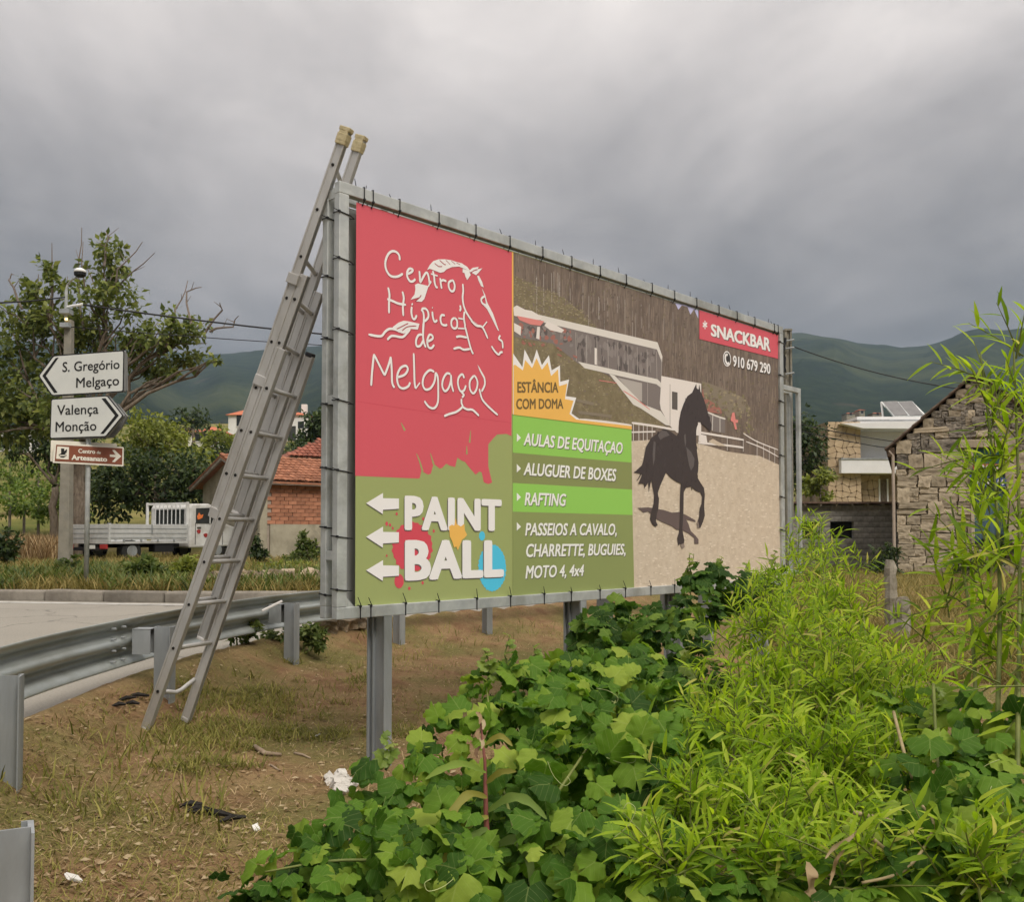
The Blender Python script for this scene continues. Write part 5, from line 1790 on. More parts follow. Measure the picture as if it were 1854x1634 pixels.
def tiled_slope(parent, x0, x1, y_e, z_e, y_r, z_r, seed, step=0.205):
    """under-sheet plus rows of tiles from eave to ridge, in the parent's local axes"""
    sl = MB().prism([(x0, y_e, z_e - 0.03), (x1, y_e, z_e - 0.03), (x1, y_r, z_r - 0.03), (x0, y_r, z_r - 0.03)], (0, 0, -0.06)).build('roof', M['tile'], parent, local=True)
    ang = math.atan2(z_r - z_e, abs(y_r - y_e))
    L = math.hypot(z_r - z_e, y_r - y_e)
    r = random.Random(seed)
    n = int(L / 0.34) + 1
    sg = 1 if y_r > y_e else -1
    for i in range(n):
        d = i * L / n
        for j in range(int((x1 - x0) / step)):
            o = link('roof_tile', TM, sl, True)
            o.location = (x0 + step * (j + 0.5) + r.uniform(-.012, .012), y_e + sg * math.cos(ang) * d, z_e + math.sin(ang) * d - 0.015 + r.uniform(-.006, .008))
            o.rotation_euler = (ang + r.uniform(-.02, .02), 0, (0 if sg > 0 else math.pi) + r.uniform(-.03, .03))
    return sl


tiled_slope(shed, -0.42, 5.6, -0.32, ZE - 0.08, SDp / 2, ZR, 3)
MB().prism([(-0.42, SDp + 0.3, ZE - 0.12), (SLn, SDp + 0.3, ZE - 0.12), (SLn, SDp / 2, ZR - 0.02), (-0.42, SDp / 2, ZR - 0.02)], (0, 0, -0.06)).build('rear_roof', M['tile'], shed, local=True)
for y0, z0, y1, z1 in ((-0.30, ZE - 0.20, SDp / 2, ZR - 0.12), (SDp + 0.3, ZE - 0.22, SDp / 2, ZR - 0.13)):
    MB().span((-0.36, y0, z0), (-0.36, y1, z1), 0.08, 0.10).build('verge_board', M['timber'], shed, local=True)
MB().box((SLn / 2, -0.28, ZE - 0.17), (SLn + 0.6, 0.05, 0.06)).build('eave_board', M['timber'], shed, local=True)
MB().box((2.0, -0.035, 0.28), (0.28, 0.06, 0.34)).build('drain_hole', M['dark'], shed, local=True)
# second tiled house just behind
RC = at(540, 960, 42)
zr_ = hz(RC.x, RC.y)
h2 = thing('tiled_house', 'grey house with a dark red tiled roof showing above the brick shed', 'house', (RC.x, RC.y, zr_), math.atan2(0.5, 0.866))
he = at(540, 828, 42).z - zr_
hr_ = at(560, 792, 44).z - zr_
MB().box((3.0, 2.4, he / 2 - 0.2), (6.4, 4.4, he + 0.4)).build('wall', M['plinth'], h2, local=True)
M['tile_dark'] = mottled('old_clay_tile', (0.20, 0.065, 0.045), (0.33, 0.12, 0.075), 6, 0.9, 0, 0.3, 40, 0.008, 0.15, rnd=0.25, dirt=(0.14, 0.09, 0.07))
MB().box((3.0, 0.1, he - 0.06), (7.0, 0.25, 0.14)).build('eave', M['concrete'], h2, local=True)
roof2 = MB().add([(-0.5, -0.2, he), (6.5, -0.2, he), (6.5, 5.0, he), (-0.5, 5.0, he), (1.9, 2.4, hr_), (5.0, 2.4, hr_)], [(0, 1, 5, 4), (1, 2, 5), (2, 3, 4, 5), (3, 0, 4)]).build('roof', M['tile_dark'], h2, local=True)
TM2 = tile_mesh(0.24, 0.46, M['tile_dark'])
ang = math.atan2(hr_ - he, 2.6)
Ls = math.hypot(hr_ - he, 2.6)
rq = random.Random(8)
for i in range(7):
    d = i * Ls / 7
    for j in range(29):
        xx = -0.4 + 0.235 * j
        if xx < -0.5 + 2.4 * d / Ls + 0.05 or xx > 6.5 - 1.5 * d / Ls - 0.05:
            continue
        o = link('roof_tile', TM2, roof2, True)
        o.location = (xx, -0.2 + math.cos(ang) * d, he + math.sin(ang) * d + 0.005)
        o.rotation_euler = (ang, 0, rq.uniform(-.03, .03))

# ------------------------------------------------------------------ far houses on the slope
M['roof_red'] = mottled('bright_tile_roof', (0.42, 0.13, 0.075), (0.55, 0.20, 0.11), 1.2, 0.9, 0, 0.6, 4, 0.06, 0.1)


def far_house(label, px0, px1, ybase, yeave, yridge, Y, wall_mat, windows, chimney=None, rz=0.0, depth=7.0, kind='hip'):
    a, b = at(px0, ybase, Y), at(px1, ybase, Y)
    z0, z1, z2 = a.z, at(px0, yeave, Y).z, at(px0, yridge, Y).z
    t = thing('far_house', label, 'house', ((a.x + b.x) / 2, a.y, z0), rz)
    w, h, hr2 = b.x - a.x, z1 - z0, z2 - z0
    wl_ = MB().box((0, depth / 2, h / 2 - 1.5), (w, depth, h + 3)).build('wall', M[wall_mat], t, local=True)
    o = 0.4
    if kind == 'hip':
        k_ = min(w, depth) * 0.45
        MB().add([(-w / 2 - o, -o, h), (w / 2 + o, -o, h), (w / 2 + o, depth + o, h), (-w / 2 - o, depth + o, h), (-w / 2 + k_, depth / 2, hr2), (w / 2 - k_, depth / 2, hr2)], [(0, 1, 5, 4), (1, 2, 5), (2, 3, 4, 5), (3, 0, 4), (3, 2, 1, 0)]).build('roof', M['roof_red'], t, local=True)
    else:
        MB().prism([(-w / 2 - o, -o, h), (w / 2 + o, -o, h), (0, -o, hr2)], (0, depth + 2 * o, 0)).build('roof', M['roof_red'], t, local=True)
    for wx, wy, ww, wh in windows:
        c = at(wx, wy, Y)
        wo = MB().box((c.x - t.location.x, -0.02, c.z - z0), (ww, 0.12, wh)).build('window', M['dark_glass'], t, local=True)
        MB().box((c.x - t.location.x, -0.05, c.z - z0 - wh / 2 - 0.05), (ww + 0.2, 0.2, 0.1)).build('sill', M['render_white'], wo, local=True)
    if chimney:
        c = at(chimney[0], chimney[1], Y)
        MB().box((c.x - t.location.x, depth / 2, c.z - z0), (0.9, 0.9, 3.2)).build('chimney', M['render_white'], t, local=True)
    return t


far_house('white house with bright red hipped roof up the slope', 413, 505, 797, 752, 733, 150, 'render_white', [(437, 762, 1.5, 1.8), (460, 764, 1.4, 1.6), (483, 765, 1.4, 1.6)])
far_house('white house wing with tall chimney beside the red roof', 500, 557, 797, 752, 742, 156, 'render_white', [(528, 786, 1.4, 2.6), (545, 770, 1.0, 1.2)], (543, 745))
far_house('low cottage with orange tiled roof below the white house', 341, 402, 803, 783, 768, 128, 'render_white', [(356, 793, 1.0, 1.0), (370, 793, 1.0, 1.0)])
far_house('pale house half hidden by trees above the vineyard', -6, 58, 803, 776, 762, 120, 'render_white', [(15, 790, 1.2, 1.5), (34, 790, 1.2, 1.5)])
# ------------------------------------------------------------------ old stone house
M['stone'] = mottled('granite_masonry', (0.38, 0.31, 0.22), (0.60, 0.51, 0.38), 2.6, 0.95, 0, 0.6, 16, 0.03, 0.1, rnd=0.26, dirt=(0.24, 0.195, 0.14))
M['stone_dark'] = mottled('lichen_masonry', (0.17, 0.145, 0.12), (0.42, 0.37, 0.305), 3.4, 0.95, 0, 0.7, 14, 0.04, 0.1, rnd=0.3, dirt=(0.045, 0.038, 0.032))
M['joint'] = mottled('earth_mortar', (0.19, 0.155, 0.11), (0.33, 0.275, 0.20), 5, 0.97, 0, 0.4, 20, 0.02, 0.05)
M['granite'] = mottled('granite_post', (0.27, 0.24, 0.19), (0.42, 0.38, 0.31), 7, 0.95, 0, 0.6, 40, 0.02, 0.1, dirt=(0.17, 0.15, 0.10))


def stone_mesh(seed, mat, name='stone'):
    """a roughly squared block with worn, uneven faces"""
    import bmesh
    bm = bmesh.new()
    bmesh.ops.create_cube(bm, size=1)
    bmesh.ops.subdivide_edges(bm, edges=bm.edges, cuts=2, use_grid_fill=True)
    r = random.Random(seed)
    for v in bm.verts:
        k_ = v.co.length / 0.866
        v.co *= 1.0 - 0.05 * max(0, k_ - 0.75)
        v.co += Vector((r.uniform(-1, 1), r.uniform(-1, 1), r.uniform(-1, 1))) * Vector((0.05, 0.05, 0.05)).x
    me = bpy.data.meshes.new(name)
    bm.to_mesh(me)
    bm.free()
    me.materials.append(mat)
    return me


STN = [stone_mesh(i, M['stone']) for i in range(7)]
STD = [stone_mesh(i + 20, M['stone_dark']) for i in range(7)]
hp = at(1626, 1045, 30)
SH = Plane(hp, (0.92, -0.39))
zh = -0.3
house = thing('stone_house', 'old roofless looking stone house with green shutters and a for sale sign', 'house', (hp.x, hp.y, zh), math.atan2(-0.39, 0.92))
house['label'] = 'old rough stone house with a pointed gable and green shutters'
_, z_e = SH.sz(1626, 805)
s_a, z_a = SH.sz(1766, 682)
GW = 2 * s_a
ze, za = z_e - zh, z_a - zh


def hp_(px, py):
    s, z = SH.sz(px, py)
    return s, z - zh


core = MB().prism([(0.04, 0.06, -0.5), (GW - 0.04, 0.06, -0.5), (GW - 0.04, 0.06, ze - 0.05), (s_a, 0.06, za - 0.1), (0.04, 0.06, ze - 0.05)], (0, 9, 0)).build('wall', M['joint'], house, local=True)
wx0, wz1 = hp_(1760, 812)
wx1, wz0 = hp_(1822, 985)
rs = random.Random(31)
z = -0.4
while z < za - 0.1:
    h = rs.choice((0.22, 0.28, 0.32, 0.40, 0.46)) if z < ze else rs.choice((0.16, 0.20, 0.26, 0.3))
    lim = 0 if z + h * 0.6 < ze else (z + h * 0.6 - ze) / (za - ze) * s_a
    x = lim
    while x < GW - lim - 0.08:
        w = rs.uniform(0.22, 0.62) if z < ze else rs.uniform(0.16, 0.45)
        if rs.random() < 0.12:
            w = rs.uniform(0.8, 1.1)
        x1 = min(x + w, GW - lim)
        hh = h
        if z + h > wz0 and z < wz1 + 0.24:
            if x < wx0 - 0.02 < x1 - 0.02:
                x1 = wx0 - 0.02
            elif wx0 - 0.05 <= x < wx1:
                x = wx1 + 0.03
                continue
        if x1 - x > 0.08:
            dark = z > ze - 0.5 and rs.random() < 0.75 or rs.random() < 0.05
            sub = 1 if rs.random() < 0.62 or hh < 0.3 else 2
            cut = rs.uniform(0.35, 0.65)
            for zz0, zz1 in (((z, z + hh),) if sub == 1 else ((z, z + hh * cut), (z + hh * cut, z + hh))):
                o = link('stone', rs.choice(STD if dark else STN), core, True)
                o.location = ((x + x1) / 2 + rs.uniform(-.02, .02), 0.07 + rs.uniform(-.035, .03), (zz0 + zz1) / 2 + rs.uniform(-.015, .015))
                o.scale = ((x1 - x) * rs.uniform(0.9, 1.02), 0.22, (zz1 - zz0) * rs.uniform(0.86, 1.02))
                o.rotation_euler = (0, rs.uniform(-.06, .06), rs.uniform(-.03, .03))
        x = x1
    z += h
# lintel, jambs, shutters
lin = MB().box(((wx0 + wx1) / 2, -0.02, wz1 + 0.13), (wx1 - wx0 + 0.7, 0.2, 0.25)).build('lintel', M['stone'], house, local=True, bevel=0.02)
MB().box((wx0 - 0.02, 0.0, (wz0 + wz1) / 2), (0.10, 0.16, wz1 - wz0)).build('jamb', M['stone'], house, local=True, bevel=0.02)
MB().box((wx1 + 0.12, -0.02, (wz0 + wz1) / 2), (0.26, 0.18, wz1 - wz0)).build('jamb', M['stone'], house, local=True, bevel=0.02)
M['shutter'] = mottled('faded_green_shutter', (0.035, 0.11, 0.10), (0.075, 0.17, 0.155), 9, 0.75, 0, 0.2, 30, 0.01, 0.2, cscale=(3, 1, 0.6))
M['shutter_blue'] = mottled('faded_blue_door', (0.06, 0.11, 0.15), (0.11, 0.17, 0.21), 9, 0.75, 0, 0.2, 30, 0.01, 0.2, cscale=(3, 1, 0.6))
zm = hp_(1790, 868)[1]
for j in range(6):
    xx = wx0 + (wx1 - wx0) * (j + 0.5) / 6
    MB().box((xx, 0.03, (zm + wz1) / 2), ((wx1 - wx0) / 6 - 0.012, 0.03, wz1 - zm - 0.03)).build('shutter_board', M['shutter'], house, local=True)
    MB().box((xx, 0.03, (zm + wz0) / 2), ((wx1 - wx0) / 6 - 0.012, 0.03, zm - wz0 - 0.05)).build('door_board', M['shutter_blue'], house, local=True)
# for-sale banners tied across the opening
M['sale_red'] = vinyl('sale_red', (0.55, 0.05, 0.06))
M['sale_blue'] = vinyl('sale_blue', (0.05, 0.08, 0.30))
M['sale_white'] = vinyl('sale_white', (0.72, 0.68, 0.70))
sale = thing('for_sale_banner', 'red and blue sale notice hung across the green shutters of the stone house', 'notice', SH.pt(wx0, wz1 + zh - 0.4, 0.1))


def sale_poly(pts, ink, off, name):
    q = [SH.sz(x, y, 0.12) for x, y in pts]
    return MB().prism([SH.pt(s, z_, 0.12 + off) for s, z_ in q], SH.n * 0.006).build(name, M[ink], sale)


rp = sale_poly([(1760, 840), (1819, 841), (1820, 856), (1812, 853), (1770, 852), (1765, 857)], 'sale_red', 0, 'red_notice')
bp2 = sale_poly([(1755, 860), (1772, 862), (1822, 866), (1822, 882), (1758, 881)], 'sale_blue', 0, 'blue_notice')
for i, (s_, x0, x1) in enumerate((('VEN', 1763, 1788), ('DE', 1796, 1815))):
    lettering(s_, [(x0, 852), (x1, 852), (x1, 842), (x0, 842)], M['sale_white'], 0, 0.05, plane=SH, parent=rp, off=0.131)
for i, (x0, x1) in enumerate(((1760, 1766), (1767, 1773), (1780, 1786), (1787, 1793), (1806, 1811), (1813, 1818))):
    q = [SH.sz(x, y, 0.131) for x, y in ((x0, 879), (x1, 879), (x1, 868), (x0, 868))]
    outl = [SH.pt(s, z_, 0.131) for s, z_ in q]
    cxm = sum(outl, Vector()) / 4
    MB().sheet([cxm + (p - cxm) * (1.0 if j % 2 else 0.75) for j, p in enumerate([outl[0], outl[0].lerp(outl[1], .5), outl[1], outl[1].lerp(outl[2], .5), outl[2], outl[2].lerp(outl[3], .5), outl[3], outl[3].lerp(outl[0], .5)])]).build('blurred_figure', M['sale_white'], bp2, fix=False)
# roof slabs with a ragged tile edge
M['roof_old'] = mottled('old_dark_tile', (0.09, 0.06, 0.045), (0.20, 0.145, 0.105), 7, 0.95, 0, 0.5, 30, 0.02, 0.1, rnd=0.3)
TM3 = tile_mesh(0.24, 0.5, M['roof_old'])
for sg in (1, -1):
    x_e = -0.30 if sg > 0 else GW + 0.30
    dz_ = (za - ze) / s_a * 0.30
    sl = MB().prism([(x_e, -0.12, ze - dz_ + 0.03), (s_a, -0.12, za + 0.05), (s_a, 9.2, za + 0.05), (x_e, 9.2, ze - dz_ + 0.03)], (0, 0, 0.06)).build('roof', M['roof_old'], house, local=True)
    L = math.hypot(s_a + 0.3, za - ze + dz_)
    an = math.atan2(za - ze + dz_, s_a + 0.3)
    for i in range(int(L / 0.36)):
        for j in range(3):
            o = link('roof_tile', TM3, sl, True)
            d = i * 0.36
            o.location = (x_e + sg * math.cos(an) * d, -0.10 + j * 0.25, ze - dz_ + 0.07 + math.sin(an) * d + rs.uniform(-.012, .02))
            o.rotation_euler = (an, 0, (-math.pi / 2 if sg > 0 else math.pi / 2))
mb = MB().tube([(-0.10, -0.06, -0.2), (-0.10, -0.06, ze - 0.35), (-0.22, -0.06, ze - 0.2)], 0.05, 8)
M['pipe'] = mottled('pinkish_drain_pipe', (0.36, 0.29, 0.235), (0.46, 0.38, 0.31), 5, 0.7)
mb.build('drain_pipe', M['pipe'], house, local=True)
MB().box((-0.16, 0.1, ze - 0.25), (0.22, 0.4, 0.30)).build('eave_end', M['roof_old'], house, local=True, bevel=0.03)

# ------------------------------------------------------------------ concrete block outhouse
M['block'] = mottled('grey_block', (0.22, 0.205, 0.185), (0.34, 0.32, 0.285), 3.2, 0.95, 0, 0.4, 40, 0.01, 0.1, rnd=0.16, dirt=(0.15, 0.14, 0.125))
M['rust_roof'] = mottled('rusty_sheet_roof', (0.085, 0.055, 0.04), (0.17, 0.115, 0.085), 4, 0.85, 0, 0.2)
bl0 = at(1622, 1010, 34)
SB_ = Plane((bl0.x, bl0.y), (1.0, 0.02))
out = thing('outhouse', 'grey concrete block outhouse with square window holes beside the stone house', 'outhouse', (bl0.x - 3, bl0.y, -0.3))
sL = SB_.sz(1385, 1000)[0]
sR = 0.35
zt_ = SB_.sz(1540, 916)[1]
holes = []
for x0, y0, x1, y1 in ((1504, 945, 1546, 976), (1452, 947, 1479, 976)):
    a, b = SB_.sz(x0, y1), SB_.sz(x1, y0)
    holes.append((a[0], b[0], a[1], b[1]))
mb = MB()
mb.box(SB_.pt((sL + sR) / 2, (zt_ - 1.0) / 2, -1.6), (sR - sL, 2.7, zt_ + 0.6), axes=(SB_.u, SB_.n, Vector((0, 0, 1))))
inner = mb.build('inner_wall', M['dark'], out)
bm_ = MB().box((0, 0, 0), (0.39, 0.2, 0.19)).mesh('block', M['block'])
z = -0.5
row = 0
while z < zt_ - 0.05:
    x = sL - (0.2 if row % 2 else 0)
    while x < sR:
        segs = [(x, x + 0.40)]
        for h0, h1, hz0, hz1 in holes:
            if z + 0.1 > hz0 and z + 0.1 < hz1:
                ns = []
                for a, b in segs:
                    if b <= h0 or a >= h1:
                        ns.append((a, b))
                    else:
                        if a < h0 - 0.05:
                            ns.append((a, h0))
                        if b > h1 + 0.05:
                            ns.append((h1, b))
                segs = ns
        for a, b in segs:
            o = link('block', bm_, inner)
            o.location = SB_.pt((a + b) / 2, z + 0.1, -0.12 + rs.uniform(-.006, .006))
            o.scale = ((b - a - 0.008) / 0.39, 1, 1)
            o.rotation_euler = (0, 0, math.atan2(SB_.u.y, SB_.u.x))
        x += 0.40
    z += 0.2
    row += 1
MB().box(SB_.pt((sL + sR) / 2, zt_ + 0.10, -1.45), (sR - sL + 0.3, 3.4, 0.07), axes=(SB_.u, SB_.n, Vector((0, 0, 1)))).build('roof', M['rust_roof'], out)
for j in range(9):
    s = sL + (sR - sL) * (j + 0.5) / 9
    MB().box(SB_.pt(s, zt_ + 0.03, -0.2), (0.07, 0.8, 0.09), axes=(SB_.u, SB_.n, Vector((0, 0, 1)))).build('rafter', M['timber'], out)
MB().box(SB_.pt(SB_.sz(1459, 896)[0], zt_ + 0.25, -0.8), (0.2, 0.2, 0.28)).build('chimney_stub', M['plinth'], out)

# ------------------------------------------------------------------ modern villa behind
VD = 58
vp = at(1557, 905, VD)
VP = Plane((vp.x, vp.y), (1.0, 0.0))
villa = thing('modern_villa', 'modern white villa with flagstone walls and solar panels on its flat roof', 'house', (vp.x, vp.y, hz(vp.x, vp.y)))
VX = (VP.u, VP.n, Vector((0, 0, 1)))


def vbox(name, x0, y0, x1, y1, o0, o1, mat, parent=villa, bev=0.0):
    a, b = VP.sz(x0, y1, 0), VP.sz(x1, y0, 0)
    mb = MB().box(VP.pt((a[0] + b[0]) / 2, (a[1] + b[1]) / 2, (o0 + o1) / 2), (b[0] - a[0], abs(o1 - o0), b[1] - a[1]), axes=VX)
    return mb.build(name, M[mat], parent, bevel=bev)


M['flag_joint'] = mottled('flagstone_joint', (0.20, 0.15, 0.095), (0.28, 0.21, 0.14), 4, 0.95)
M['flag'] = mottled('sandy_flagstone', (0.42, 0.31, 0.195), (0.54, 0.42, 0.28), 2.0, 0.9, 0, 0.3, 14, 0.02, 0.1, rnd=0.12)
M['villa_white'] = mottled('villa_white', (0.72, 0.71, 0.70), (0.80, 0.79, 0.78), 1.0, 0.85, 0, 0.03)
w1 = vbox('stone_tower', 1500, 764, 1558, 960, -6.0, -0.06, 'flag_joint')
w2 = vbox('lower_wall', 1558, 858, 1700, 960, -6.0, -1.0, 'flag_joint')


def flagstones(parent, x0, y0, x1, y1, off, cell, seed):
    """crazy paving: jittered cells, each shrunk to leave a joint"""
    a, b = VP.sz(x0, y1), VP.sz(x1, y0)
    r = random.Random(seed)
    nx, ny = max(2, round((b[0] - a[0]) / cell)), max(2, round((b[1] - a[1]) / cell))
    J = {}
    for i in range(nx + 1):
        for j in range(ny + 1):
            jx = 0 if i in (0, nx) else r.uniform(-.34, .34)
            jz = 0 if j in (0, ny) else r.uniform(-.34, .34)
            J[i, j] = Vector((a[0] + (b[0] - a[0]) * (i + jx + (0.25 if j % 2 and i not in (0, nx) else 0)) / nx, a[1] + (b[1] - a[1]) * (j + jz) / ny))
    for i in range(nx):
        for j in range(ny):
            q = [J[i, j], J[i + 1, j], J[i + 1, j + 1], J[i, j + 1]]
            c = sum(q, Vector((0, 0))) / 4
            q = [c + (p - c) * 0.93 for p in q]
            q = [q[k_].lerp(q[(k_ + 1) % 4], t) for k_ in range(4) for t in (0.14, 0.86)]
            MB().prism([VP.pt(p.x, p.y, off) for p in q], VP.n * (0.05 + r.uniform(0, 0.02))).build('flagstone', M['flag'], parent)


flagstones(w1, 1500, 764, 1558, 925, -0.06, 0.40, 3)
flagstones(w2, 1558, 859, 1604, 925, -1.0, 0.42, 4)
vbox('upper_wall', 1558, 768, 1700, 858, -6.0, -1.2, 'villa_white')
vbox('panel_seam', 1600, 806, 1640, 807, -1.2, -1.19, 'galv_dull')
vbox('balcony', 1519, 833, 1700, 858, -1.2, 0.45, 'villa_white')
vbox('balcony_cap', 1518, 831, 1701, 833.4, -1.25, 0.5, 'galv_dull')
vbox('parapet', 1557, 753, 1700, 764, -6.2, -0.5, 'villa_white')
vbox('roof_band', 1556, 758.5, 1700, 760.5, -6.2, -0.44, 'galv_dull')
# canopy with a wedge-shaped underside
q = [VP.sz(x, y) for x, y in ((1517, 769), (1700, 764), (1700, 779), (1556, 778))]
MB().prism([VP.pt(s, z_, 0.6) for s, z_ in q], VP.n * -1.7).build('canopy', M['villa_white'], villa, bevel=0.01)
dr_ = vbox('door', 1604, 868, 1617, 925, -1.0, -0.93, 'bark')
vbox('door_frame', 1602, 866, 1604, 925, -1.0, -0.90, 'villa_white', dr_)
vbox('door_frame', 1617, 866, 1619, 925, -1.0, -0.90, 'villa_white', dr_)
M['solar'] = mottled('solar_glass', (0.10, 0.095, 0.09), (0.15, 0.145, 0.14), 2, 0.25, 0, 0, spec=0.6)
for x0, x1 in ((1632, 1660), (1661, 1688)):
    q = [VP.sz(x, y) for x, y in ((x0, 717), (x1, 716), (x1 + 4, 748), (x0 + 6, 749))]
    po = [-3.0, -3.0, -1.6, -1.6]
    pan = MB().prism([VP.pt(s, z_, o_) for (s, z_), o_ in zip(q, po)], (0, 0, 0.08)).build('solar_panel', M['solar'], villa)
    for i in range(4):
        a = VP.pt(*q[i], po[i] + 0.02)
        b = VP.pt(*q[(i + 1) % 4], po[(i + 1) % 4] + 0.02)
        MB().span(a, b, 0.09, 0.09).build('panel_frame', M['galv'], pan)
for x0 in (1630, 1658, 1688):
    a, b = VP.sz(x0, 716), VP.sz(x0 + 3, 751)
    MB().span(VP.pt(a[0], a[1], -3.0), VP.pt(b[0], b[1], -2.9), 0.10, 0.10).build('panel_stand', M['white_paint'], villa)
    MB().span(VP.pt(a[0], a[1], -3.0), VP.pt(b[0] + 0.3, b[1], -1.6), 0.08, 0.08).build('panel_brace', M['white_paint'], villa)

tree('dense_tree', 'dark green tree standing left of the modern villa', 1470, 930, 50, [(1462, 800, 34, 44), (1440, 790, 30, 44), (1478, 850, 24, 36), (1430, 860, 40, 40)], 0.26, M['leaf_dark'], 61, 1.1, 0.2)
tree('reed_clump', 'pale green reedy bush in front of the flagstone wall', 1485, 930, 44, [(1488, 862, 16, 22), (1470, 880, 22, 16), (1500, 900, 14, 8)], 0.3, M['leaf_light'], 62, 1.2, 0.06, cat='bush')
tree('ivy_bush', 'dark ivy bush at the foot of the stone house corner', 1606, 1045, 28, [(1606, 1010, 20, 26), (1595, 1030, 22, 16), (1615, 1030, 16, 20)], 0.14, M['leaf_dark'], 63, 1.5, 0.05, cat='bush')
tree('shrub', 'green shrub growing against the stone house below the window', 1800, 1050, 29, [(1790, 1000, 40, 30), (1830, 990, 30, 40), (1750, 1030, 40, 18)], 0.14, M['leaf_dark'], 64, 0.9, 0.05, cat='bush')
# far village roofs below the hill
for i, (x0, x1, y0, y1, lab) in enumerate(((1533, 1548, 752, 742, 'tiny far house with tan walls on the hill foot'), (1556, 1566, 752, 736, 'tiny tall white far house on the hill foot'), (1580, 1598, 752, 742, 'tiny far house with pinkish roof on the hill foot'))):
    far_house(lab, x0, x1, y0 + 8, y1 + 7, y1 + 4, 400, 'plinth', [((x0 + x1) / 2, (y0 + y1) / 2 + 3, 1.0, 1.2)], depth=6)

# ------------------------------------------------------------------ second pole, second billboard frame, field posts
PR = at(1430, 1000, 32)
p2 = thing('power_pole', 'weathered concrete power pole rising behind the right end of the billboard', 'power pole', (PR.x, PR.y, hz(PR.x, PR.y)))
zt2 = at(1430, 600, 32).z
for sx in (-0.085, 0.085):
    MB().box((PR.x + sx, PR.y, (zt2 + PR.z - 1) / 2), (0.06, 0.22, zt2 - PR.z + 1)).build('flange', M['concrete'], p2)
MB().box((PR.x, PR.y, (zt2 + PR.z - 1) / 2), (0.11, 0.10, zt2 - PR.z + 1)).build('web', M['concrete'], p2)
MB().box((PR.x, PR.y, zt2 + 0.03), (0.26, 0.26, 0.06)).build('cap', M['concrete'], p2)
for y in (618, 632, 678):
    c = at(1422, y, 31.8)
    MB().tube([c, c + Vector((0.3, 0, 0.05))], 0.03, 6).build('bracket', M['galv_dull'], p2)
rc = random.Random(2)
for j in range(3):
    pts = [at(1420 + rc.uniform(-3, 3), 612 + i * 9, 31.7 + 0.1 * j) for i in range(8)]
    MB().tube(pts, 0.028, 5).build('hanging_cable', M['black'], p2)
cable('overhead cable from the right hand power pole towards the stone house', at(1437, 628, 32), at(1960, 715, 30), 0.5, 0.02)
cable('lower overhead cable passing in front of the modern villa', at(1424, 762, 33), at(1980, 800, 40), 0.6, 0.018)
cable('second lower overhead cable passing in front of the modern villa', at(1424, 775, 33), at(1980, 814, 40), 0.6, 0.018)

F2 = at(1450, 704, 13.3)
zb2 = hz(F2.x, F2.y)
fr2 = thing('empty_billboard', 'empty galvanised billboard without a banner standing behind the printed one', 'billboard', (F2.x, F2.y, zb2))
O2 = Vector((F2.x, F2.y, 0))


def f2(s, z_, o):
    p = O2 - BP.u * s - BP.n * o
    return Vector((p.x, p.y, z_))


ZT2, ZB2 = F2.z, 0.45
for o in (0.0, 0.14):
    for nm, s0, s1, z0, z1 in (('top_tube', 0, 4.9, ZT2 - 0.07, ZT2), ('bottom_tube', 0, 4.9, ZB2, ZB2 + 0.07), ('side_tube', 0, 0.07, ZB2 + 0.07, ZT2 - 0.07), ('side_tube', 4.83, 4.9, ZB2 + 0.07, ZT2 - 0.07), ('upright', 1.1, 1.17, ZB2 + 0.07, ZT2 - 0.07), ('upright', 2.5, 2.57, ZB2 + 0.07, ZT2 - 0.07)):
        MB().box(f2((s0 + s1) / 2, (z0 + z1) / 2, o + 0.025), (s1 - s0, 0.05, z1 - z0), axes=AX).build(nm, M['galv'], fr2, bevel=0.004)
for s in (0.45, 2.4, 4.4):
    p = f2(s, 0, 0.09)
    MB().box(f2(s, (hz(p.x, p.y) - 0.3 + ZB2) / 2, 0.09), (0.06, 0.18, ZB2 - hz(p.x, p.y) + 0.3), axes=AX).build('post', M['galv_dull'], fr2)

for i, (px, ytop, Y, hw, lab) in enumerate(((1612, 1016, 13, 0.075, 'tall slim granite vine post in the field before the stone house'), (1634, 1082, 12, 0.085, 'shorter stubby granite vine post in the field before the stone house'))):
    tp = at(px, ytop, Y)
    zg = hz(tp.x, tp.y) - 0.2
    import bmesh as _bm
    r = random.Random(50 + i)
    mb = MB()
    n = 12
    rings = []
    for j in range(n + 1):
        t = j / n
        zz = zg + (tp.z - zg) * t
        for k_ in range(8):
            a = 2 * math.pi * k_ / 8 + 0.3
            rr_ = hw * (1.12 - 0.12 * t) * (0.86 + 0.28 * r.random()) * (0.72 if j == n else 1)
            rings.append((tp.x + rr_ * math.cos(a) * 1.05, tp.y + rr_ * math.sin(a), zz + (r.uniform(-.02, .02) if j == n else 0)))
    fs = [(j * 8 + k_, j * 8 + (k_ + 1) % 8, (j + 1) * 8 + (k_ + 1) % 8, (j + 1) * 8 + k_) for j in range(n) for k_ in range(8)] + [tuple(n * 8 + k_ for k_ in range(8))]
    o = mb.add(rings, fs).build('granite_post', M['granite'])
    tag(o, lab, 'post', 'granite vine posts')

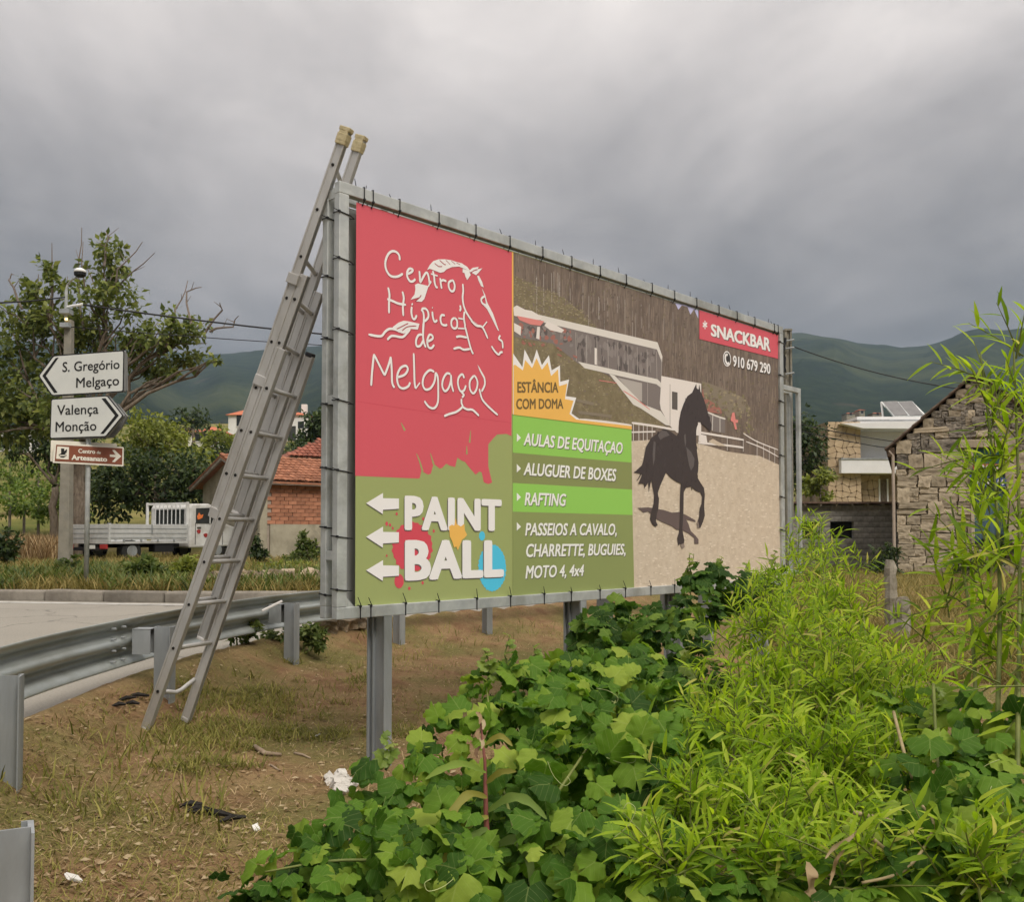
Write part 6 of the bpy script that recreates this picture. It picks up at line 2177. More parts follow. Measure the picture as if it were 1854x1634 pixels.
# rubble retaining wall behind the kerb
rw = at(545, 1062, 15.2)
rub = thing('rubble_wall', 'low rubble stone wall behind the kerb below the brick shed', 'stone wall', (rw.x, rw.y, hz(rw.x, rw.y)))
M['rubble'] = mottled('tan_rubble', (0.26, 0.20, 0.14), (0.44, 0.36, 0.26), 6, 0.95, 0, 0.5, 30, 0.02, 0.1, rnd=0.25, dirt=(0.16, 0.14, 0.09))
RUB = [stone_mesh(i + 70, M['rubble'], 'rubble_stone') for i in range(6)]
for i in range(120):
    px = 392 + 215 * rs.random()
    t = rs.random()
    c = at(px, 1066 - 26 * t, 15.6 + 0.25 * t + (0.2 if px > 590 else 0))
    o = link('rubble_stone', rs.choice(RUB), rub)
    o.location = (c.x, c.y, c.z)
    k_ = rs.uniform(0.10, 0.26)
    o.scale = (k_ * 1.3, k_, k_ * 0.8)
    o.rotation_euler = (rs.uniform(-.3, .3), rs.uniform(-.4, .4), rs.uniform(0, 6))
# ------------------------------------------------------------------ grapevines, bamboo and weeds in the foreground
def vine_leaf(seed):
    """lobed, toothed grape leaf about 1 long; origin at the stalk"""
    r = random.Random(seed)
    half = [(0, 0.98), (9, 0.80), (18, 0.74), (26, 0.73), (36, 0.83), (46, 0.85), (57, 0.78), (66, 0.71), (78, 0.77), (92, 0.79), (106, 0.70), (122, 0.60), (140, 0.55), (158, 0.44), (172, 0.16)]
    out = [(a, q * r.uniform(0.93, 1.07)) for a, q in half] + [(-a, q * r.uniform(0.93, 1.07)) for a, q in reversed(half[1:])]
    cx_ = 0.28
    vs_ = [(cx_, 0, 0.03)]
    cup = r.uniform(-0.10, 0.16)
    for a, q in out:
        x, y = cx_ + 0.72 * q * math.cos(math.radians(a)), 0.80 * q * math.sin(math.radians(a))
        z_ = -0.30 * y * y * (1 if y > 0 else 0.7) - cup * (x - 0.3) ** 2 + 0.06 * math.sin(a * 0.13 + seed) + r.uniform(-.025, .025)
        vs_.append((x, y, z_))
    n = len(out)
    # inner ring gives the blade its folds
    ring = []
    for i in range(0, n, 2):
        x, y, z_ = vs_[1 + i]
        ring.append((cx_ + (x - cx_) * 0.5, y * 0.5, 0.04 - 0.05 * abs(y) + 0.05 * (i % 4 == 0)))
    vs_ += ring
    m = len(ring)
    fs = []
    for i in range(m):
        a, b = 1 + n + i, 1 + n + (i + 1) % m
        o0, o1, o2 = 1 + (2 * i) % n, 1 + (2 * i + 1) % n, 1 + (2 * i + 2) % n
        if i == m - 1 and n % 2:
            fs += [(0, a, b), (a, o0, b)]
        else:
            fs += [(0, a, b), (a, o0, o1), (a, o1, b), (b, o1, o2)]
    return np.array(vs_), np.array(fs)


VL = [vine_leaf(i) for i in range(4)]
# slender bamboo leaf, folded and drooping
_b = []
for t, w_, z_ in ((0, 0.012, 0), (0.2, 0.070, 0.015), (0.5, 0.078, 0.0), (0.8, 0.040, -0.05), (1.0, 0.0, -0.11)):
    _b += [(t, w_, z_ + w_ * 0.35), (t, 0, z_), (t, -w_, z_ + w_ * 0.35)]
BLF_V = np.array(_b)
BLF_F = np.array([(3 * i + j, 3 * i + j + 1, 3 * i + 4 + j, 3 * i + 3 + j) for i in range(4) for j in range(2)])

G = [(0.0, (0.030, 0.078, 0.009)), (0.28, (0.062, 0.145, 0.014)), (0.55, (0.108, 0.22, 0.020)), (0.80, (0.19, 0.31, 0.030)), (1.0, (0.33, 0.42, 0.06))]
M['leaf_vine'] = leafmat('grapevine_leaf', G, 0.40, 0.6, spec=0.16)
M['leaf_vine_young'] = leafmat('young_grapevine_leaf', [(0.0, (0.15, 0.23, 0.035)), (0.6, (0.25, 0.33, 0.06)), (1.0, (0.38, 0.42, 0.11))], 0.42, 0.42)
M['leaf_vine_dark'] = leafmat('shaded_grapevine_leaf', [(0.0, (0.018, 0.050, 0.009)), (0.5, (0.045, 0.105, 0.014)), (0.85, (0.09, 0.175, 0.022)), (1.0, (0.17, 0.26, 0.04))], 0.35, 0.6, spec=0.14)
M['leaf_bamboo'] = leafmat('bamboo_leaf', [(0.0, (0.13, 0.22, 0.017)), (0.35, (0.25, 0.38, 0.026)), (0.75, (0.37, 0.50, 0.038)), (0.95, (0.48, 0.57, 0.07)), (1.0, (0.54, 0.47, 0.15))], 0.52, 0.55, False, spec=0.2)
M['stem_green'] = mottled('green_stem', (0.10, 0.13, 0.03), (0.20, 0.22, 0.06), 12, 0.6)
M['tendril'] = mottled('pale_tendril', (0.34, 0.38, 0.14), (0.46, 0.50, 0.22), 12, 0.6)
M['stem_dry'] = mottled('dry_cane', (0.26, 0.20, 0.10), (0.42, 0.34, 0.19), 12, 0.8)
M['stem_red'] = mottled('reddish_stem', (0.15, 0.045, 0.04), (0.25, 0.09, 0.065), 12, 0.6)
M['leaf_dry'] = leafmat('dry_leaf', [(0.0, (0.15, 0.085, 0.045)), (0.5, (0.31, 0.215, 0.115)), (1.0, (0.47, 0.38, 0.235))], 0.2, 0.8, False)
M['leaf_yellow_green'] = leafmat('yellowing_leaf', [(0.0, (0.16, 0.17, 0.03)), (0.5, (0.24, 0.23, 0.04)), (1.0, (0.33, 0.29, 0.06))], 0.35, 0.6, False)
M['leaf_yellow'] = leafmat('yellow_leaf', [(0.0, (0.36, 0.28, 0.04)), (1.0, (0.52, 0.44, 0.09))], 0.4, 0.5, False)
VLM = [scatter_mesh('leaf', v, f, np.zeros((1, 3)), np.eye(3)[None], M['leaf_vine'], uv=True) for v, f in VL]


def to_obj(o, p, B):
    mtx = Matrix(((B[0][0], B[0][1], B[0][2], p[0]), (B[1][0], B[1][1], B[1][2], p[1]), (B[2][0], B[2][1], B[2][2], p[2]), (0, 0, 0, 1)))
    o.matrix_basis = mtx


def leaf_cloud(rng, blobs, per, size, up=0.8, face=0.5, tipz=-0.55, shell=0.5):
    """leaf places and bases over the shells of blobs given as (px, py, depth, rx px, ry px)"""
    Ps, Bs, key = [], [], []
    for bx, by, Y, rx, ry in blobs:
        m = Y / F
        c = np.array(at(bx, by, Y))
        r = np.array([rx * m, (rx + ry) * 0.5 * m, ry * m])
        n = int(per * 9.0 * r[0] * r[2] / size ** 2)
        d = unit(rng, n)
        d[:, 1] = np.where(rng.random(n) < 0.6, -np.abs(d[:, 1]), d[:, 1])
        k_ = rng.uniform(shell, 1.0, n) ** 0.6
        k_ *= 0.72 + 0.55 * vnoise(d[:, 0] * 2.5 + bx, d[:, 2] * 2.5 + d[:, 1] * 2 + by, 5)
        p = c + d * k_[:, None] * r
        zg = height(p[:, 0], p[:, 1]) + 0.02
        p[:, 2] = np.maximum(p[:, 2], zg + rng.uniform(0, 0.12, n))
        cam_dir = np.array(CAM) - p
        cam_dir /= np.linalg.norm(cam_dir, axis=1, keepdims=True)
        nr = d * 0.5 + np.array([0, 0, up]) + cam_dir * face + unit(rng, n) * 0.55
        tip = unit(rng, n) * 0.8 + d * 0.5 + np.array([0, 0, tipz])
        sz = size * rng.uniform(0.42, 1.25, n)
        Ps.append(p)
        Bs.append(bases(tip, nr, sz))
        key.append((d * -1 * np.array([0, 1, 0])).sum(1) * 0.35 + d[:, 2] * 0.3 + k_ * 1.0 + sz / size * 0.8 - np.linalg.norm(p, axis=1) * 0.22)
    return np.vstack(Ps), np.vstack(Bs), np.concatenate(key)


def inview(P):
    x = W / 2 + F * P[:, 0] / np.maximum(P[:, 1], 0.1)
    return (x > 5) & (x < W - 5)


def vine(label, blobs, seed, size, per, mat, stems, n_obj=300, young=None, young_n=0, cat='grapevine'):
    rng = np.random.default_rng(seed)
    P, B, key = leaf_cloud(rng, blobs, per, size)
    root = at(blobs[0][0], blobs[0][1], blobs[0][2])
    t = thing('grapevine', label, cat, (root.x, root.y, hz(root.x, root.y)))
    order = np.argsort(-(key + np.where(inview(P), 5, 0)))
    pick, rest = order[:n_obj], order[n_obj:]
    var = rng.integers(0, 4, len(P))
    ms = [VLM[i] if mat is M['leaf_vine'] else None for i in range(4)]
    if ms[0] is None:
        ms = []
        for me in VLM:
            c = me.copy()
            c.materials.clear()
            c.materials.append(mat)
            ms.append(c)
    for i in pick:
        o = link('leaf', ms[var[i]], t)
        to_obj(o, P[i], B[i])
    # shaded leaves low down, close to the soil
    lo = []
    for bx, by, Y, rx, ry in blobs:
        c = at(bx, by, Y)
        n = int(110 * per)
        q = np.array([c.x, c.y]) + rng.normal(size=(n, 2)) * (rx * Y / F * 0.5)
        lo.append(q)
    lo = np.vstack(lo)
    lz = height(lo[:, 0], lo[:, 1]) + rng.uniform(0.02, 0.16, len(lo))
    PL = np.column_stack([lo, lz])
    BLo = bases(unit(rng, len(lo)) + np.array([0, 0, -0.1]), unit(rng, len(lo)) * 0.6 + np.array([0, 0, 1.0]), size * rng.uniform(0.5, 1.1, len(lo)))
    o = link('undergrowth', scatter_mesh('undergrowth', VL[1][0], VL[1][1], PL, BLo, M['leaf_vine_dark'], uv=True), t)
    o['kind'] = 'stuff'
    # curling tendrils
    for j in range(7):
        i = pick[j * 17 % len(pick)]
        p = np.array(P[i])
        d = np.array([rng.uniform(-1, 1), rng.uniform(-.6, .1), rng.uniform(-1, .6)])
        d /= np.linalg.norm(d)
        sd_ = np.array([-d[2], 0, d[0]]) * rng.choice((-1, 1))
        cp = [p, p + d * 0.05 + sd_ * 0.006, p + d * 0.09 + sd_ * 0.03, p + d * 0.085 + sd_ * 0.055, p + d * 0.065 + sd_ * 0.05]
        MB().tube([Vector(q) for q in catmull(cp, 5)], 0.0010, 4).build('tendril', M['tendril'], t)
    me = scatter_mesh('foliage', VL[0][0], VL[0][1], P[rest], B[rest], mat, uv=True)
    o = link('foliage', me, t)
    o['kind'] = 'stuff'
    for ln in stems:
        pts = catmull([np.array(at(*q)) for q in ln], 5)
        MB().tube([Vector(q) for q in pts], list(np.linspace(0.006, 0.003, len(pts))), 6).build('cane', M['stem_green'], t, smooth=True)
    # pale young shoots sticking out at the top
    if young:
        for j, (px, py, Y, hgt) in enumerate(young):
            a = at(px, py + hgt, Y)
            b = at(px + rng.uniform(-12, 12), py, Y)
            pts = [a.lerp(b, q / 5) + Vector((rng.uniform(-.02, .02), 0, 0)) for q in range(6)]
            MB().tube(pts, list(np.linspace(0.006, 0.002, 6)), 5).build('shoot', M['stem_green'], t)
            for q in range(7):
                p = a.lerp(b, 0.25 + 0.75 * q / 6)
                o = link('young_leaf', YL[q % 4], t)
                Bq = bases(np.array([[rng.uniform(-1, 1), rng.uniform(-1, .3), rng.uniform(-.5, .3)]]), np.array([[rng.uniform(-.5, .5), -0.6, 0.8]]), [size * (0.75 - 0.07 * q)])[0]
                to_obj(o, p, Bq)
    return t


YL = []
for me in VLM:
    c = me.copy()
    c.materials.clear()
    c.materials.append(M['leaf_vine_young'])
    YL.append(c)

vine('mass of broad grapevine leaves spilling down towards the dry verge', [(560, 1575, 3.0, 105, 48), (650, 1500, 3.2, 105, 72), (745, 1420, 3.5, 100, 80), (800, 1550, 2.8, 140, 95), (870, 1340, 3.9, 105, 85), (925, 1250, 4.3, 80, 66), (1000, 1430, 3.4, 130, 130), (1050, 1310, 3.9, 110, 95), (1110, 1560, 2.7, 150, 110), (1130, 1240, 4.6, 80, 52), (630, 1605, 2.8, 110, 40), (950, 1600, 2.6, 140, 70), (1190, 1400, 3.4, 100, 120), (1020, 1235, 4.6, 80, 50), (1110, 1205, 5.0, 90, 48), (1190, 1270, 4.4, 80, 70)],
     101, 0.10, 2.1, M['leaf_vine'], [[(930, 1500, 3.0), (900, 1380, 3.6), (880, 1240, 4.2)], [(1000, 1450, 3.2), (1080, 1330, 3.5), (1120, 1260, 4.2)], [(700, 1560, 3.0), (600, 1560, 2.95), (480, 1580, 2.95)]], 300,
     [(925, 1150, 4.3, 90), (965, 1170, 4.4, 70), (1180, 1205, 4.8, 60), (1240, 1150, 5.0, 90), (1060, 1205, 4.6, 50), (885, 1175, 4.2, 60), (700, 1335, 3.6, 60)])
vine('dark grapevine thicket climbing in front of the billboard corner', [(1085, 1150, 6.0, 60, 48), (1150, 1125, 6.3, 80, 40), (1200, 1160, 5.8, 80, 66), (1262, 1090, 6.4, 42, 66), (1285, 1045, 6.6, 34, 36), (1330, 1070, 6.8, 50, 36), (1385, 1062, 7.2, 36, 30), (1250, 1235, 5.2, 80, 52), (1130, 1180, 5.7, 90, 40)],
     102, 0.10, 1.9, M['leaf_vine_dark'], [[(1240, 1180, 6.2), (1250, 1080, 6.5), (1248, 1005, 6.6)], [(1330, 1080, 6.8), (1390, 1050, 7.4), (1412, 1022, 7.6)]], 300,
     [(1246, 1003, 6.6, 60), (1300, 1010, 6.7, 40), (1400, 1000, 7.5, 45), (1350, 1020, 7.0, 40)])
vine('leafy grapevine tangle under the tall bamboo at the field edge', [(1700, 1420, 2.9, 105, 85), (1780, 1330, 3.1, 90, 80), (1805, 1490, 2.65, 100, 100), (1650, 1545, 2.5, 120, 85), (1840, 1590, 2.4, 90, 60), (1500, 1600, 2.45, 140, 48), (1300, 1605, 2.5, 110, 46), (1640, 1300, 3.4, 60, 60), (1390, 1570, 2.6, 90, 50)],
     103, 0.09, 2.3, M['leaf_vine'], [[(1600, 1480, 2.6), (1700, 1510, 2.6), (1790, 1535, 2.65)], [(1690, 1240, 3.2), (1700, 1400, 2.9), (1730, 1530, 2.7)]], 300,
     [(1690, 1245, 3.2, 90), (1545, 1285, 3.6, 60)])


def bamboo(label, sprays, seed, n_obj, lean, leaf_len, canes, dense=None, dry=0.0):
    """sprays: (px, py, depth, length px, angle deg, leaves): feathery twigs with leaves on both sides"""
    rng = np.random.default_rng(seed)
    p0 = at(sprays[0][0], sprays[0][1], sprays[0][2])
    t = thing('bamboo_clump', label, 'bamboo', (p0.x, p0.y, hz(p0.x, p0.y)))
    Ps, Bs, ky = [], [], []
    tw = MB()
    for px, py, Y, L, ang, nl in sprays:
        m = Y / F
        a = np.array(at(px, py, Y))
        th_ = math.radians(ang)
        dirv = np.array([math.cos(th_), rng.uniform(-0.5, 0.35), math.sin(th_)])
        dirv /= np.linalg.norm(dirv)
        Lm = L * m
        side = np.array([-dirv[2], 0, dirv[0]])
        for j in range(nl):
            f_ = (j + 0.6) / nl
            p = a + dirv * Lm * f_ + np.array([0, 0, -0.12 * Lm * f_ * f_])
            s_ = 1 if j % 2 else -1
            tip = dirv * rng.uniform(0.5, 1.1) + side * s_ * rng.uniform(0.25, 0.9) + np.array([0, rng.uniform(-.6, .3), rng.uniform(-.45, .15)])
            nr = np.array([rng.uniform(-.4, .4), -0.35 + rng.uniform(-.4, .4), 0.9])
            ln = leaf_len * rng.uniform(0.6, 1.25)
            Ps.append(p)
            Bs.append(bases(tip[None], nr[None], [ln])[0])
            ky.append(ln / Y)
        tw.tube([a, a + dirv * Lm * 0.5 - np.array([0, 0, 0.03 * Lm]), a + dirv * Lm - np.array([0, 0, 0.12 * Lm])], [0.0035, 0.0025, 0.001], 4)
    Ps, Bs, ky = np.array(Ps), np.array(Bs), np.array(ky)
    zg = height(Ps[:, 0], Ps[:, 1]) + 0.03
    Ps[:, 2] = np.maximum(Ps[:, 2], zg)
    order = np.argsort(-(ky + np.where(inview(Ps), 5, 0)))
    for i in order[:n_obj]:
        o = link('leaf', BLM, t)
        to_obj(o, Ps[i], Bs[i])
    rest = order[n_obj:]
    if len(rest):
        o = link('foliage', scatter_mesh('foliage', BLF_V, BLF_F, Ps[rest], Bs[rest], M['leaf_bamboo']), t)
        o['kind'] = 'stuff'
    o = tw.build('twigs', M['stem_green'], t)
    o['kind'] = 'stuff'
    for ln in canes:
        pts = catmull([np.array(at(*q)) for q in ln], 6)
        z0 = hz(pts[0][0], pts[0][1])
        MB().tube([Vector((pts[0][0], pts[0][1], min(z0, pts[0][2])))] + [Vector(q) for q in pts], [0.010] + list(np.linspace(0.009, 0.003, len(pts))), 7).build('cane', M['stem_green'], t, smooth=True)
    return t


BLM = scatter_mesh('leaf', BLF_V, BLF_F, np.zeros((1, 3)), np.eye(3)[None], M['leaf_bamboo'])
rng = np.random.default_rng(77)


def fill_sprays(blobs, n, L, nl, a0=90, spread=80):
    out = []
    wts = np.array([b[3] * b[4] for b in blobs], float)
    cnt = (wts / wts.sum() * n).astype(int) + 1
    for (bx, by, Y, rx, ry), c in zip(blobs, cnt):
        for _ in range(c):
            a = rng.uniform(0, 2 * math.pi)
            q = math.sqrt(rng.random())
            px, py = bx + rx * q * math.cos(a), by + ry * q * math.sin(a)
            YY = Y + rng.uniform(-0.5, 0.5) * (rx * Y / F)
            out.append((px, py, YY, L * rng.uniform(0.5, 1.2) * 4.0 / Y, a0 + rng.normal() * spread * 0.5 - (bx - px) / rx * -22 * -1, int(nl * rng.uniform(0.6, 1.3))))
    return out


low = [(1468, 1000, 6.2, 46, 46), (1500, 1060, 5.8, 80, 60), (1420, 1110, 5.4, 90, 60), (1530, 1140, 5.2, 64, 60), (1410, 1190, 4.8, 110, 70), (1520, 1220, 4.6, 120, 80), (1370, 1300, 4.0, 110, 80), (1480, 1320, 3.9, 130, 90), (1590, 1320, 3.9, 90, 80), (1330, 1410, 3.4, 120, 80), (1460, 1430, 3.3, 140, 80), (1560, 1440, 3.2, 110, 70), (1300, 1500, 3.0, 110, 60), (1450, 1530, 2.9, 130, 60), (1660, 1270, 4.2, 60, 44), (1225, 1600, 2.55, 60, 36), (1770, 1605, 2.35, 70, 34), (1560, 1590, 2.45, 70, 30), (1400, 1590, 2.5, 60, 30)]
bamboo('dense low bamboo thicket of fine yellow green leaves in front of the billboard', fill_sprays(low, 1150, 95, 11), 201, 300, 0, 0.078,
       [[(1470, 1400, 4.4), (1465, 1150, 5.6), (1468, 965, 6.2)], [(1430, 1400, 4.2), (1420, 1200, 5.0), (1440, 1010, 6.0)], [(1540, 1400, 4.0), (1500, 1200, 4.8), (1490, 1000, 6.0)], [(1600, 1420, 3.6), (1580, 1250, 4.4), (1560, 1090, 5.2)], [(1350, 1480, 3.2), (1330, 1350, 3.8), (1345, 1230, 4.4)]])
tall = [(1806, 690, 3.4, 34, 40), (1845, 690, 3.3, 24, 60), (1790, 770, 3.4, 34, 40), (1835, 790, 3.3, 36, 50), (1780, 850, 3.4, 30, 30), (1820, 880, 3.3, 46, 44), (1765, 930, 3.5, 36, 30), (1800, 960, 3.3, 56, 46), (1765, 1030, 3.4, 48, 40), (1830, 1060, 3.2, 46, 50), (1740, 1110, 3.5, 56, 40), (1820, 1140, 3.2, 52, 46), (1790, 1200, 3.3, 64, 44), (1710, 1170, 3.7, 50, 30), (1845, 1240, 3.0, 40, 50)]
bamboo('tall arching bamboo with long bright leaves rising before the stone house', fill_sprays(tall, 92, 88, 7, 115, 90), 202, 300, 0, 0.108,
       [[(1800, 1500, 2.9), (1810, 1100, 3.2), (1800, 860, 3.3), (1775, 640, 3.4)], [(1840, 1500, 2.8), (1846, 1000, 3.2), (1835, 620, 3.3)], [(1770, 1450, 3.0), (1760, 1150, 3.3), (1720, 900, 3.5)], [(1820, 1480, 2.9), (1850, 1150, 3.1), (1880, 800, 3.2)]])

# pokeweed with long hanging leaves, half withered
pk = at(886, 1634, 2.85)
poke = thing('pokeweed', 'red stemmed weed with long drooping yellowing leaves among the vine leaves', 'weed', (pk.x, pk.y, hz(pk.x, pk.y)))
MB().tube([Vector((pk.x, pk.y, hz(pk.x, pk.y))), at(886, 1580, 2.85), at(880, 1480, 2.86), at(878, 1380, 2.88), at(868, 1290, 2.9)], [0.012, 0.011, 0.008, 0.005, 0.002], 8).build('stem', M['stem_red'], poke, smooth=True)


def blade(name, pts, wmax, mat, parent, twist=0.4):
    """a broad leaf swept along a curve"""
    C = catmull([np.array(p) for p in pts], 6)
    n = len(C)
    vs_, fs = [], []
    for i, c in enumerate(C):
        t = i / (n - 1)
        d = C[min(i + 1, n - 1)] - C[max(i - 1, 0)]
        s_ = np.cross(d, np.array([0.2 * twist, -1, 0.5]))
        s_ /= np.linalg.norm(s_) + 1e-9
        w_ = wmax * (math.sin(math.pi * min(1, t * 0.92 + 0.05)) ** 0.8) * (1 + 0.14 * math.sin(t * 23 + wmax * 900))
        up_ = np.cross(s_, d)
        up_ /= np.linalg.norm(up_) + 1e-9
        vs_ += [c + s_ * w_ + up_ * w_ * 0.35, c, c - s_ * w_ + up_ * w_ * 0.35]
    for i in range(n - 1):
        for j in range(2):
            fs.append((3 * i + j, 3 * i + j + 1, 3 * i + 4 + j, 3 * i + 3 + j))
    return MB().add(vs_, fs).build(name, mat, parent, smooth=True, fix=False)


for pts, w_, mt in (([(884, 1480, 2.85), (846, 1494, 2.78), (812, 1548, 2.72), (788, 1592, 2.70)], 0.015, 'leaf_yellow_green'), ([(882, 1445, 2.85), (848, 1440, 2.8), (816, 1478, 2.75), (806, 1526, 2.74)], 0.013, 'leaf_yellow_green'), ([(880, 1400, 2.86), (838, 1384, 2.8), (800, 1394, 2.77), (770, 1412, 2.75)], 0.011, 'leaf_vine'), ([(884, 1470, 2.85), (922, 1446, 2.8), (956, 1452, 2.78), (990, 1484, 2.76)], 0.014, 'leaf_vine_dark'),
                    ([(886, 1540, 2.84), (930, 1522, 2.75), (958, 1560, 2.7), (965, 1626, 2.68)], 0.015, 'leaf_vine_dark'), ([(878, 1350, 2.88), (905, 1334, 2.86), (928, 1352, 2.84)], 0.009, 'leaf_yellow_green'), ([(884, 1556, 2.8), (866, 1566, 2.74), (852, 1590, 2.7), (844, 1640, 2.68)], 0.017, 'leaf_yellow'), ([(890, 1560, 2.82), (908, 1584, 2.78), (915, 1640, 2.75)], 0.010, 'leaf_dry'),
                    ([(880, 1420, 2.87), (905, 1400, 2.83), (935, 1398, 2.8)], 0.010, 'leaf_yellow_green'), ([(882, 1500, 2.83), (856, 1520, 2.74), (850, 1560, 2.7)], 0.012, 'leaf_vine')):
    blade('leaf', [at(*p) for p in pts], w_, M[mt], poke)
for j, (x, y) in enumerate(((868, 1300), (872, 1318), (866, 1335), (870, 1352), (862, 1290))):
    blade('withered_flower', [at(x, y, 2.9), at(x + (-1) ** j * 8, y + 10, 2.88), at(x + (-1) ** j * 6, y + 22, 2.87)], 0.006, M['leaf_dry'], poke)

# dead canes and dry leaves caught in the tangle
for i, (lab, pts, r) in enumerate((('long pale dry cane lying across the bamboo and vine tangle', [(1545, 1472, 2.55), (1660, 1500, 2.5), (1770, 1532, 2.5)], 0.007), ('thin dry stalk sticking up through the low bamboo', [(1618, 1290, 3.2), (1636, 1360, 3.0), (1652, 1410, 2.9)], 0.006), ('curved dry twig low under the bamboo', [(1560, 1600, 2.35), (1640, 1575, 2.35), (1690, 1500, 2.4), (1670, 1460, 2.45)], 0.004), ('short broken dry cane beside the curled pale leaves', [(1580, 1520, 2.4), (1615, 1550, 2.4)], 0.006))):
    P3 = catmull([np.array(at(*p)) for p in pts], 6)
    o = MB().tube([Vector(p) for p in P3], r, 6).build('dry_cane', M['stem_dry'], smooth=True)
    tag(o, lab, 'cane')
for lab, pts, w_, mt in (('curled pale dry leaf hanging below the bamboo', [(1560, 1500, 2.35), (1535, 1522, 2.33), (1510, 1536, 2.34), (1494, 1556, 2.32)], 0.0055, 'leaf_dry'), ('long pale dry leaf pointing down below the bamboo', [(1530, 1538, 2.34), (1514, 1558, 2.33), (1508, 1580, 2.35), (1502, 1604, 2.32)], 0.005, 'leaf_dry'), ('crumpled red brown dead leaf low in the vine tangle', [(1462, 1562, 2.36), (1470, 1590, 2.30), (1464, 1612, 2.36), (1482, 1640, 2.30)], 0.017, 'leaf_dry'), ('bright yellow leaf at the foot of the red stemmed weed', [(868, 1560, 2.7), (855, 1590, 2.66), (846, 1636, 2.64)], 0.028, 'leaf_yellow')):
    o = blade('fallen_leaf', [at(*p) for p in pts], w_, M[mt], None)
    tag(o, lab, 'leaf')
# ------------------------------------------------------------------ grass, straw and litter
BLADE_V = [(0, 0.035, 0), (0, -0.035, 0), (0.5, 0.028, 0.03), (0.5, -0.028, 0.03), (1, 0, -0.10)]
BLADE_F = [(0, 1, 2), (2, 1, 3), (2, 3, 4)]
M['grass_green'] = leafmat('verge_grass', [(0.0, (0.11, 0.12, 0.028)), (0.5, (0.20, 0.195, 0.05)), (1.0, (0.33, 0.295, 0.09))], 0.3, 0.7, False, spec=0.1)
M['grass_dry'] = leafmat('dry_straw', [(0.0, (0.16, 0.10, 0.048)), (0.5, (0.30, 0.205, 0.105)), (1.0, (0.50, 0.385, 0.22))], 0.2, 0.85, False, spec=0.1)
M['grass_field'] = leafmat('field_grass', [(0.0, (0.13, 0.12, 0.035)), (0.5, (0.22, 0.18, 0.06)), (1.0, (0.34, 0.27, 0.11))], 0.3, 0.8, False, spec=0.1)
M['weed'] = leafmat('roadside_weed', [(0.0, (0.045, 0.075, 0.018)), (0.5, (0.10, 0.14, 0.03)), (1.0, (0.19, 0.22, 0.06))], 0.35, 0.6, False)


def turf(name, label, n, region, size, lift, mat, seed, dens=None, cat='grass', wscale=1.0):
    """blades over (x,y) samples; lift = how upright they stand"""
    r = np.random.default_rng(seed)
    x, y = region(r, n)
    if dens is not None:
        keep = r.random(len(x)) < dens(x, y)
        x, y = x[keep], y[keep]
    z_ = height(x, y)
    P = np.stack([x, y, z_ - 0.004], -1)
    a = r.uniform(0, 2 * np.pi, len(x))
    up = np.clip(r.normal(lift, 0.35, len(x)), 0.04, 3)
    tip = np.stack([np.cos(a), np.sin(a), up], -1)
    nr = np.stack([-np.cos(a) * up, -np.sin(a) * up, np.ones(len(x))], -1) + unit(r, len(x)) * 0.3
    B = bases(tip, nr, size * r.uniform(0.45, 1.4, len(x)))
    B[:, :, 1] *= wscale
    o = link(name, scatter_mesh(name, BLADE_V, BLADE_F, P, B, mat))
    return tag(o, label, cat, kind='stuff')


def wedge(y0, y1, p0=-60, p1=1960, power=1.0):
    def f(r, n):
        u = r.random(n) ** power
        y = y0 * (y1 / y0) ** u
        px = r.uniform(p0, p1, n)
        return (px - W / 2) / F * y, y
    return f


def verge(lo, hi):
    def d(x, y):
        e = sdist(EDGE, x, y)
        return ((e > lo) & (e < hi)).astype(float)
    return d


def green_d(x, y):
    e = sdist(EDGE, x, y)
    return ((e > 0.15) & (fbm(x * 1.1, y * 1.1, 41) > 0.45 + 0.1 * (fbm(x * 4, y * 4, 2) - .5))).astype(float) * 0.9 + (e > 0.15) * 0.07


turf('straw', 'matted dry straw covering the verge under the billboard', 90000, wedge(2.0, 13), 0.065, 0.16, M['grass_dry'], 1, lambda x, y: (sdist(EDGE, x, y) > 0.12) * (0.35 + 0.65 * (fbm(x * 1.3, y * 1.3, 8) > 0.45)), wscale=0.8)
turf('verge_grass', 'short patchy green and yellow grass on the verge', 85000, wedge(2.0, 13), 0.055, 0.6, M['grass_green'], 2, green_d)
turf('long_grass', 'longer yellow green grass between the ladder and the billboard post', 26000, wedge(4.8, 10.5, 250, 760), 0.085, 0.8, M['grass_green'], 12, lambda x, y: ((sdist(EDGE, x, y) > 0.25) & (fbm(x * 1.6, y * 1.6, 15) + 0.35 * fbm(x * 7, y * 7, 5, 2) > 0.44 + 0.17 + 0.5 * np.clip(np.hypot((x + 1.75) / 1.3, (y - 7.0) / 1.7) - 0.6, 0, 2))).astype(float))
turf('grass_tufts', 'tall tufts of grass along the guard rail posts', 7000, wedge(4.0, 13, -60, 1100), 0.11, 1.2, M['grass_green'], 3, lambda x, y: ((np.abs(sdist(EDGE, x, y) - 0.75) < 0.5) & (fbm(x * 1.7, y * 1.7, 31) > 0.48)).astype(float))
turf('field_grass', 'rough olive grass in the field before the stone house', 42000, wedge(9, 34, 1380, 1990), 0.22, 1.2, M['grass_field'], 4, lambda x, y: (sdist(EDGE, x, y) > 2.0).astype(float))
kd = lambda lo, hi: (lambda x, y: ((-sdist(KERB, x, y) > lo) & (-sdist(KERB, x, y) < hi)).astype(float))
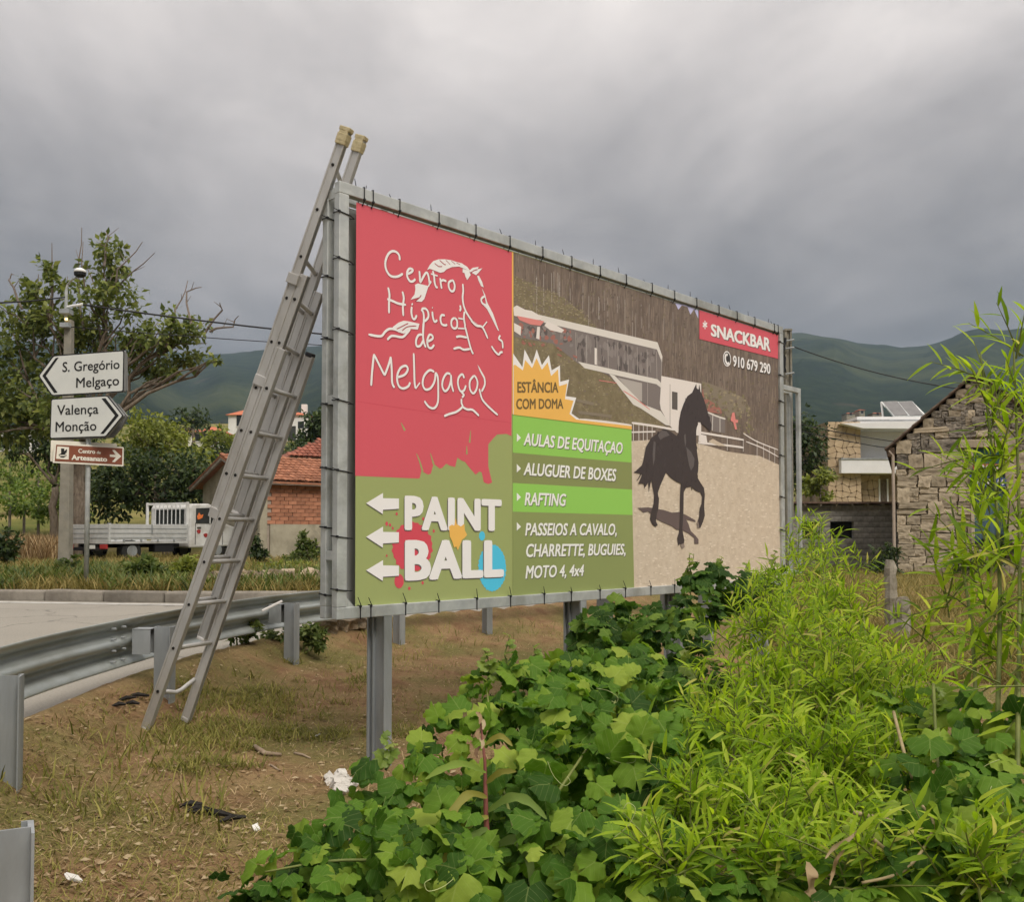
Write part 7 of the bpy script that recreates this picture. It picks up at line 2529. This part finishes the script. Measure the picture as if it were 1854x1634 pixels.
turf('roadside_grass', 'rough grass and weeds beyond the kerb round the truck', 42000, wedge(13.5, 34, -120, 720), 0.26, 1.2, M['grass_field'], 5, kd(0.4, 18))
turf('roadside_weeds', 'green weeds in clumps behind the kerb', 16000, wedge(13.8, 22, -120, 720), 0.28, 1.4, M['weed'], 6, lambda x, y: ((-sdist(KERB, x, y) > 0.42) & (fbm(x * 0.8, y * 0.8, 61) > 0.5)).astype(float), 'weeds', 2.0)
turf('tall_dry_grass', 'tall golden dry grass beside the truck below the vineyard', 9000, wedge(27, 37, -60, 112), 0.75, 2.2, M['grass_dry'], 7, None, 'grass', 0.5)

# bushy weeds by the sign and before the truck
for i, (px, yb, Y, bl, lab, mt) in enumerate(((255, 1062, 16.6, [(250, 1030, 26, 22), (280, 1040, 24, 18), (235, 1048, 20, 12)], 'bushy green weed behind the kerb in front of the truck', 'weed'), (335, 1062, 17.0, [(330, 1035, 26, 20), (360, 1042, 24, 18), (310, 1046, 20, 12)], 'yellowish weed clump behind the kerb below the truck cab', 'leaf_light'),
                                               (118, 1060, 17.5, [(122, 1035, 20, 22), (105, 1045, 20, 14)], 'leafy weed at the foot of the concrete lamp pole', 'weed'), (560, 1050, 24, [(550, 985, 16, 22), (562, 1005, 18, 20), (535, 1015, 26, 12)], 'young green shrub against the brick shed wall', 'weed'), (458, 1040, 24, [(455, 985, 18, 24), (468, 1005, 16, 20)], 'dark shrub at the corner of the brick shed', 'leaf_dark'),
                                               (190, 1055, 18.5, [(190, 1040, 26, 10), (215, 1045, 22, 10)], 'low weed clump between the signpost and the truck', 'weed'), (545, 1160, 8.9, [(530, 1150, 26, 12), (560, 1145, 26, 16), (500, 1152, 22, 9), (575, 1165, 22, 10)], 'scrubby weed under the guard rail near the end of the billboard', 'weed'), (430, 1150, 8.4, [(428, 1148, 26, 10), (455, 1140, 20, 12)], 'scrubby weed under the guard rail behind the ladder', 'weed'), (30, 1030, 22, [(10, 985, 24, 30), (-20, 1000, 24, 30)], 'dark shrub beside the dry grass at the field gate', 'leaf_dark'), (500, 1055, 20, [(500, 1035, 40, 9), (545, 1032, 30, 9), (455, 1040, 20, 9)], 'bright green ground cover before the brick shed', 'leaf_light'))):
    b = at(px, yb, Y)
    t = thing('bushy_weed', lab, 'weed', (b.x, b.y, hz(b.x, b.y)))
    m = Y / F
    B3 = [(at(x, y, Y), (rx * m, rx * m, ry * m), int(rx * ry * 0.9)) for x, y, rx, ry in bl]
    crown('foliage', B3, 0.13 if Y > 12 else 0.06, M[mt], 300 + i, t, 0.0)
    for c, r, n in B3:
        MB().tube([(b.x, b.y, hz(b.x, b.y) - 0.05), Vector(c)], [0.012, 0.005], 5).build('stem', M['stem_green'], t)

# leaf litter: too many to count
r = np.random.default_rng(91)
x, y = wedge(2.2, 11, -40, 1200)(r, 5200)
kp = sdist(EDGE, x, y) > 0.05
x, y = x[kp], y[kp]
P = np.stack([x, y, height(x, y) + 0.008], -1)
a = r.uniform(0, 6.28, len(x))
B = bases(np.stack([np.cos(a), np.sin(a), r.uniform(-.1, .3, len(x))], -1), unit(r, len(x)) * 0.5 + np.array([0, 0, 1]), 0.034 * r.uniform(0.3, 1.4, len(x)))
o = link('leaf_litter', scatter_mesh('leaf_litter', LEAF_V, LEAF_F, P, B, M['leaf_dry']))
tag(o, 'dry brown leaf litter strewn over the verge', 'litter', kind='stuff')

# sticks, charred wood, rubble, scraps
M['char'] = mottled('charred_wood', (0.010, 0.009, 0.008), (0.035, 0.03, 0.026), 16, 0.9, 0, 0.6, 50, 0.01)
M['paper'] = mottled('weathered_paper', (0.62, 0.60, 0.56), (0.72, 0.70, 0.66), 20, 0.9)
M['stick'] = mottled('dry_stick', (0.22, 0.16, 0.11), (0.36, 0.28, 0.20), 20, 0.9)


def gz(px, py):
    """point on the ground under a pixel"""
    d = ray(px, py)
    lo, hi = 1.0, 40.0
    for _ in range(50):
        m = (lo + hi) / 2
        p = CAM + d * m
        if p.z > hz(p.x, p.y):
            lo = m
        else:
            hi = m
    return CAM + d * hi


for lab, pts, r0 in (('pale forked stick lying on the bare earth', [(461, 1358), (480, 1370), (510, 1372)], 0.016), ('thin pale twig beside the forked stick', [(533, 1367), (548, 1370), (562, 1376)], 0.008), ('dark thin twig on the earth near the billboard post', [(523, 1325), (540, 1320), (552, 1313)], 0.006), ('short dark twig below the forked stick', [(490, 1388), (500, 1394), (508, 1399)], 0.006)):
    o = MB().tube([gz(*p) + Vector((0, 0, r0)) for p in pts], [r0, r0 * 0.9, r0 * 0.5], 7).build('stick', M['stick'], smooth=True)
    tag(o, lab, 'stick', 'sticks on the verge')
for j, (lab, pieces) in enumerate((('charred black wood scraps on the grass below the sticks', [(345, 1466, .10), (372, 1478, .12), (398, 1484, .14), (420, 1492, .12), (355, 1474, .08)]), ('charred black wood scraps beside the ladder foot', [(228, 1272, .12), (250, 1266, .14), (240, 1280, .08), (215, 1283, .08)]))):
    p0 = gz(pieces[0][0], pieces[0][1])
    t = thing('charred_wood', lab, 'wood', p0)
    rj = random.Random(j)
    for x_, y_, L in pieces:
        p = gz(x_, y_)
        d = Vector((rj.uniform(.5, 1), rj.uniform(-.6, .6), rj.uniform(-.1, .15))).normalized() * L / 2
        MB().tube([p - d + Vector((0, 0, .018)), p + Vector((0, 0, .028)), p + d + Vector((0, 0, .018))], [0.006, 0.015, 0.007], 5).build('piece', M['char'], t)
WR = stone_mesh(200, mottled('pale_rubble', (0.50, 0.47, 0.42), (0.66, 0.63, 0.58), 14, 0.9, 0, 0.5, 40, 0.01), 'lump')
p0 = gz(620, 1428)
t = thing('rubble_heap', 'small heap of whitish rubble at the edge of the vine leaves', 'rubble', p0)
rj = random.Random(3)
for j in range(34):
    o = link('lump', WR, t)
    p = gz(620 + rj.gauss(0, 12), 1424 + rj.gauss(0, 9))
    k_ = rj.uniform(0.02, 0.055)
    o.location = p + Vector((0, 0, k_ * 0.3))
    o.scale = (k_ * 1.3, k_, k_ * 0.7)
    o.rotation_euler = (rj.uniform(-1, 1), rj.uniform(-1, 1), rj.uniform(0, 6))
for lab, (x_, y_), s_ in (('white crumpled paper scrap low on the verge grass', (133, 1600), 0.05), ('small pale scrap beside the charred wood', (464, 1505), 0.035), ('tiny pale scrap beside the rubble heap', (575, 1335), 0.03), ('whitish scrap caught on the vine edge', (692, 1470), 0.035)):
    p = gz(x_, y_)
    me = stone_mesh(int(x_), M['paper'], 'paper_scrap')
    o = link('paper_scrap', me)
    o.location = p + Vector((0, 0, s_ * 0.35))
    o.scale = (s_ * 1.1, s_ * 0.7, s_ * 0.22)
    o.rotation_euler = (0.35, 0.5, x_)
    tag(o, lab, 'paper scrap', 'scraps on the verge')
# loose stones under the billboard's near end
for j in range(14):
    px, py = 590 + j * 6 + rj.uniform(-3, 3), 1135 + rj.uniform(-6, 8)
    p = gz(px, py)
    o = link('loose_stone', rj.choice(RUB))
    k_ = rj.uniform(0.10, 0.2)
    o.location = p + Vector((0, 0, k_ * 0.25))
    o.scale = (k_ * 1.2, k_, k_ * 0.8)
    o.rotation_euler = (rj.uniform(-.4, .4), rj.uniform(-.4, .4), rj.uniform(0, 6))
    tag(o, 'tan loose stone in the row beyond the near end of the billboard', 'stone', 'loose stones by the guard rail')

# ------------------------------------------------------------------ the air
k = NM('haze_air')
k.t.nodes.remove(k.b)
pv = k.n('ShaderNodeVolumePrincipled')
pv.inputs['Color'].default_value = (0.60, 0.78, 1.0, 1)
pv.inputs['Density'].default_value = 0.00015
pv.inputs['Anisotropy'].default_value = 0.2
k.l(pv.outputs[0], k.out.inputs['Volume'])
hx = MB().box((0, 0, 290), (10800, 10800, 740)).build('haze', k.m)
tag(hx, 'thin blue grey haze filling the valley', 'haze', kind='stuff')
